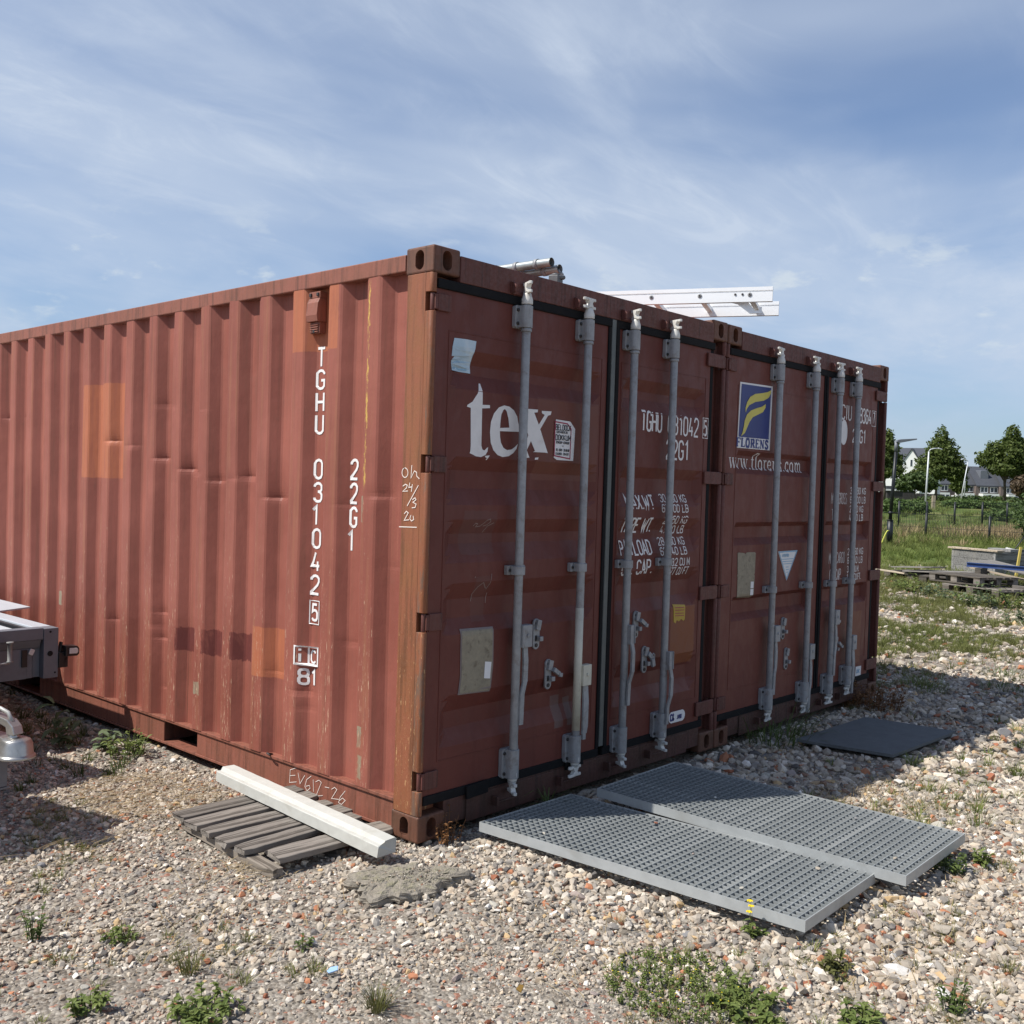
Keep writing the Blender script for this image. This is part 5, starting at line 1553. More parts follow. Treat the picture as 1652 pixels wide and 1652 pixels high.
GRN = [(.095, .125, .030), (.175, .195, .055), (.30, .26, .12)]
FRS = [(.105, .15, .030), (.19, .235, .06), (.25, .25, .09)]
TAN = [(.36, .27, .14), (.46, .35, .20), (.27, .21, .11)]
clump = lambda x, y, d: sstep(.52, .78, noise2(x, y, 1.6, 21)) * sstep(.35, .6, noise2(x, y, .5, 22))
make_grass('grass', [
    (2600, 5.4, 9.5, .075, lambda x, y, d: .75 * clump(x, y, d) * ((x > 1.75) | (x < -.2)), GRN),
    (26000, 8.6, 16, .105, lambda x, y, d: (.10 + .80 * sstep(.42, .70, noise2(x, y, 1.6, 21))) * sstep(7.8, 11.5, d) * (x > 4.8), GRN),
    (900, 4.6, 8.5, .075, lambda x, y, d: (x > 1.9) * (y < -1.0) * sstep(.5, .75, noise2(x, y, 2.2, 31)), GRN),
    (9000, 15, 22, .15, lambda x, y, d: .45 + .55 * sstep(17, 20, d + 3 * noise2(x, y, .5, 4)), GRN),
    (12000, 20, 36, .26, lambda x, y, d: .35 + .5 * sstep(.3, .6, noise2(x, y, .3, 14)), FRS),
    (9000, 34, 52, .42, lambda x, y, d: .8 + 0 * x, FRS),
    (5000, 50, 100, .55, lambda x, y, d: .55 + 0 * x, FRS)])
make_grass('sparse_grass', [
    (2200, 2.2, 5.2, .050, lambda x, y, d: sstep(.50, .74, .6 * noise2(x, y, 2.6, 41) + .4 * noise2(x, y, 7.0, 43)) * ((y < -.7) | (x < -.75)), GRN),
    (1300, 2.2, 4.2, .045, lambda x, y, d: .9 * np.exp(-((x + .1) / .55) ** 2 - ((y + 1.75) / .30) ** 2), FRS),
    (900, 4.4, 8.0, .10, lambda x, y, d: ((x < -.05) & (y > 1.9)) * .95, [(.05, .08, .02), (.09, .13, .03), (.10, .10, .04)]),  # darker tints than elsewhere put the trailer's shade into this grass
    (2400, 4.2, 8.0, .080, lambda x, y, d: (x > 1.7) * np.exp(-((y + 1.45 + .12 * (x - 2)) / .5) ** 2) * sstep(.35, .65, noise2(x, y, 1.9, 51)), FRS)])
# pale seeding grass along the mesh fence
def tanz(x, y, d):
    u = 826 + 1637 * ((x - CAM.x) * sy - (y - CAM.y) * cy) / d
    return np.exp(-((u - 1640) / 75) ** 2) * .95 + .10 * np.exp(-((u - 1460) / 40) ** 2)
make_grass('seeding_grass', [(7000, 37.5, 48, .62, tanz, TAN), (1500, 33, 37, .40, lambda x, y, d: .12 + 0 * x, TAN)])
# dry straw lying on the gravel
sp = []
def straw_field(cx_, cy_, rx_, ry_, n, yaw0):
    for i in range(n):
        a_, r_ = random.uniform(0, 6.283), math.sqrt(random.random())
        sp.append((cx_ + rx_ * r_ * math.cos(a_), cy_ + ry_ * r_ * math.sin(a_), random.gauss(yaw0, .6)))
straw_field(-.50, 1.45, .32, .45, 700, -.6); straw_field(-1.0, 1.0, .35, .3, 120, -.2); straw_field(-.9, -.1, .45, .4, 90, .4); straw_field(.9, -2.0, .8, .3, 110, .3); straw_field(2.3, -1.15, .5, .25, 200, .2); straw_field(-.85, 1.5, .3, .25, 120, -.4); straw_field(-.75, .35, .10, .16, 60, -.3)
straw_field(.55, -.75, .25, .35, 40, .8); straw_field(2.1, -1.0, .35, .2, 150, .2); straw_field(-.2, -1.1, .5, .4, 60, 1.2); straw_field(.4, -1.9, .6, .3, 70, .5); straw_field(-1.2, .2, .4, .4, 60, .9)
sm = MB()
for (x, y, ya) in sp:
    blade(sm, (x, y, float(hz(x, y)) + random.uniform(.012, .03)), ya, random.uniform(1.25, 1.6), random.uniform(.04, .16), random.uniform(.0009, .0019), .2)
tag(sm.build('dry_straw', M['straw'], None, fix=False), kind='stuff')

# ---------------------------------------------------------------- steel gratings in front of the doors
M['grate'] = simple('galvanised_grating', (.225, .24, .24), .6, .05, .25, 40, .08, (.42, .43, .42), .6)  # bars darker than their frame: shade inside the mesh put into the colour


M['grate_frame'] = simple('galvanised_grating_frame', (.40, .415, .41), .5, .25, .25, 14, .08, (.30, .30, .28), .6)  # same steel as the bars, lighter without the added shade


def grating(g, label):
    root = thing('steel_grating', label, 'grating', (g['o'][0], g['o'][1], g['lift']), (R(g['pitch']), R(g['roll']), R(g['yaw'])), 'steel gratings lying side by side')
    w, l, z0, z1 = g['w'], g['l'], g['z0'], g['z1']
    f = MB()
    f.box(0, .004, 0, l, z0, z1); f.box(w - .004, w, 0, l, z0, z1)
    f.box(.0042, w - .0042, 0, .004, z0, z1); f.box(.0042, w - .0042, l - .004, l, z0, z1)
    f.build('frame', M['grate_frame'], root)
    bm_ = MB().box(.0045, w - .0045, -.0019, .0019, 0, .038)
    first = bm_.build('cross_bar', M['grate'], root)
    nb = int(l / .0335)
    for i in range(1, nb):
        o = first if i == 1 else first.copy()
        if i > 1: COL.objects.link(o); o.parent = root
        o.location = (0, l * i / nb, z1 - .0395)
    first = MB().box(-.0019, .0019, .0045, l - .0045, 0, .037).build('bearing_bar', M['grate'], root)
    na_ = int(w / .0335)
    for i in range(1, na_):
        o = first if i == 1 else first.copy()
        if i > 1: COL.objects.link(o); o.parent = root
        o.location = (w * i / na_, 0, z1 - .0395)
    return root


grating(GR_A, 'near galvanised steel grating, lower of the two, nearest the rusty container corner')
grating(GR_B, 'far galvanised steel grating, overlapping higher and further right of its twin')

for (g_, lx, ly, r_, i_, j_) in ((GR_A, .12, .30, .010, 0, 0), (GR_A, .55, .18, .013, 2, 1), (GR_A, .33, .62, .009, 3, 2), (GR_A, .58, .95, .011, 1, 5), (GR_A, .08, 1.2, .012, 4, 0),
                                 (GR_B, .15, .10, .012, 5, 1), (GR_B, .52, .42, .010, 2, 3), (GR_B, .60, .16, .014, 0, 0), (GR_B, .30, 1.02, .009, 3, 4)):
    c_, s_ = math.cos(R(g_['yaw'])), math.sin(R(g_['yaw']))
    o = bpy.data.objects.new('stone', blib[i_, j_]); COL.objects.link(o); o.parent = ground
    o.location = (g_['o'][0] + lx * c_ - ly * s_, g_['o'][1] + lx * s_ + ly * c_, g_['z1'] + g_['lift'] - lx * math.sin(R(g_['roll'])) + ly * math.sin(R(g_['pitch'])) + r_ * .42); o.rotation_euler = (.2, .1, lx * 20); o.scale = (r_, r_ * .9, r_ * .8)

# dark rubber mat
mb = MB()
c_ = MAT_Q
n_ = 10
ng = []
for j in range(n_ + 1):
    for i in range(n_ + 1):
        u_, v_ = i / n_, j / n_
        x = (c_[0][0] * (1 - u_) + c_[1][0] * u_) * (1 - v_) + (c_[3][0] * (1 - u_) + c_[2][0] * u_) * v_
        y = (c_[0][1] * (1 - u_) + c_[1][1] * u_) * (1 - v_) + (c_[3][1] * (1 - u_) + c_[2][1] * u_) * v_
        ng.append((x, y, .022 + .006 * math.sin(3 * u_ + 2 * v_) * v_))
vs = ng + [(x, y, z - .018) for x, y, z in ng]
N_g = len(ng); fs = []
for j in range(n_):
    for i in range(n_):
        a = j * (n_ + 1) + i
        fs += [(a, a + 1, a + n_ + 2, a + n_ + 1), (a + N_g, a + n_ + 1 + N_g, a + n_ + 2 + N_g, a + 1 + N_g)]
for i in range(n_):
    for (a, b) in ((i, i + 1), (n_ * (n_ + 1) + i, n_ * (n_ + 1) + i + 1), (i * (n_ + 1), (i + 1) * (n_ + 1)), (i * (n_ + 1) + n_, (i + 1) * (n_ + 1) + n_)):
        fs.append((a, b, b + N_g, a + N_g))
mb.add(vs, fs)
M['mat'] = simple('dark_grey_rubber_mat', (.115, .122, .122), .9, 0, .35, 60, .15, (.13, .125, .115), .4)
tag(mb.build('rubber_mat', M['mat']), 'dark grey rubber mat lying on shaded gravel before the right container', 'mat')

# ---------------------------------------------------------------- weathered wood
def wood(name, c, c2, gscale=1.0, axis_='x'):
    m, t, bs, obj = new_mat(name)
    st = (2.2, 48, 30) if axis_ == 'x' else (48, 2.2, 30)
    g = t.noise(t.scale(obj, tuple(q_ * gscale for q_ in st)), 1.4, 8, .7, .6)
    crack = t.noise(t.scale(obj, tuple(q_ * gscale * .7 for q_ in st)), 1.1, 5, .6, 1.2)
    b_ = t.noise(obj, 3, 4, .6)
    ri = t.node('ShaderNodeObjectInfo').outputs['Random']
    col = t.mix(g, c4(c), c4(c2))
    col = t.mix(t.ramp(crack, .51, .60, 0, .65), col, (c[0] * .25, c[1] * .24, c[2] * .22, 1))
    col = t.mix(t.ramp(b_, .5, .75, 0, .4), col, (c2[0] * 1.15, c2[1] * 1.1, c2[2], 1))
    k = t.math('ADD', .75, t.math('MULTIPLY', ri, .5))
    sc_ = t.vmath('SCALE', col); t.put(sc_.node.inputs[3], k)
    t.l.new(sc_, bs.inputs['Base Color']); bs.inputs['Roughness'].default_value = .9; bs.inputs['Specular IOR Level'].default_value = .15
    bump(t, bs, t.math('SUBTRACT', g, t.math('MULTIPLY', t.ramp(crack, .48, .60), 1.4)), .45, .003)
    return m


M['wood_grey'] = wood('weathered_grey_wood', (.11, .095, .083), (.285, .255, .22))
M['wood_dark'] = wood('dark_weathered_wood', (.07, .06, .05), (.16, .14, .115))
M['wood_pale'] = wood('pale_grey_wood', (.20, .195, .185), (.33, .32, .30))
M['wood_brown'] = wood('weathered_brown_wood', (.15, .125, .10), (.27, .235, .195))
M['wood_light'] = wood('light_sawn_wood', (.42, .34, .24), (.56, .47, .36))
M['ply'] = wood('worn_plywood', (.16, .145, .13), (.25, .235, .215))


def rough_board(L_, w, th, seed, name, mat, parent, nseg=14):
    """a worn plank along local x: chipped ends, uneven edges"""
    r_ = random.Random(seed); mb = MB(); vs = []
    for i in range(nseg + 1):
        k = i / nseg; x = L_ * k
        e0 = r_.uniform(-.0012, .0012); e1 = r_.uniform(-.0012, .0012); zz = r_.uniform(-.0006, .0006)
        if i in (0, nseg): e0 += r_.uniform(.0, .012); e1 -= r_.uniform(.0, .012)
        sg = (-1 if i == 0 else 1) if i in (0, nseg) else 0
        for (yy, hh) in ((e0, 0), (e0, th - .002), (e0 + .003, th + zz), (w / 2, th + r_.uniform(-.001, .0008)), (w + e1 - .003, th + zz), (w + e1, th - .002), (w + e1, 0)):
            vs.append((x + sg * r_.uniform(-.008, .006), yy, hh))
    n = 7; fs = []
    for i in range(nseg):
        for j in range(n): fs.append((i * n + j, i * n + (j + 1) % n, (i + 1) * n + (j + 1) % n, (i + 1) * n + j))
    fs += [tuple(range(n)), tuple(nseg * n + j for j in range(n))[::-1]]
    mb.add(vs, fs)
    return mb.build(name, mat, parent)


pr = thing('wooden_pallet', 'weathered pallet of dark planks under the white beam beside the container', 'pallet', (-.625, .195, -.032), (R(1.7), 0, R(-1.2)))
for i, (yy, w_, x0_, L_) in enumerate(((0.0, .118, .05, .60), (.155, .085, -.01, .62), (.272, .102, -.03, .66), (.415, .080, -.025, .64), (.525, .098, -.028, .66), (.650, .100, -.02, .64))):
    b_ = rough_board(L_, w_, .024, 40 + i, 'board', M['wood_grey'], pr)
    b_.location = (x0_, yy, .042); b_.rotation_euler = (0, 0, R((-2.5, 2.2, .6, -1.2, .8, -.3)[i]))
for x_ in (-.018, .30, .56):
    b_ = rough_board(.74, .058, .034, 60 + int(x_ * 100), 'bearer', M['wood_brown'] if x_ < 0 else M['wood_dark'], pr)
    b_.location = (x_ + .075, -.02, .0005); b_.rotation_euler = (0, 0, R(90))

# ---------------------------------------------------------------- white concrete beam
M['white_conc'] = simple('white_concrete', (.49, .485, .44), .85, 0, .14, 22, .25, (.36, .34, .28), .5)
bm0, bm1 = Vector((-.286, -.072, .034)), Vector((-.270, 1.165, .076))
dv = (bm1 - bm0); Lb = dv.length
mb = MB()
prof = [(0, 0), (.098, 0), (.098, .060), (.094, .065), (.036, .065), (.030, .061), (.022, .050), (.003, .050), (0, .047)]
nb_ = 24; vs = []
rb = random.Random(5)
for i in range(nb_ + 1):
    yy = Lb * i / nb_
    for (px_, pz_) in prof:
        j_ = .0008
        vs.append((px_ + rb.uniform(-j_, j_), yy + (rb.uniform(-.006, .004) if i in (0, nb_) else 0), pz_ + rb.uniform(-j_, j_)))
n = len(prof)
fs = [(i * n + j, i * n + (j + 1) % n, (i + 1) * n + (j + 1) % n, (i + 1) * n + j) for i in range(nb_) for j in range(n)]
fs += [tuple(range(n)), tuple(nb_ * n + j for j in range(n))[::-1]]
mb.add(vs, fs)
ob = mb.build('concrete_beam', M['white_conc'])
ob.location = bm0; ob.rotation_euler = (math.asin(dv.z / Lb), 0, -math.atan2(dv.x, dv.y))
tag(ob, 'white concrete beam with a stepped top lying across the pallet', 'beam')

# ---------------------------------------------------------------- mossy lump of old concrete
mb = MB(); vs = []; fs = []
nr, ns_ = 26, 60
rl = np.random.default_rng(77)
for i in range(nr + 1):
    for k in range(ns_):
        an = 2 * math.pi * k / ns_
        R0 = 1 + .16 * math.sin(3 * an + 1) + .10 * math.sin(5 * an + .3) + .07 * math.sin(11 * an) + .05 * math.sin(19 * an + 2)
        q_ = i / nr
        if q_ < .8: rr_, zz_ = q_ / .8, .038
        else: rr_, zz_ = 1 + .03 * math.sin((q_ - .8) * 15), .038 - (q_ - .8) / .2 * .046
        x = .205 * R0 * rr_ * math.cos(an); y = .135 * R0 * rr_ * math.sin(an)
        nz = rl.normal(0, .0022) + .004 * math.sin(x * 41 + y * 23) * math.sin(y * 37) + .0025 * math.sin(x * 90 + 3 * math.sin(y * 60))
        vs.append((x + rl.normal(0, .0025), y + rl.normal(0, .0025), zz_ * (1 - .25 * (rr_ if rr_ < 1 else 1) ** 3) + nz))
for i in range(nr):
    for k in range(ns_): fs.append((i * ns_ + k, i * ns_ + (k + 1) % ns_, (i + 1) * ns_ + (k + 1) % ns_, (i + 1) * ns_ + k))
mb.add(vs, fs)
m, t, bs, obj = new_mat('mossy_concrete')
n1 = t.noise(obj, 26, 7, .7); n2_ = t.noise(obj, 120, 5, .7); z_ = t.xyz(obj)[2]
col = t.mix(n1, (.20, .17, .13, 1), (.38, .34, .28, 1))
col = t.mix(t.math('MULTIPLY', t.ramp(n1, .42, .66, 0, .8), t.ramp(z_, .026, .036)), col, (.245, .225, .135, 1))
col = t.mix(t.ramp(n2_, .62, .72, 0, .6), col, (.40, .37, .31, 1))
t.l.new(col, bs.inputs['Base Color']); bs.inputs['Roughness'].default_value = .95
bump(t, bs, t.math('ADD', n1, n2_), .8, .012)
ob = mb.build('concrete_lump', m); ob.location = (-.345, -.300, float(hz(-.325, -.325)) + .006); ob.rotation_euler = (R(2), R(-3), R(-38))
tag(ob, 'flat mossy lump of old concrete in front of the rusty corner', 'rubble')

# pale blue tile shard and a scrap of brown glass
mb = MB(); mb.prism([(0, 0), (.03, -.004), (.034, .012), (.012, .02), (-.004, .012)], 'z', 0, .005)
M['tile'] = simple('pale_blue_glaze', (.30, .45, .66), .25, 0, .08, 20, 0)
ob = mb.build('tile_shard', M['tile'], None, .0008); ob.location = (-.975, -.655, float(hz(-.975, -.655)) + .014); ob.rotation_euler = (R(18), R(-20), R(-30))
tag(ob, 'pale blue glazed tile shard on the foreground gravel', 'shard')
mb = MB(); mb.prism([(0, 0), (.03, .003), (.028, .016), (.006, .02)], 'z', 0, .006)
M['amber'] = simple('amber_brown_glaze', (.22, .13, .03), .2, 0, .2, 30, 0)
ob = mb.build('tile_shard', M['amber'], None, .0008); ob.location = (-.62, -1.16, float(hz(-.62, -1.16)) + .014); ob.rotation_euler = (R(10), R(-14), R(20))
tag(ob, 'amber brown shard near the bottom edge left of the weed mat', 'shard')

# ---------------------------------------------------------------- flatbed trailer on the left
M['alu'] = simple('dull_aluminium', (.50, .53, .56), .5, .2, .15, 12, .05, (.62, .64, .66), .5, (1, .3, 1))
M['alu_dark'] = simple('grey_trailer_panel', (.15, .16, .18), .55, .1, .18, 14, .05, (.07, .07, .08), .5)
M['bed'] = simple('pale_trailer_deck', (.52, .57, .585), .5, .1, .1, 10, .05, (.40, .42, .42), .4)
M['black_plastic'] = simple('black_plastic', (.012, .012, .013), .4, 0, .2, 30, 0)
M['lens'] = simple('clear_lamp_lens', (.62, .60, .57), .15, 0, .1, 60, 0)
M['chrome'] = simple('zinc_plated_steel', (.42, .41, .39), .34, .8, .3, 30, .08, (.12, .10, .08), .6)
M['rubber_grip'] = simple('grey_plastic_grip', (.22, .22, .21), .5, 0, .15, 30, 0)
tr = thing('flatbed_trailer', 'grey aluminium flatbed trailer parked close against the long container side', 'trailer', (-.345, 2.78, 0), (0, 0, R(.4)))
mb = MB(); mb.box(-.085, 0, -.002, .10, .355, .648); mb.m = 1
mb.lathe([(.016, 0), (.016, -.004)], (-.048, -.002, .50), 14, 'y'); mb.lathe([(.006, 0), (.006, -.003)], (-.018, -.002, .385), 8, 'y'); mb.lathe([(.007, 0), (.007, -.003)], (-.048, -.002, .628), 8, 'y')
mb.build('corner_stake', [M['alu_dark'], M['hole']], tr, .003)
mb = MB(); mb.box(-2.15, -.0855, .002, .075, .585, .653); mb.prism([(.006, .5845), (.06, .5845), (.06, .535), (.03, .535)], 'x', -2.15, -.095); mb.build('front_beam', M['alu_dark'], tr, .004)
mb = MB(); mb.box(-2.15, -.17, .030, .055, .358, .5345); mb.box(-.169, -.135, .034, .06, .36, .534); mb.box(-.128, -.0857, .05, .07, .36, .534); mb.build('front_panel', M['alu_dark'], tr, .002)
mb = MB(); mb.box(-.20, -.168, .020, .0295, .43, .53); mb.build('panel_bracket', M['black_plastic'], tr, .002)
mb = MB(); mb.cbox((-.145, .022, .515), (.028, .01, .035), (0, R(25), 0)); mb.build('latch', M['lens'], tr, .003)
mb = MB(); mb.box(-.105, .0, .101, 4.2, .36, .648); mb.build('side_rail', M['alu'], tr, .004)
mb = MB(); mb.box(-2.15, -2.03, .076, 4.2, .36, .648); mb.build('side_rail', M['alu'], tr, .004)
mb = MB(); mb.box(-.132, -.1052, .090, 4.2, .615, .636); mb.box(-.165, -.1322, .090, 4.2, .600, .618); mb.build('deck_seal', M['black_plastic'], tr)
mb = MB(); mb.box(-2.03, -.1655, .0755, 4.2, .58, .626); mb.build('deck', M['bed'], tr)
mb = MB(); mb.add([(-.10, .86, .650), (.22, .92, .662), (.22, 4.0, .662), (-.10, 4.0, .650), (-.10, .86, .640), (.22, .92, .652), (.22, 4.0, .652), (-.10, 4.0, .640)],
                  [(0, 1, 2, 3), (7, 6, 5, 4), (0, 4, 5, 1), (1, 5, 6, 2), (2, 6, 7, 3), (3, 7, 4, 0)])
mb.build('side_flap', M['alu'], tr)
lm = MB(); lm.cbox((.018, .02, .515), (.012, .03, .09), (0, R(10), 0)); lm.cbox((.028, .01, .455), (.055, .04, .09)); lm.prism([(.055, -.045), (.10, -.045), (.112, -.02), (.112, .02), (.10, .04), (.055, .04)], 'z', .470, .538) if 0 else None
lm.prism([(.030, .478), (.100, .476), (.112, .488), (.112, .520), (.100, .535), (.030, .540)], 'y', -.035, .03)
lm.prism([(.03, .41), (.055, .47), (.03, .47)], 'y', -.01, .02)
h_ = lm.build('marker_lamp', M['black_plastic'], tr, .003)
mb = MB(); mb.prism([(.050, .492), (.095, .490), (.103, .498), (.103, .516), (.095, .524), (.050, .526)], 'y', -.041, -.0352); mb.build('lens', M['lens'], h_, .003)
ck = MB(); ck.tube([(-.55, -.03, .47), (-.40, -.05, .475), (-.335, -.06, .478), (-.30, -.06, .478)], .0065, 8); ck.build('crank', M['galv_light'], tr)
ck = MB(); ck.lathe([(.019, 0), (.019, .006), (.0125, .010), (.0125, .105), (.019, .109), (.019, .116)], (-.300, -.06, .482), 14); ck.build('crank_grip', M['rubber_grip'], tr)
for yy in (1.9, 2.7):
    for xx in (-1.50, -.24):
        wl = MB(); wl.lathe([(.0, -.07), (.22, -.07), (.26, -.05), (.265, 0), (.26, .05), (.22, .07), (0, .07)], (0, 0, 0), 22)
        o = wl.build('wheel', M['black_plastic'], tr); o.location = (xx, yy, .255); o.rotation_euler = (0, R(90), 0)
tb = MB(); tb.box(-.80, -.72, -.0, -.9, .36, .44) if 0 else tb.box(-.95, -.87, .08, 3.9, .30, .355); tb.build('chassis_beam', M['alu_dark'], tr)

# ---------------------------------------------------------------- small box trailer: only its coupling reaches into view
t2 = thing('box_trailer', 'trailer at the left edge showing its zinc ball coupling and jockey clamp', 'trailer', (-1.205, 1.205, 0), (0, 0, R(14)))
TZ = .385
cb = MB()
vs = []; fs = []
# ball housing: half dome, flared rim, open below; nose towards -y
rows = [(0.000, .052), (.036, .052), (.054, .044), (.063, .024), (.066, -.018), (.074, -.022), (.075, -.034), (.066, -.036)]
for r_, h_ in rows:
    for k in range(22):
        an = 2 * math.pi * k / 22
        st = 1.0 if math.sin(an) < 0 else 1.25
        vs.append((r_ * math.cos(an), r_ * st * math.sin(an), TZ + h_ if r_ else TZ + .05))
for i in range(len(rows) - 1):
    for k in range(22): fs.append((i * 22 + k, i * 22 + (k + 1) % 22, (i + 1) * 22 + (k + 1) % 22, (i + 1) * 22 + k))
cb.add(vs, fs, True)
cb.prism([(.04, TZ - .014), (.26, TZ - .01), (.26, TZ + .055), (.10, TZ + .052), (.05, TZ + .044)], 'x', -.030, .030)
cb.tube([(0, .02, TZ + .045), (0, .028, TZ + .075)], [.026, .017], 12)
cb.build('coupling', M['chrome'], t2, .003)
hd = MB(); hd.prism([(.008, TZ + .062), (.040, TZ + .062), (.045, TZ + .092), (.15, TZ + .118), (.158, TZ + .132), (.15, TZ + .142), (.035, TZ + .124), (.0, TZ + .100), (-.012, TZ + .066)], 'x', -.024, .024)
hd.build('coupling_lever', M['chrome'], t2, .004)
hd = MB(); hd.tube([(0, .03, TZ + .115), (0, .06, TZ + .150), (-.01, .10, TZ + .166), (-.02, .20, TZ + .168)], .0085, 8); hd.build('grab_handle', M['galv_light'], t2)
tb = MB(); tb.box(-.036, .036, .24, 1.15, TZ - .016, TZ + .06); tb.build('drawbar', M['black_plastic'], t2, .004)
cbm = MB(); cbm.tube([(.034, .05, TZ + .03), (.044, .12, TZ + .005), (.046, .20, TZ - .04), (.040, .30, TZ - .05)], .004, 6); cbm.build('breakaway_cable', simple('red_cable', (.55, .12, .10), .5, 0, .1, 30, 0), t2)
jk = MB(); jk.box(-.02, .03, .10, .15, .205, TZ - .012); jk.m = 1
jk.box(.0302, .034, .112, .138, .315, .352); jk.box(.0302, .034, .118, .132, .23, .29)  # thin pale plates stand in for sunlit stripes on the clamp
jk.build('jockey_clamp', [M['alu_dark'], M['lens']], t2, .002)
jk = MB(); jk.tube([(.005, .125, -.02), (.005, .125, .204)], .010, 10); jk.cbox((.005, .125, .20), (.06, .06, .008)); jk.build('prop_stand', M['alu_dark'], t2)
bd = MB(); bd.box(-.60, -.05, .34, .97, .45, .92); bd.build('tool_chest', M['black_plastic'], t2, .01)  # unseen block added to cast shade on the ground, height set for that
bd = MB(); bd.box(-.62, .50, .98, 2.9, .44, .86); bd.build('body', M['alu'], t2, .01)
bd = MB(); bd.box(-.5, -.44, .98, 2.9, .36, .4395); bd.box(.38, .44, .98, 2.9, .36, .4395); bd.build('chassis', M['black_plastic'], t2)
for xx in (-.70, .64):
    wl = MB(); wl.lathe([(.0, -.07), (.2, -.07), (.25, -.05), (.255, 0), (.25, .05), (.2, .07), (0, .07)], (0, 0, 0), 22)
    o = wl.build('wheel', M['black_plastic'], t2); o.location = (xx, 1.95, .245); o.rotation_euler = (0, R(90), 0)

# ---------------------------------------------------------------- on the container roofs
M['ladder_alu'] = simple('bare_aluminium', (.86, .86, .85), .38, .2, .08, 10, .03, (.62, .62, .60), .45, (1, .2, 1))
ang = math.degrees(math.atan2(.38, .925))
ld = thing('aluminium_ladder', 'silver aluminium ladder lying on the roof with its end sticking out', 'ladder', (2.182, -.425, 2.638), (R(.4), R(2.6), R(ang)))
for x_ in (0, .365):
    rl_ = MB()
    rl_.prism([(x_ - .012, 0), (x_ + .012, 0), (x_ + .012, .024), (x_ + .007, .028), (x_ + .007, .056), (x_ + .012, .060), (x_ + .012, .083), (x_ - .012, .083), (x_ - .012, .063), (x_ - .0065, .061), (x_ - .0065, .056), (x_ - .012, .054)], 'y', 0, 3.4)
    rl_.build('rail', M['ladder_alu'], ld)
y_ = .125
rungs = []
while y_ < 3.35:
    rg = MB(); rg.prism([(y_ - .015, .028), (y_ + .015, .028), (y_ + .012, .056), (y_ - .012, .056)], 'x', .0125, .3525)
    rg.build('rung', M['ladder_alu'], ld)
    rv = MB(); rv.lathe([(.012, 0), (.012, -.003), (.008, -.004)], (0, 0, 0), 12, 'y'); rv.m = 1; rv.lathe([(.006, -.0042), (.006, -.005)], (0, 0, 0), 10, 'y')
    o = rv.build('rivet', [M['galv'], M['bolt']], ld); o.location = (-.0125, y_, .040); o.rotation_euler = (0, 0, R(-90))
    y_ += .28
for yy in (.165, .205):
    rv = MB(); rv.lathe([(.0065, 0), (.0065, -.003)], (0, 0, 0), 10, 'y'); o = rv.build('rivet', M['bolt'], ld); o.location = (-.0125, yy, .042); o.rotation_euler = (0, 0, R(-90))
hk = MB()
hk.prism([(.32, .030), (.17, .030), (.13, -.005), (.19, -.005)], 'x', .026, .034)
hk.prism([(.205, .004), (.135, .004), (.085, -.058), (.125, -.058)], 'x', .0265, .0335)
hk.prism([(.1248, -.058), (.060, -.058), (.060, -.042), (.118, -.042)], 'x', .027, .033)
hk.prism([(.078, -.0418), (.060, -.0418), (.060, -.022), (.074, -.022)], 'x', .027, .033)
hk.build('hook', M['ladder_alu'], ld)
bt = MB(); bt.box(1.2, 2.3, .95, 1.03, 2.566, 2.648); o = bt.build('roof_batten', M['wood_grey']); tag(o, 'timber batten on the roof under the ladder', 'batten')
bt = MB(); bt.box(.75, 1.5, 1.5, 1.58, 2.566, 2.680); o = bt.build('roof_batten', M['wood_grey']); tag(o, 'timber batten on the roof under the scaffold tubes', 'batten')
bt = MB(); bt.box(.80, 1.45, .47, .53, 2.566, 2.660); o = bt.build('roof_batten', M['wood_dark']); tag(o, 'dark timber batten behind the door header under the tube ends', 'batten')


M['tube_zinc'] = simple('dull_zinc_tube', (.40, .43, .42), .4, .6, .2, 20, .05, (.25, .26, .25), .5)


def scaffold_tube(p0, p1, label, clip):
    t_ = thing('scaffold_tube', label, 'tube', p0, group='scaffold tubes on the roof')
    d_ = Vector(p1) - Vector(p0)
    mb = MB(); mb.tube([(0, 0, 0), tuple(d_)], .0235, 16, False); mb.tube([tuple(d_), (0, 0, 0)], .0195, 16, False); mb.tube([tuple(d_ * .02), tuple(d_ * .021)], .0195, 16)
    mb.build('pipe', M['tube_zinc'], t_)
    for k in (.035, .085, .14):
        mb = MB(); mb.tube([tuple(d_ * (k - .004)), tuple(d_ * (k + .004))], .0275, 16); mb.build('collar', M['galv'], t_)
    if clip:
        mb = MB(); mb.tube([(.0, d_.y * .115, -.02), (.015, d_.y * .118, -.062)], .013, 10); mb.tube([(-.02, d_.y * .118, -.068), (.03, d_.y * .118, -.060)], .018, 10); mb.build('clip', M['galv_light'], t_)
    else:
        mb = MB(); mb.tube([(.0, .03, -.01), (.03, .02, -.035)], .024, 12); mb.build('elbow', M['galv'], t_)
    return t_


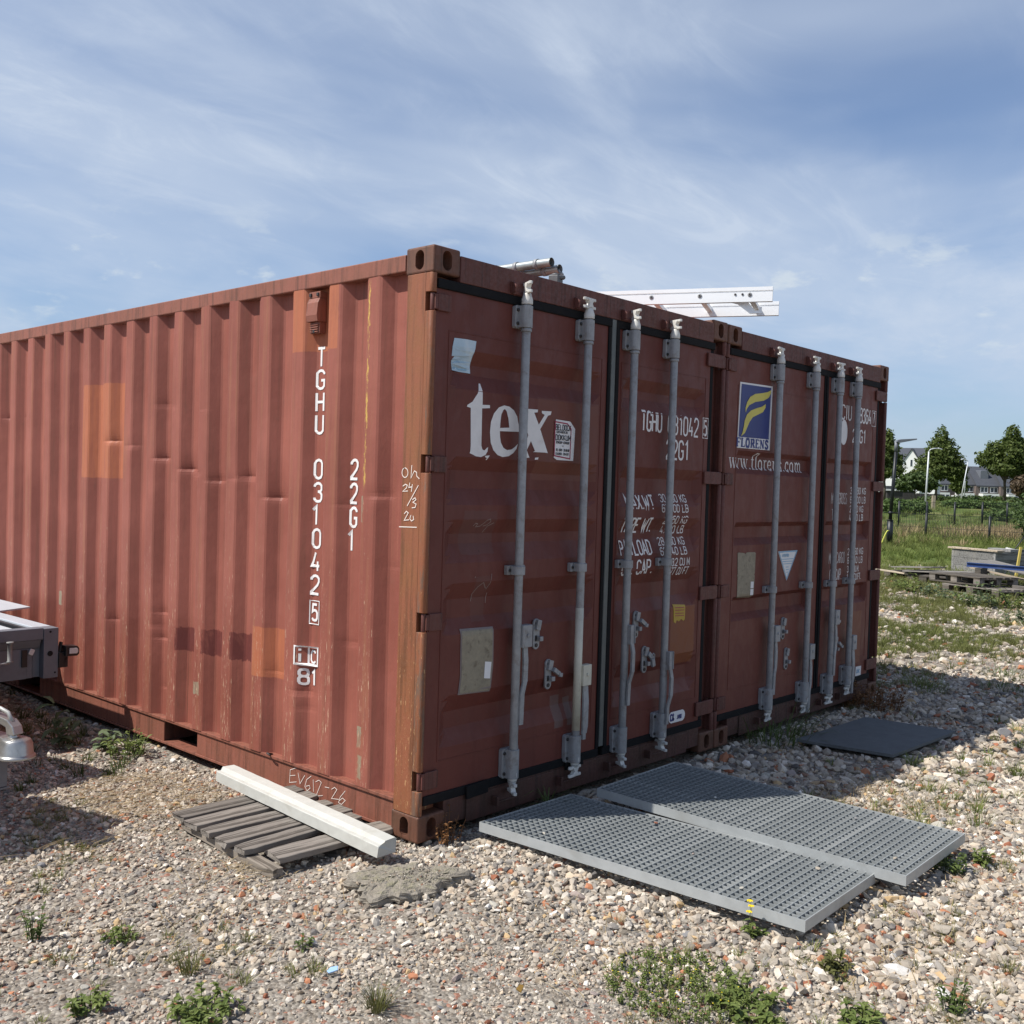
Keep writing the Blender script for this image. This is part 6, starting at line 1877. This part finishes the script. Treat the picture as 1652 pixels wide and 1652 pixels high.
scaffold_tube((1.062, .245, 2.736), (.93, 3.0, 2.73), 'upper galvanised scaffold tube end peeking over the door header', True)
scaffold_tube((1.112, .230, 2.708), (1.02, 3.0, 2.705), 'lower galvanised scaffold tube with an elbow at its end', False)
cl = MB(); cl.cbox((0, 0, .012), (.075, .05, .04), (0, 0, R(20))); cl.lathe([(.022, 0), (.022, .012)], (.0, 0, .032), 10); cl.tube([(-.03, -.02, .02), (.04, -.02, .030)], .012, 8)
o = cl.build('tube_clamp', simple('dark_dirty_steel', (.12, .12, .12), .6, .3, .3, 40, .1), None, .004); o.location = (.88, .06, 2.578)
tag(o, 'small dark scaffold clamp lying on the door header', 'clamp')

# ---------------------------------------------------------------- lamp post, fences
M['black_metal'] = simple('black_painted_metal', (.014, .016, .018), .45, .2, .2, 8, 0)
M['white_metal'] = simple('pale_grey_lamp_metal', (.55, .57, .58), .5, .2, .1, 4, 0)
M['hose'] = simple('yellow_hose', (.62, .62, .10), .5, 0, .1, 10, 0)
b0 = spot(1436.5, 33.06); zb = float(hz(b0.x, b0.y)); FACE = R(YAW - 90)            # local x runs to the right, y away


def face_thing(name, label, cat, p_, z, yaw=0.0, group=None):
    return thing(name, label, cat, (p_.x, p_.y, z), (0, 0, FACE + R(yaw)), group)


lp = face_thing('lamp_post', 'tall black lamp post with a flat lamp head beside the containers', 'lamp post', b0, zb - .02)
mb = MB(); mb.tube([(0, 0, 0), (0, 0, .86)], .095, 14); mb.build('base', M['black_metal'], lp)
mb = MB(); mb.tube([(0, 0, .8605), (0, 0, .875)], .115, 14); mb.tube([(0, 0, 1.06), (0, 0, 1.15)], .066, 14); mb.build('collar', M['black_metal'], lp)
mb = MB(); mb.tube([(.0, 0, .8755), (.095, 0, 3.10)], [.058, .052], 12); mb.build('pole', M['black_metal'], lp)
mb = MB(); mb.tube([(.095, 0, 3.101), (.104, 0, 3.44)], .062, 12); mb.build('head_socket', M['alu_dark'], lp)
mb = MB(); mb.prism([(.06, 3.40), (.16, 3.38), (.72, 3.50), (.72, 3.54), (.20, 3.50), (.08, 3.46)], 'y', -.13, .13); mb.build('lamp_head', M['alu_dark'], lp, .01)
mb = MB(); pts = [(-.10 - .16 * (1 - math.cos(q_)) , -.1, .50 + .0 - .48 * (q_ / 1.9) ** 2 + .03 * math.sin(q_ * 2)) for q_ in np.linspace(0, 1.9, 10)]
mb.tube([(-.06, -.08, .50)] + pts, .018, 8)
ob = mb.build('hose', M['hose']); ob.location = (b0.x, b0.y, zb); ob.rotation_euler = (0, 0, FACE); tag(ob, 'yellow hose arching out of the black lamp post base', 'hose')


def fence_run(label, posts, hgt, wire_step, rails, post_r, cat='fence'):
    p0 = posts[0]
    root = thing('mesh_fence', label, cat, (p0.x, p0.y, p0.z))
    for p_ in posts:
        q_ = p_ - p0
        mb = MB(); mb.tube([(q_.x, q_.y, q_.z - .1), (q_.x, q_.y, q_.z + hgt + .03)], post_r, 10); mb.build('post', M['black_metal'], root)
    for a_, b_ in zip(posts[:-1], posts[1:]):
        A_, B_ = a_ - p0, b_ - p0; L_ = (B_ - A_).length; n_ = max(2, int(L_ / wire_step))
        mb = MB()
        for i in range(1, n_):
            q_ = A_.lerp(B_, i / n_)
            mb.cbox((q_.x, q_.y, q_.z + hgt * .5), (.009, .009, hgt * .97))
        for h_ in rails:
            mb.tube([(A_.x + .0, A_.y, A_.z + hgt * h_), (B_.x, B_.y, B_.z + hgt * h_)], .006, 4)
        o = mb.build('wire_panel', M['black_metal'], root); tag(o, kind='stuff')
    return root


fp_ = [Vector((35.37, 8.557 + 2.24 * k, 0)) for k in range(-4, 5)]
for v_ in fp_: v_.z = float(hz(v_.x, v_.y))
fence_run('low black mesh fence at the edge of the yard', fp_, 1.02, .055, (.02, .98, .5, .2), .040)
far = []
for (u_, vb, vt, d_) in ((1450, 858, 812, 54), (1495, 855, 812, 55), (1540, 851, 812, 56.5), (1584.5, 845, 802, 58), (1624.5, 836, 806, 60), (1665, 830, 795, 62), (1705, 826, 790, 64)):
    p_ = spot(u_, d_); p_.z = float(hz(p_.x, p_.y)) - .03; far.append(p_)
fence_run('second black mesh fence further out in the field', far, 1.38, .14, (.98, .5), .055)

# ---------------------------------------------------------------- pallets, boards and timber box
def euro_pallet(name_label, loc, rot, mats, group='old pallets dumped in the grass'):
    root = thing('wooden_pallet', name_label, 'pallet', loc, rot, group)
    L_, W_ = 1.2, .8
    def put(nm, x0, x1, y0, y1, z0, z1, m_):
        MB().box(x0, x1, y0, y1, z0, z1).build(nm, m_, root, .004)
    for i, (y0, y1) in enumerate(((0, .145), (.19, .29), (.33, .475), (.51, .61), (.655, .8))): put('board', -random.uniform(0, .015), L_ + random.uniform(-.02, .01), y0, y1, .122, .144, mats[0])
    for x0 in (0, .5275, 1.055): put('stringer', x0, x0 + .145, 0, W_, .1, .1215, mats[0])
    for x0 in (0, .5275, 1.055):
        for y0 in (0, .35, .7): put('block', x0, x0 + .145, y0 + .0005, y0 + .0995, .0225, .0995, mats[1])
    for y0 in (0, .35, .7): put('bottom_board', 0, L_, y0, y0 + .1, 0, .022, mats[0])
    return root


G0 = float(hz(14.7, 2.9)) + .01
WG, WD = M['wood_grey'], M['wood_dark']
pa = -120
euro_pallet('lowest weathered pallet lying on weedy gravel under another pallet', (15.02, 3.05, G0), (0, 0, R(pa + 4)), (WG, WD))
euro_pallet('weathered pallet on top of the stack with gaps showing light', (15.25, 3.36, G0 + .150), (0, R(-.8), R(pa)), (WD, WG))
euro_pallet('weathered pallet lying flat behind the pallet stack at the left', (16.35, 3.95, float(hz(16.3, 4)) + .01), (0, 0, R(pa + 28)), (WD, WD))
euro_pallet('weathered pallet low at the right behind the leaning sheet', (15.2, 2.15, G0), (0, 0, R(pa + 10)), (WD, WD))
euro_pallet('dark pallet half hidden by the right container edge', (16.95, 4.86, float(hz(17, 4.9)) + .01), (0, 0, R(pa + 15)), (WD, WD))


def loose_board(L_, w, th, loc, rot, mat, label, seed, cat='board'):
    o = rough_board(L_, w, th, seed, 'plank', mat, None); o.location = loc; o.rotation_euler = rot
    return tag(o, label, cat)


loose_board(1.5, .62, .02, (16.75, 4.42, float(hz(16.5, 4.2)) + .170), (0, R(-3), R(-100)), M['ply'], 'wide grey board lying on the left pallets', 201)
loose_board(1.0, .40, .02, (17.0, 4.75, float(hz(17, 4.7)) + .215), (0, R(-4), R(-112)), M['ply'], 'smaller grey board on top of the wide grey board', 202)
loose_board(.9, .12, .022, (16.7, 4.95, float(hz(16.7, 4.9)) + .165), (0, R(5), R(-80)), M['wood_light'], 'light brown plank end at the container edge', 203)
loose_board(1.95, .9, .018, (16.95, 3.22, G0 + .43), (0, R(9.5), R(-96)), M['ply'], 'worn grey sheet leaning down to the right over the pallets', 204)
loose_board(1.75, .14, .022, (16.85, 3.20, G0 + .31), (0, R(8), R(-97)), M['wood_light'], 'thin light plank under the leaning sheet', 205)
loose_board(1.4, .11, .05, (15.1, 1.95, G0 + .145), (0, R(3), R(-75)), WG, 'thick grey timber at the right of the pallet stack', 206)

bx_ = thing('timber_box', 'grey plank sided timber box behind the pallets with a blue steel beam in front', 'box', (19.2, 3.46, float(hz(19.2, 3.46))), (0, 0, R(-27)))
for k in range(3):
    z0 = .04 + k * .165
    MB().box(-.028, 0, .03, 1.10, z0, z0 + .160).build('plank', M['wood_pale'], bx_, .004)
    MB().box(.03, 3.2, -.028, 0, z0, z0 + .160).build('plank', M['wood_pale'], bx_, .004)
    MB().box(.03, 3.2, 1.13, 1.158, z0, z0 + .160).build('plank', M['wood_pale'], bx_, .004)
for (x0, y0) in ((-.03, -.03), (-.03, 1.10), (1.0, -.0), (2.1, -.0), (3.17, -.03)):
    MB().box(x0 + .002, x0 + .058, y0 + .002, y0 + .058, -.02, .53).build('corner_batten', M['wood_pale'], bx_)
MB().box(-.06, .14, -.10, 1.25, .5425, .58).build('top_board', M['wood_light'], bx_, .005)
MB().box(.35, .60, -.05, .55, .5425, .60).build('top_board', M['wood_pale'], bx_, .005)
st_ = spot(1563, 18.7); en = spot(1740, 17.6); d_ = en - st_
mb = MB(); L_ = d_.length; mb.box(0, L_, -.03, .03, 0, .012); mb.box(0, L_, -.03, .03, .068, .08); mb.box(0, L_, -.004, .004, .0122, .0678)
M['blue_steel'] = simple('dark_blue_painted_steel', (.035, .070, .20), .45, .1, .2, 8, .05, (.12, .14, .2), .4)
ob = mb.build('steel_beam', M['blue_steel']); ob.location = (st_.x, st_.y, .335); ob.rotation_euler = (0, R(.6), math.atan2(d_.y, d_.x)); tag(ob, 'long dark blue steel beam propped before the timber box', 'beam')
for (k, nm) in ((.14, 'near'), (.8, 'far')):
    q_ = st_.lerp(en, k); zz_ = float(hz(q_.x, q_.y))
    mb = MB(); mb.box(-.05, .05, -.25, .25, 0, .334 - zz_ - L_ * k * .0105)
    ob = mb.build('timber_prop', WD); ob.location = (q_.x, q_.y, zz_); ob.rotation_euler = (0, 0, math.atan2(d_.y, d_.x)); tag(ob, 'dark timber prop under the %s part of the blue beam' % ('left' if nm == 'near' else 'right'), 'prop')
tv = spot(1640, 20.2)
mb = MB(); mb.tube([(0, 0, 0), (.10, .0, .62)], .022, 8); mb.build('wooden_stake', M['hose']) if 0 else None
sk = MB(); sk.prism([(0, 0), (.05, 0), (.13, .72), (.09, .72)], 'y', -.02, .02)
ob = sk.build('stake', simple('yellow_painted_wood', (.55, .42, .10), .7, 0, .15, 10, .05)); ob.location = (tv.x, tv.y, float(hz(tv.x, tv.y)) - .02); ob.rotation_euler = (0, 0, FACE); tag(ob, 'yellow painted stake sticking up from the timber box', 'stake')
jk = face_thing('hand_lever', 'pale steel tube with a slanting black lever above the timber box', 'lever', spot(1625, 21.5), float(hz(19.8, 3.3)))
mb = MB(); mb.tube([(0, 0, .585), (.17, 0, .56)], .035, 10); mb.build('tube', M['lens'], jk)
mb = MB(); mb.tube([(.15, 0, -.02), (.17, 0, .55), (.42, 0, .92)], .012, 6); mb.build('lever', M['black_metal'], jk)

# weeds before the pallets
WLAB = ['bright weed below the left pallets near the container edge', 'grey weed at the left foot of the pallet stack', 'bright weed covering the middle block of the lower pallet',
        'tallest grey weed before the right end of the stack', 'bright weed just right of the tallest grey weed by the pallets', 'grey weed before the lower pallet left of its middle block',
        'bright weed by the right photo edge under the blue beam', 'slim grey weed close before the stacked pallet front', 'bright tall weed growing up beside the left boards', 'small grey weed on the gravel at the right edge before the pallets']
for i, (u_, d_, h_) in enumerate(((1450, 17.4, .30), (1500, 16.6, .22), (1560, 15.4, .32), (1590, 15.2, .42), (1612, 15.3, .36), (1535, 15.9, .26), (1640, 15.2, .24), (1575, 15.3, .34), (1470, 16.9, .35), (1648, 13.2, .2))):
    p_ = spot(u_, d_)
    put_plant('weed', weed_mb(12, .10, h_, .14), M['leaf_grey'] if i % 2 else M['leaf'], p_.x, p_.y, WLAB[i], 'weed', group='weeds in front of the pallet stack')
GLAB = ['dark grass tuft right beside the far bottom corner of the right container', 'lush green tuft on the shadow edge, second from the container corner', 'short dark tuft on the shadow edge, third from the container corner',
        'tall bright tuft behind the far bottom corner of the container', 'outermost green tuft on the shadow edge towards the photo border']
for i, (x, y, h_) in enumerate(((5.35, .30, .22), (5.75, -.05, .18), (6.25, -.55, .14), (5.2, .55, .24), (6.9, -.35, .16))):
    put_plant('grass_tuft', tuft_mb(120, h_, .003, .20, .1, 1.0, 1.0), M['leaf'] if i % 2 else M['leaf_dark'], x, y, GLAB[i], 'grass tuft', group='grass along the far shadow edge')

# ---------------------------------------------------------------- trees
def foliage_mesh(name, blobs, n, size, mat, parent, seed):
    """leaf clumps spread through the volume of overlapping boughs"""
    r_ = np.random.default_rng(seed)
    bl = np.array(blobs, float)                                   # cx, cy, cz, rx, ry, rz
    wts = bl[:, 3] * bl[:, 4] * bl[:, 5]; wts /= wts.sum()
    idx = r_.choice(len(bl), n, p=wts)
    v = r_.normal(size=(n, 3)); v /= np.linalg.norm(v, axis=1)[:, None]
    rad = r_.uniform(.35, 1.0, n) ** .45
    lump = 1 + .22 * np.sin(v[:, 0] * 7 + idx) * np.sin(v[:, 2] * 8 + 2 * idx) + .15 * np.sin(v[:, 1] * 13 + idx * 3)
    c_ = bl[idx, :3] + v * bl[idx, 3:] * (rad * lump)[:, None]
    nrm = v * .6 + r_.normal(size=(n, 3)) * .7 + np.array((0, 0, .35)); nrm /= np.linalg.norm(nrm, axis=1)[:, None]
    t1 = np.cross(nrm, r_.normal(size=(n, 3))); t1 /= np.linalg.norm(t1, axis=1)[:, None]; t2 = np.cross(nrm, t1)
    s_ = (size * r_.uniform(.5, 1.3, n))[:, None]
    co = np.stack([c_ - t1 * s_, c_ - t2 * s_ * .55, c_ + t1 * s_, c_ + t2 * s_ * .55], 1).reshape(-1, 3)
    me = bpy.data.meshes.new(name); me.vertices.add(4 * n); me.vertices.foreach_set('co', co.reshape(-1))
    me.loops.add(4 * n); me.loops.foreach_set('vertex_index', np.arange(4 * n)); me.polygons.add(n); me.polygons.foreach_set('loop_start', np.arange(n) * 4)
    me.update(calc_edges=True); me.materials.append(mat)
    o = bpy.data.objects.new(name, me); COL.objects.link(o); o.parent = parent
    return o


M['tree_leaf'] = plant_mat('tree_leaf', (.055, .088, .019), (.145, .180, .046), .35)
M['tree_leaf2'] = plant_mat('lighter_tree_leaf', (.040, .070, .018), (.085, .125, .035), .25)
M['red_leaf'] = plant_mat('reddish_brown_tree_leaf', (.08, .055, .035), (.14, .10, .06), .2)
M['bark'] = simple('tree_bark', (.10, .08, .06), .9, 0, .3, 6, .2)


def tree(name, label, u_, d_, blobs, n, size, mat, trunk_h, trunk_r, seed, group=None):
    """blobs in metres: x to the right, z above the foot"""
    p_ = spot(u_, d_); z_ = float(hz(p_.x, p_.y))
    root = face_thing(name, label, 'tree', p_, z_, 0, group)
    mb = MB(); top = trunk_h * 1.9
    mb.tube([(0, 0, -.1), (.03, 0, trunk_h * .6), (-.04, .05, trunk_h), (.05, 0, top)], [trunk_r, trunk_r * .8, trunk_r * .7, trunk_r * .25], 8)
    for k, b_ in enumerate(blobs[:6]): mb.tube([(0, 0, trunk_h * (.8 + .05 * k)), (b_[0] * .5, b_[1] * .5, (trunk_h + b_[2]) / 2), (b_[0] * .85, b_[1] * .85, b_[2])], [trunk_r * .4, trunk_r * .25, .02], 6)
    mb.build('trunk', M['bark'], root)
    foliage_mesh('crown', blobs, n, size, mat, root, seed)
    return root


GTREE = 'green trees before the houses'
K_ = 15.6                                                           # pixels per metre at 105 m
tree('broadleaf_tree', 'broad pointed green tree in front of the white house', 1508, 105,
     [(.4, 0, 6.9, .7, .7, .9), (.5, .2, 6.0, 1.25, 1.2, .9), (.45, 0, 5.1, 1.6, 1.5, .9), (.9, -.3, 4.3, 1.75, 1.5, .9), (-.4, .3, 3.9, 1.6, 1.6, .9), (1.6, 0, 3.3, 1.5, 1.6, .9), (.3, -.4, 3.1, 1.8, 1.5, .9), (-1.2, -.4, 2.9, 1.5, 1.4, .8), (2.1, 0, 2.7, 1.0, 1, .7), (-2.1, 0, 2.2, .9, 1, .6)],
     11000, .17, M['tree_leaf'], 2.0, .16, 1, GTREE)
tree('broadleaf_tree', 'wide double topped green tree at the right edge', 1619, 100,
     [(.55, 0, 6.9, .65, .7, .9), (.7, .2, 5.9, 1.1, 1.1, 1.0), (-1.2, 0, 5.2, .9, 1, .9), (-1.5, .3, 4.3, 1.2, 1.3, .8), (.2, -.3, 4.7, 1.5, 1.4, 1.0), (1.8, 0, 5.2, 1.0, 1.2, 1.0), (2.0, -.3, 4.0, 1.3, 1.3, .9), (-.6, -.5, 3.5, 1.5, 1.3, .7), (.9, .4, 3.3, 1.3, 1.3, .7)],
     12000, .17, M['tree_leaf'], 2.2, .17, 2, GTREE)
tree('broadleaf_tree', 'green tree half hidden behind the right container', 1425, 98,
     [(-.1, 0, 6.0, .8, .8, .9), (.1, 0, 5.0, 1.05, 1.2, 1.0), (.5, .2, 3.9, 1.2, 1.3, .9), (-.8, 0, 4.3, 1.4, 1.4, 1.1), (.5, -.4, 2.9, 1.2, 1.2, .7)],
     8000, .17, M['tree_leaf'], 2.0, .16, 3, GTREE)
tree('small_tree', 'small pale green tree under the pointed tree by the white house', 1475, 96, [(0, 0, 2.1, 1.5, 1.2, .7), (.9, 0, 1.7, 1.2, 1, .7), (-.9, 0, 1.6, 1.0, 1, .6)], 2600, .22, M['tree_leaf2'], 1.0, .08, 4)
tree('small_tree', 'small round dark tree before the brick terrace', 1545, 120, [(0, 0, 2.6, .8, .8, 1.3), (0, 0, 1.8, .9, .8, .8)], 1800, .24, M['tree_leaf'], 1.2, .08, 5)
tree('small_tree', 'small reddish brown tree at the right edge of the houses', 1646, 98, [(0, 0, 1.9, 1.0, 1, .9), (.4, 0, 1.2, 1.0, .8, .7)], 1500, .22, M['red_leaf'], .8, .07, 6)
tree('small_tree', 'thin green shrub tree at the right edge before the mesh fence', 1664, 34, [(0, 0, 1.5, .5, .5, .5), (-.1, 0, 1.0, .55, .5, .4), (.15, 0, .6, .5, .5, .4)], 900, .07, M['tree_leaf2'], .6, .03, 8)


def hedge(label, u0, u1, d_, h_, th, n, mat, seed, cat='hedge', size=.2):
    a_, b_ = spot(u0, d_), spot(u1, d_); c_ = (a_ + b_) / 2; w_ = (b_ - a_).length / 2
    k_ = max(3, int(w_ / 1.1)); r_ = random.Random(seed)
    bl = [(-w_ + 2 * w_ * (i + .5) / k_, r_.uniform(-.3, .3), h_ * r_.uniform(.35, .5), w_ / k_ * 1.5, th, h_ * r_.uniform(.45, .62)) for i in range(k_)]
    root = face_thing('hedge', label, cat, c_, float(hz(c_.x, c_.y)) - .05)
    foliage_mesh('foliage', bl, n, size, mat, root, seed)
    return root


M['reed'] = plant_mat('reedy_green', (.06, .105, .025), (.12, .175, .05), .3)
hedge('tall reedy green bank left of the white lamp post', 1425, 1492, 72, 1.05, 1.2, 3600, M['reed'], 21, 'reeds', .13)
hedge('low clipped hedge in front of the brick terrace', 1490, 1640, 108, .75, .8, 3000, M['tree_leaf2'], 22, 'hedge', .16)
hedge('rough dark green shrubs in the middle of the field', 1530, 1680, 84, .75, 1.1, 4200, M['reed'], 23, 'shrubs', .13)
hedge('low weedy bank at the right end of the field', 1600, 1720, 66, .9, 1.0, 3200, M['reed'], 24, 'shrubs', .12)

# ---------------------------------------------------------------- street lamps in the field
def street_lamp(label, u_, d_, h_, lean, arm, r_=.07):
    p_ = spot(u_, d_); root = face_thing('street_lamp', label, 'street lamp', p_, float(hz(p_.x, p_.y)), 0, 'pale street lamps in the field')
    mb = MB(); mb.tube([(0, 0, 0), (lean * .5, 0, h_ * .5), (lean, 0, h_ * .95)], [r_ * 1.15, r_, r_ * .75], 8); mb.build('pole', M['white_metal'], root)
    sgn = 1 if arm > 0 else -1
    mb = MB(); mb.tube([(lean, 0, h_ * .951), (lean + .12 * sgn, 0, h_ * .985), (lean + .35 * sgn, 0, h_), (lean + arm * .7, 0, h_ * 1.004)], r_ * .62, 8); mb.build('arm', M['white_metal'], root)
    mb = MB(); mb.prism([(lean + arm * .7, h_ * 1.0), (lean + arm, h_ * .985), (lean + arm, h_ * .998), (lean + arm * .72, h_ * 1.016)], 'y', -.12, .12); mb.build('lamp_head', M['white_metal'], root)


street_lamp('pale street lamp with its arm pointing right, before the pointed tree', 1492, 76, 4.75, .10, .95)
street_lamp('pale street lamp leaning right between the two big trees', 1548, 90, 4.1, .55, -.6, .055)
street_lamp('thinner pale street lamp just right of the leaning one', 1554.5, 112, 3.9, .02, -.55, .05)
p_ = spot(1505, 80)
mb = MB(); mb.box(-.12, .12, -.1, .1, -.1, 1.1); ob = mb.build('wooden_post', M['wood_light']); ob.location = (p_.x, p_.y, float(hz(p_.x, p_.y))); ob.rotation_euler = (0, 0, FACE); tag(ob, 'stout brown wooden post in the field right of the white lamp', 'post')

# ---------------------------------------------------------------- houses
M['white_wall'] = simple('white_rendered_wall', (.74, .74, .72), .8, 0, .06, 2, 0)
M['roof_tile'] = simple('dark_grey_roof_tiles', (.060, .064, .075), .7, 0, .25, 3, 0)
M['brick'] = simple('brown_brick_wall', (.135, .105, .092), .85, 0, .25, 6, 0)
M['frame_white'] = simple('white_window_frame', (.72, .72, .70), .5, 0, .05, 3, 0)
M['glass'] = simple('dark_window_glass', (.03, .04, .05), .12, 0, .2, 2, 0)
M['dark_fence'] = simple('dark_stained_fence', (.045, .04, .038), .8, 0, .3, 5, 0)
hp = spot(1467, 150); hzz = float(hz(hp.x, hp.y))
wh = face_thing('gable_house', 'white gabled house with dark roof behind the trees', 'house', hp, hzz, -26)
mb = MB(); mb.box(-5.5, 3.6, .3, 8, 0, 5.2); mb.prism([(-1.25 - .0, 0), (1.25, 0), (1.25, 5.4), (0, 7.35), (-1.25, 5.4)], 'y', -.3, .299); mb.build('wall', M['white_wall'], wh)
mb = MB(); mb.prism([(-.2, 5.15), (4.15, 7.55), (8.5, 5.15), (8.5, 5.35), (4.15, 7.8), (-.2, 5.4)], 'x', -5.8, 3.9)
mb.build('roof', M['roof_tile'], wh)
mb = MB(); mb.add([(-1.5, -.45, 5.2), (0, -.45, 7.6), (0, 3.8, 7.6), (-1.5, 1.2, 5.2), (1.5, -.45, 5.2), (1.5, 1.2, 5.2), (-1.5, -.45, 5.05), (0, -.45, 7.4), (1.5, -.45, 5.05)],
                  [(0, 1, 2, 3), (4, 5, 2, 1), (0, 6, 7, 1), (1, 7, 8, 4)]); mb.build('gable_roof', M['roof_tile'], wh)
f_ = MB().box(-.16, .16, -.34, -.301, 4.9, 5.9).build('window', M['frame_white'], wh); MB().box(-.12, .12, -.36, -.341, 4.95, 5.85).build('pane', M['glass'], f_)
gw = face_thing('garden_shed', 'low shed with white fascia beneath the white house', 'shed', spot(1452, 118), float(hz(80, 30)))
mb = MB(); mb.box(-1.6, 1.7, 0, 2.5, 0, 1.5); mb.build('wall', M['dark_fence'], gw); mb = MB(); mb.box(-1.8, 1.8, -.15, 2.6, 1.5, 1.68); mb.build('fascia', M['frame_white'], gw); mb = MB(); mb.box(-1.75, 1.75, -.1, 2.55, 1.681, 2.05); mb.build('roof', M['roof_tile'], gw)
gf = face_thing('garden_fence', 'dark wooden garden fence between the shed and the small tree', 'fence', spot(1478, 116), float(hz(80, 30)))
for k in range(9): MB().box(-1.6 + k * .5, -1.13 + k * .5, 0, .05, -.1, 1.25 + .04 * (k % 2)).build('board', M['dark_fence'], gf)


def terrace(u0, u1, d_, ridge, eave, label, dormer, conserv):
    a_, b_ = spot(u0, d_), spot(u1, d_); w_ = (b_ - a_).length
    base = float(hz(a_.x, a_.y))
    r_ = face_thing('terrace_house', label, 'house', a_, base, 0, None)
    mb = MB(); mb.box(.01, w_ - .01, 0, 8, -.4, eave); mb.build('wall', M['brick'], r_)
    mb = MB(); mb.prism([(-.35, eave - .1), (4, ridge - .12), (8.3, eave - .1), (8.3, eave + .05), (4, ridge), (-.35, eave + .1)], 'x', .0, w_); rf = mb.build('roof', M['roof_tile'], r_)
    if dormer:
        mb = MB(); mb.prism([(1.2, eave + .5), (1.2, ridge - .75), (4, ridge - .6), (4, eave + .5)], 'x', w_ * .3, w_ * .62); mb.build('dormer', M['alu_dark'], r_)
    for x_ in (w_ * .18, w_ * .58):
        f_ = MB().box(x_, x_ + 1.25, -.06, -.001, eave - 1.12, eave - .15).build('window', M['frame_white'], r_)
        for q_ in (0, 1): MB().box(x_ + .1 + q_ * .58, x_ + .57 + q_ * .58, -.075, -.0605, eave - 1.0, eave - .22).build('pane', M['glass'], f_)
    if conserv:
        f_ = MB().box(w_ * .12, w_ * .78, -1.6, -.01, -.3, 1.35); o = f_.build('conservatory', M['frame_white'], r_)
        n_ = 4; ww = w_ * .66 / n_
        for q_ in range(n_): MB().box(w_ * .12 + q_ * ww + .12, w_ * .12 + (q_ + 1) * ww - .12, -1.62, -1.601, .0, 1.0).build('pane', M['glass'], o)
    return r_


HZB = float(hz(150, 55))
terrace(1490, 1534, 172, 6.2, 2.75, 'brick terrace house seen left under the pointed tree', True, True)
terrace(1534.5, 1572, 172, 6.1, 2.7, 'brick terrace house between the two big trees', False, True)
terrace(1572.5, 1612, 171, 6.0, 2.6, 'brick terrace house behind the double topped tree', True, True)
terrace(1612.5, 1660, 170, 6.1, 2.6, 'rightmost brick terrace house with white garden room', False, True)
fc = face_thing('garden_table', 'low white garden roof in front of the middle brick house', 'canopy', spot(1552, 125), float(hz(90, 35)))
mb = MB(); mb.box(-.9, .9, 0, 1.2, .78, .9); mb.build('top', M['frame_white'], fc)
for x_ in (-.85, .8): MB().box(x_, x_ + .05, .05, .1, 0, .78).build('leg', M['frame_white'], fc)
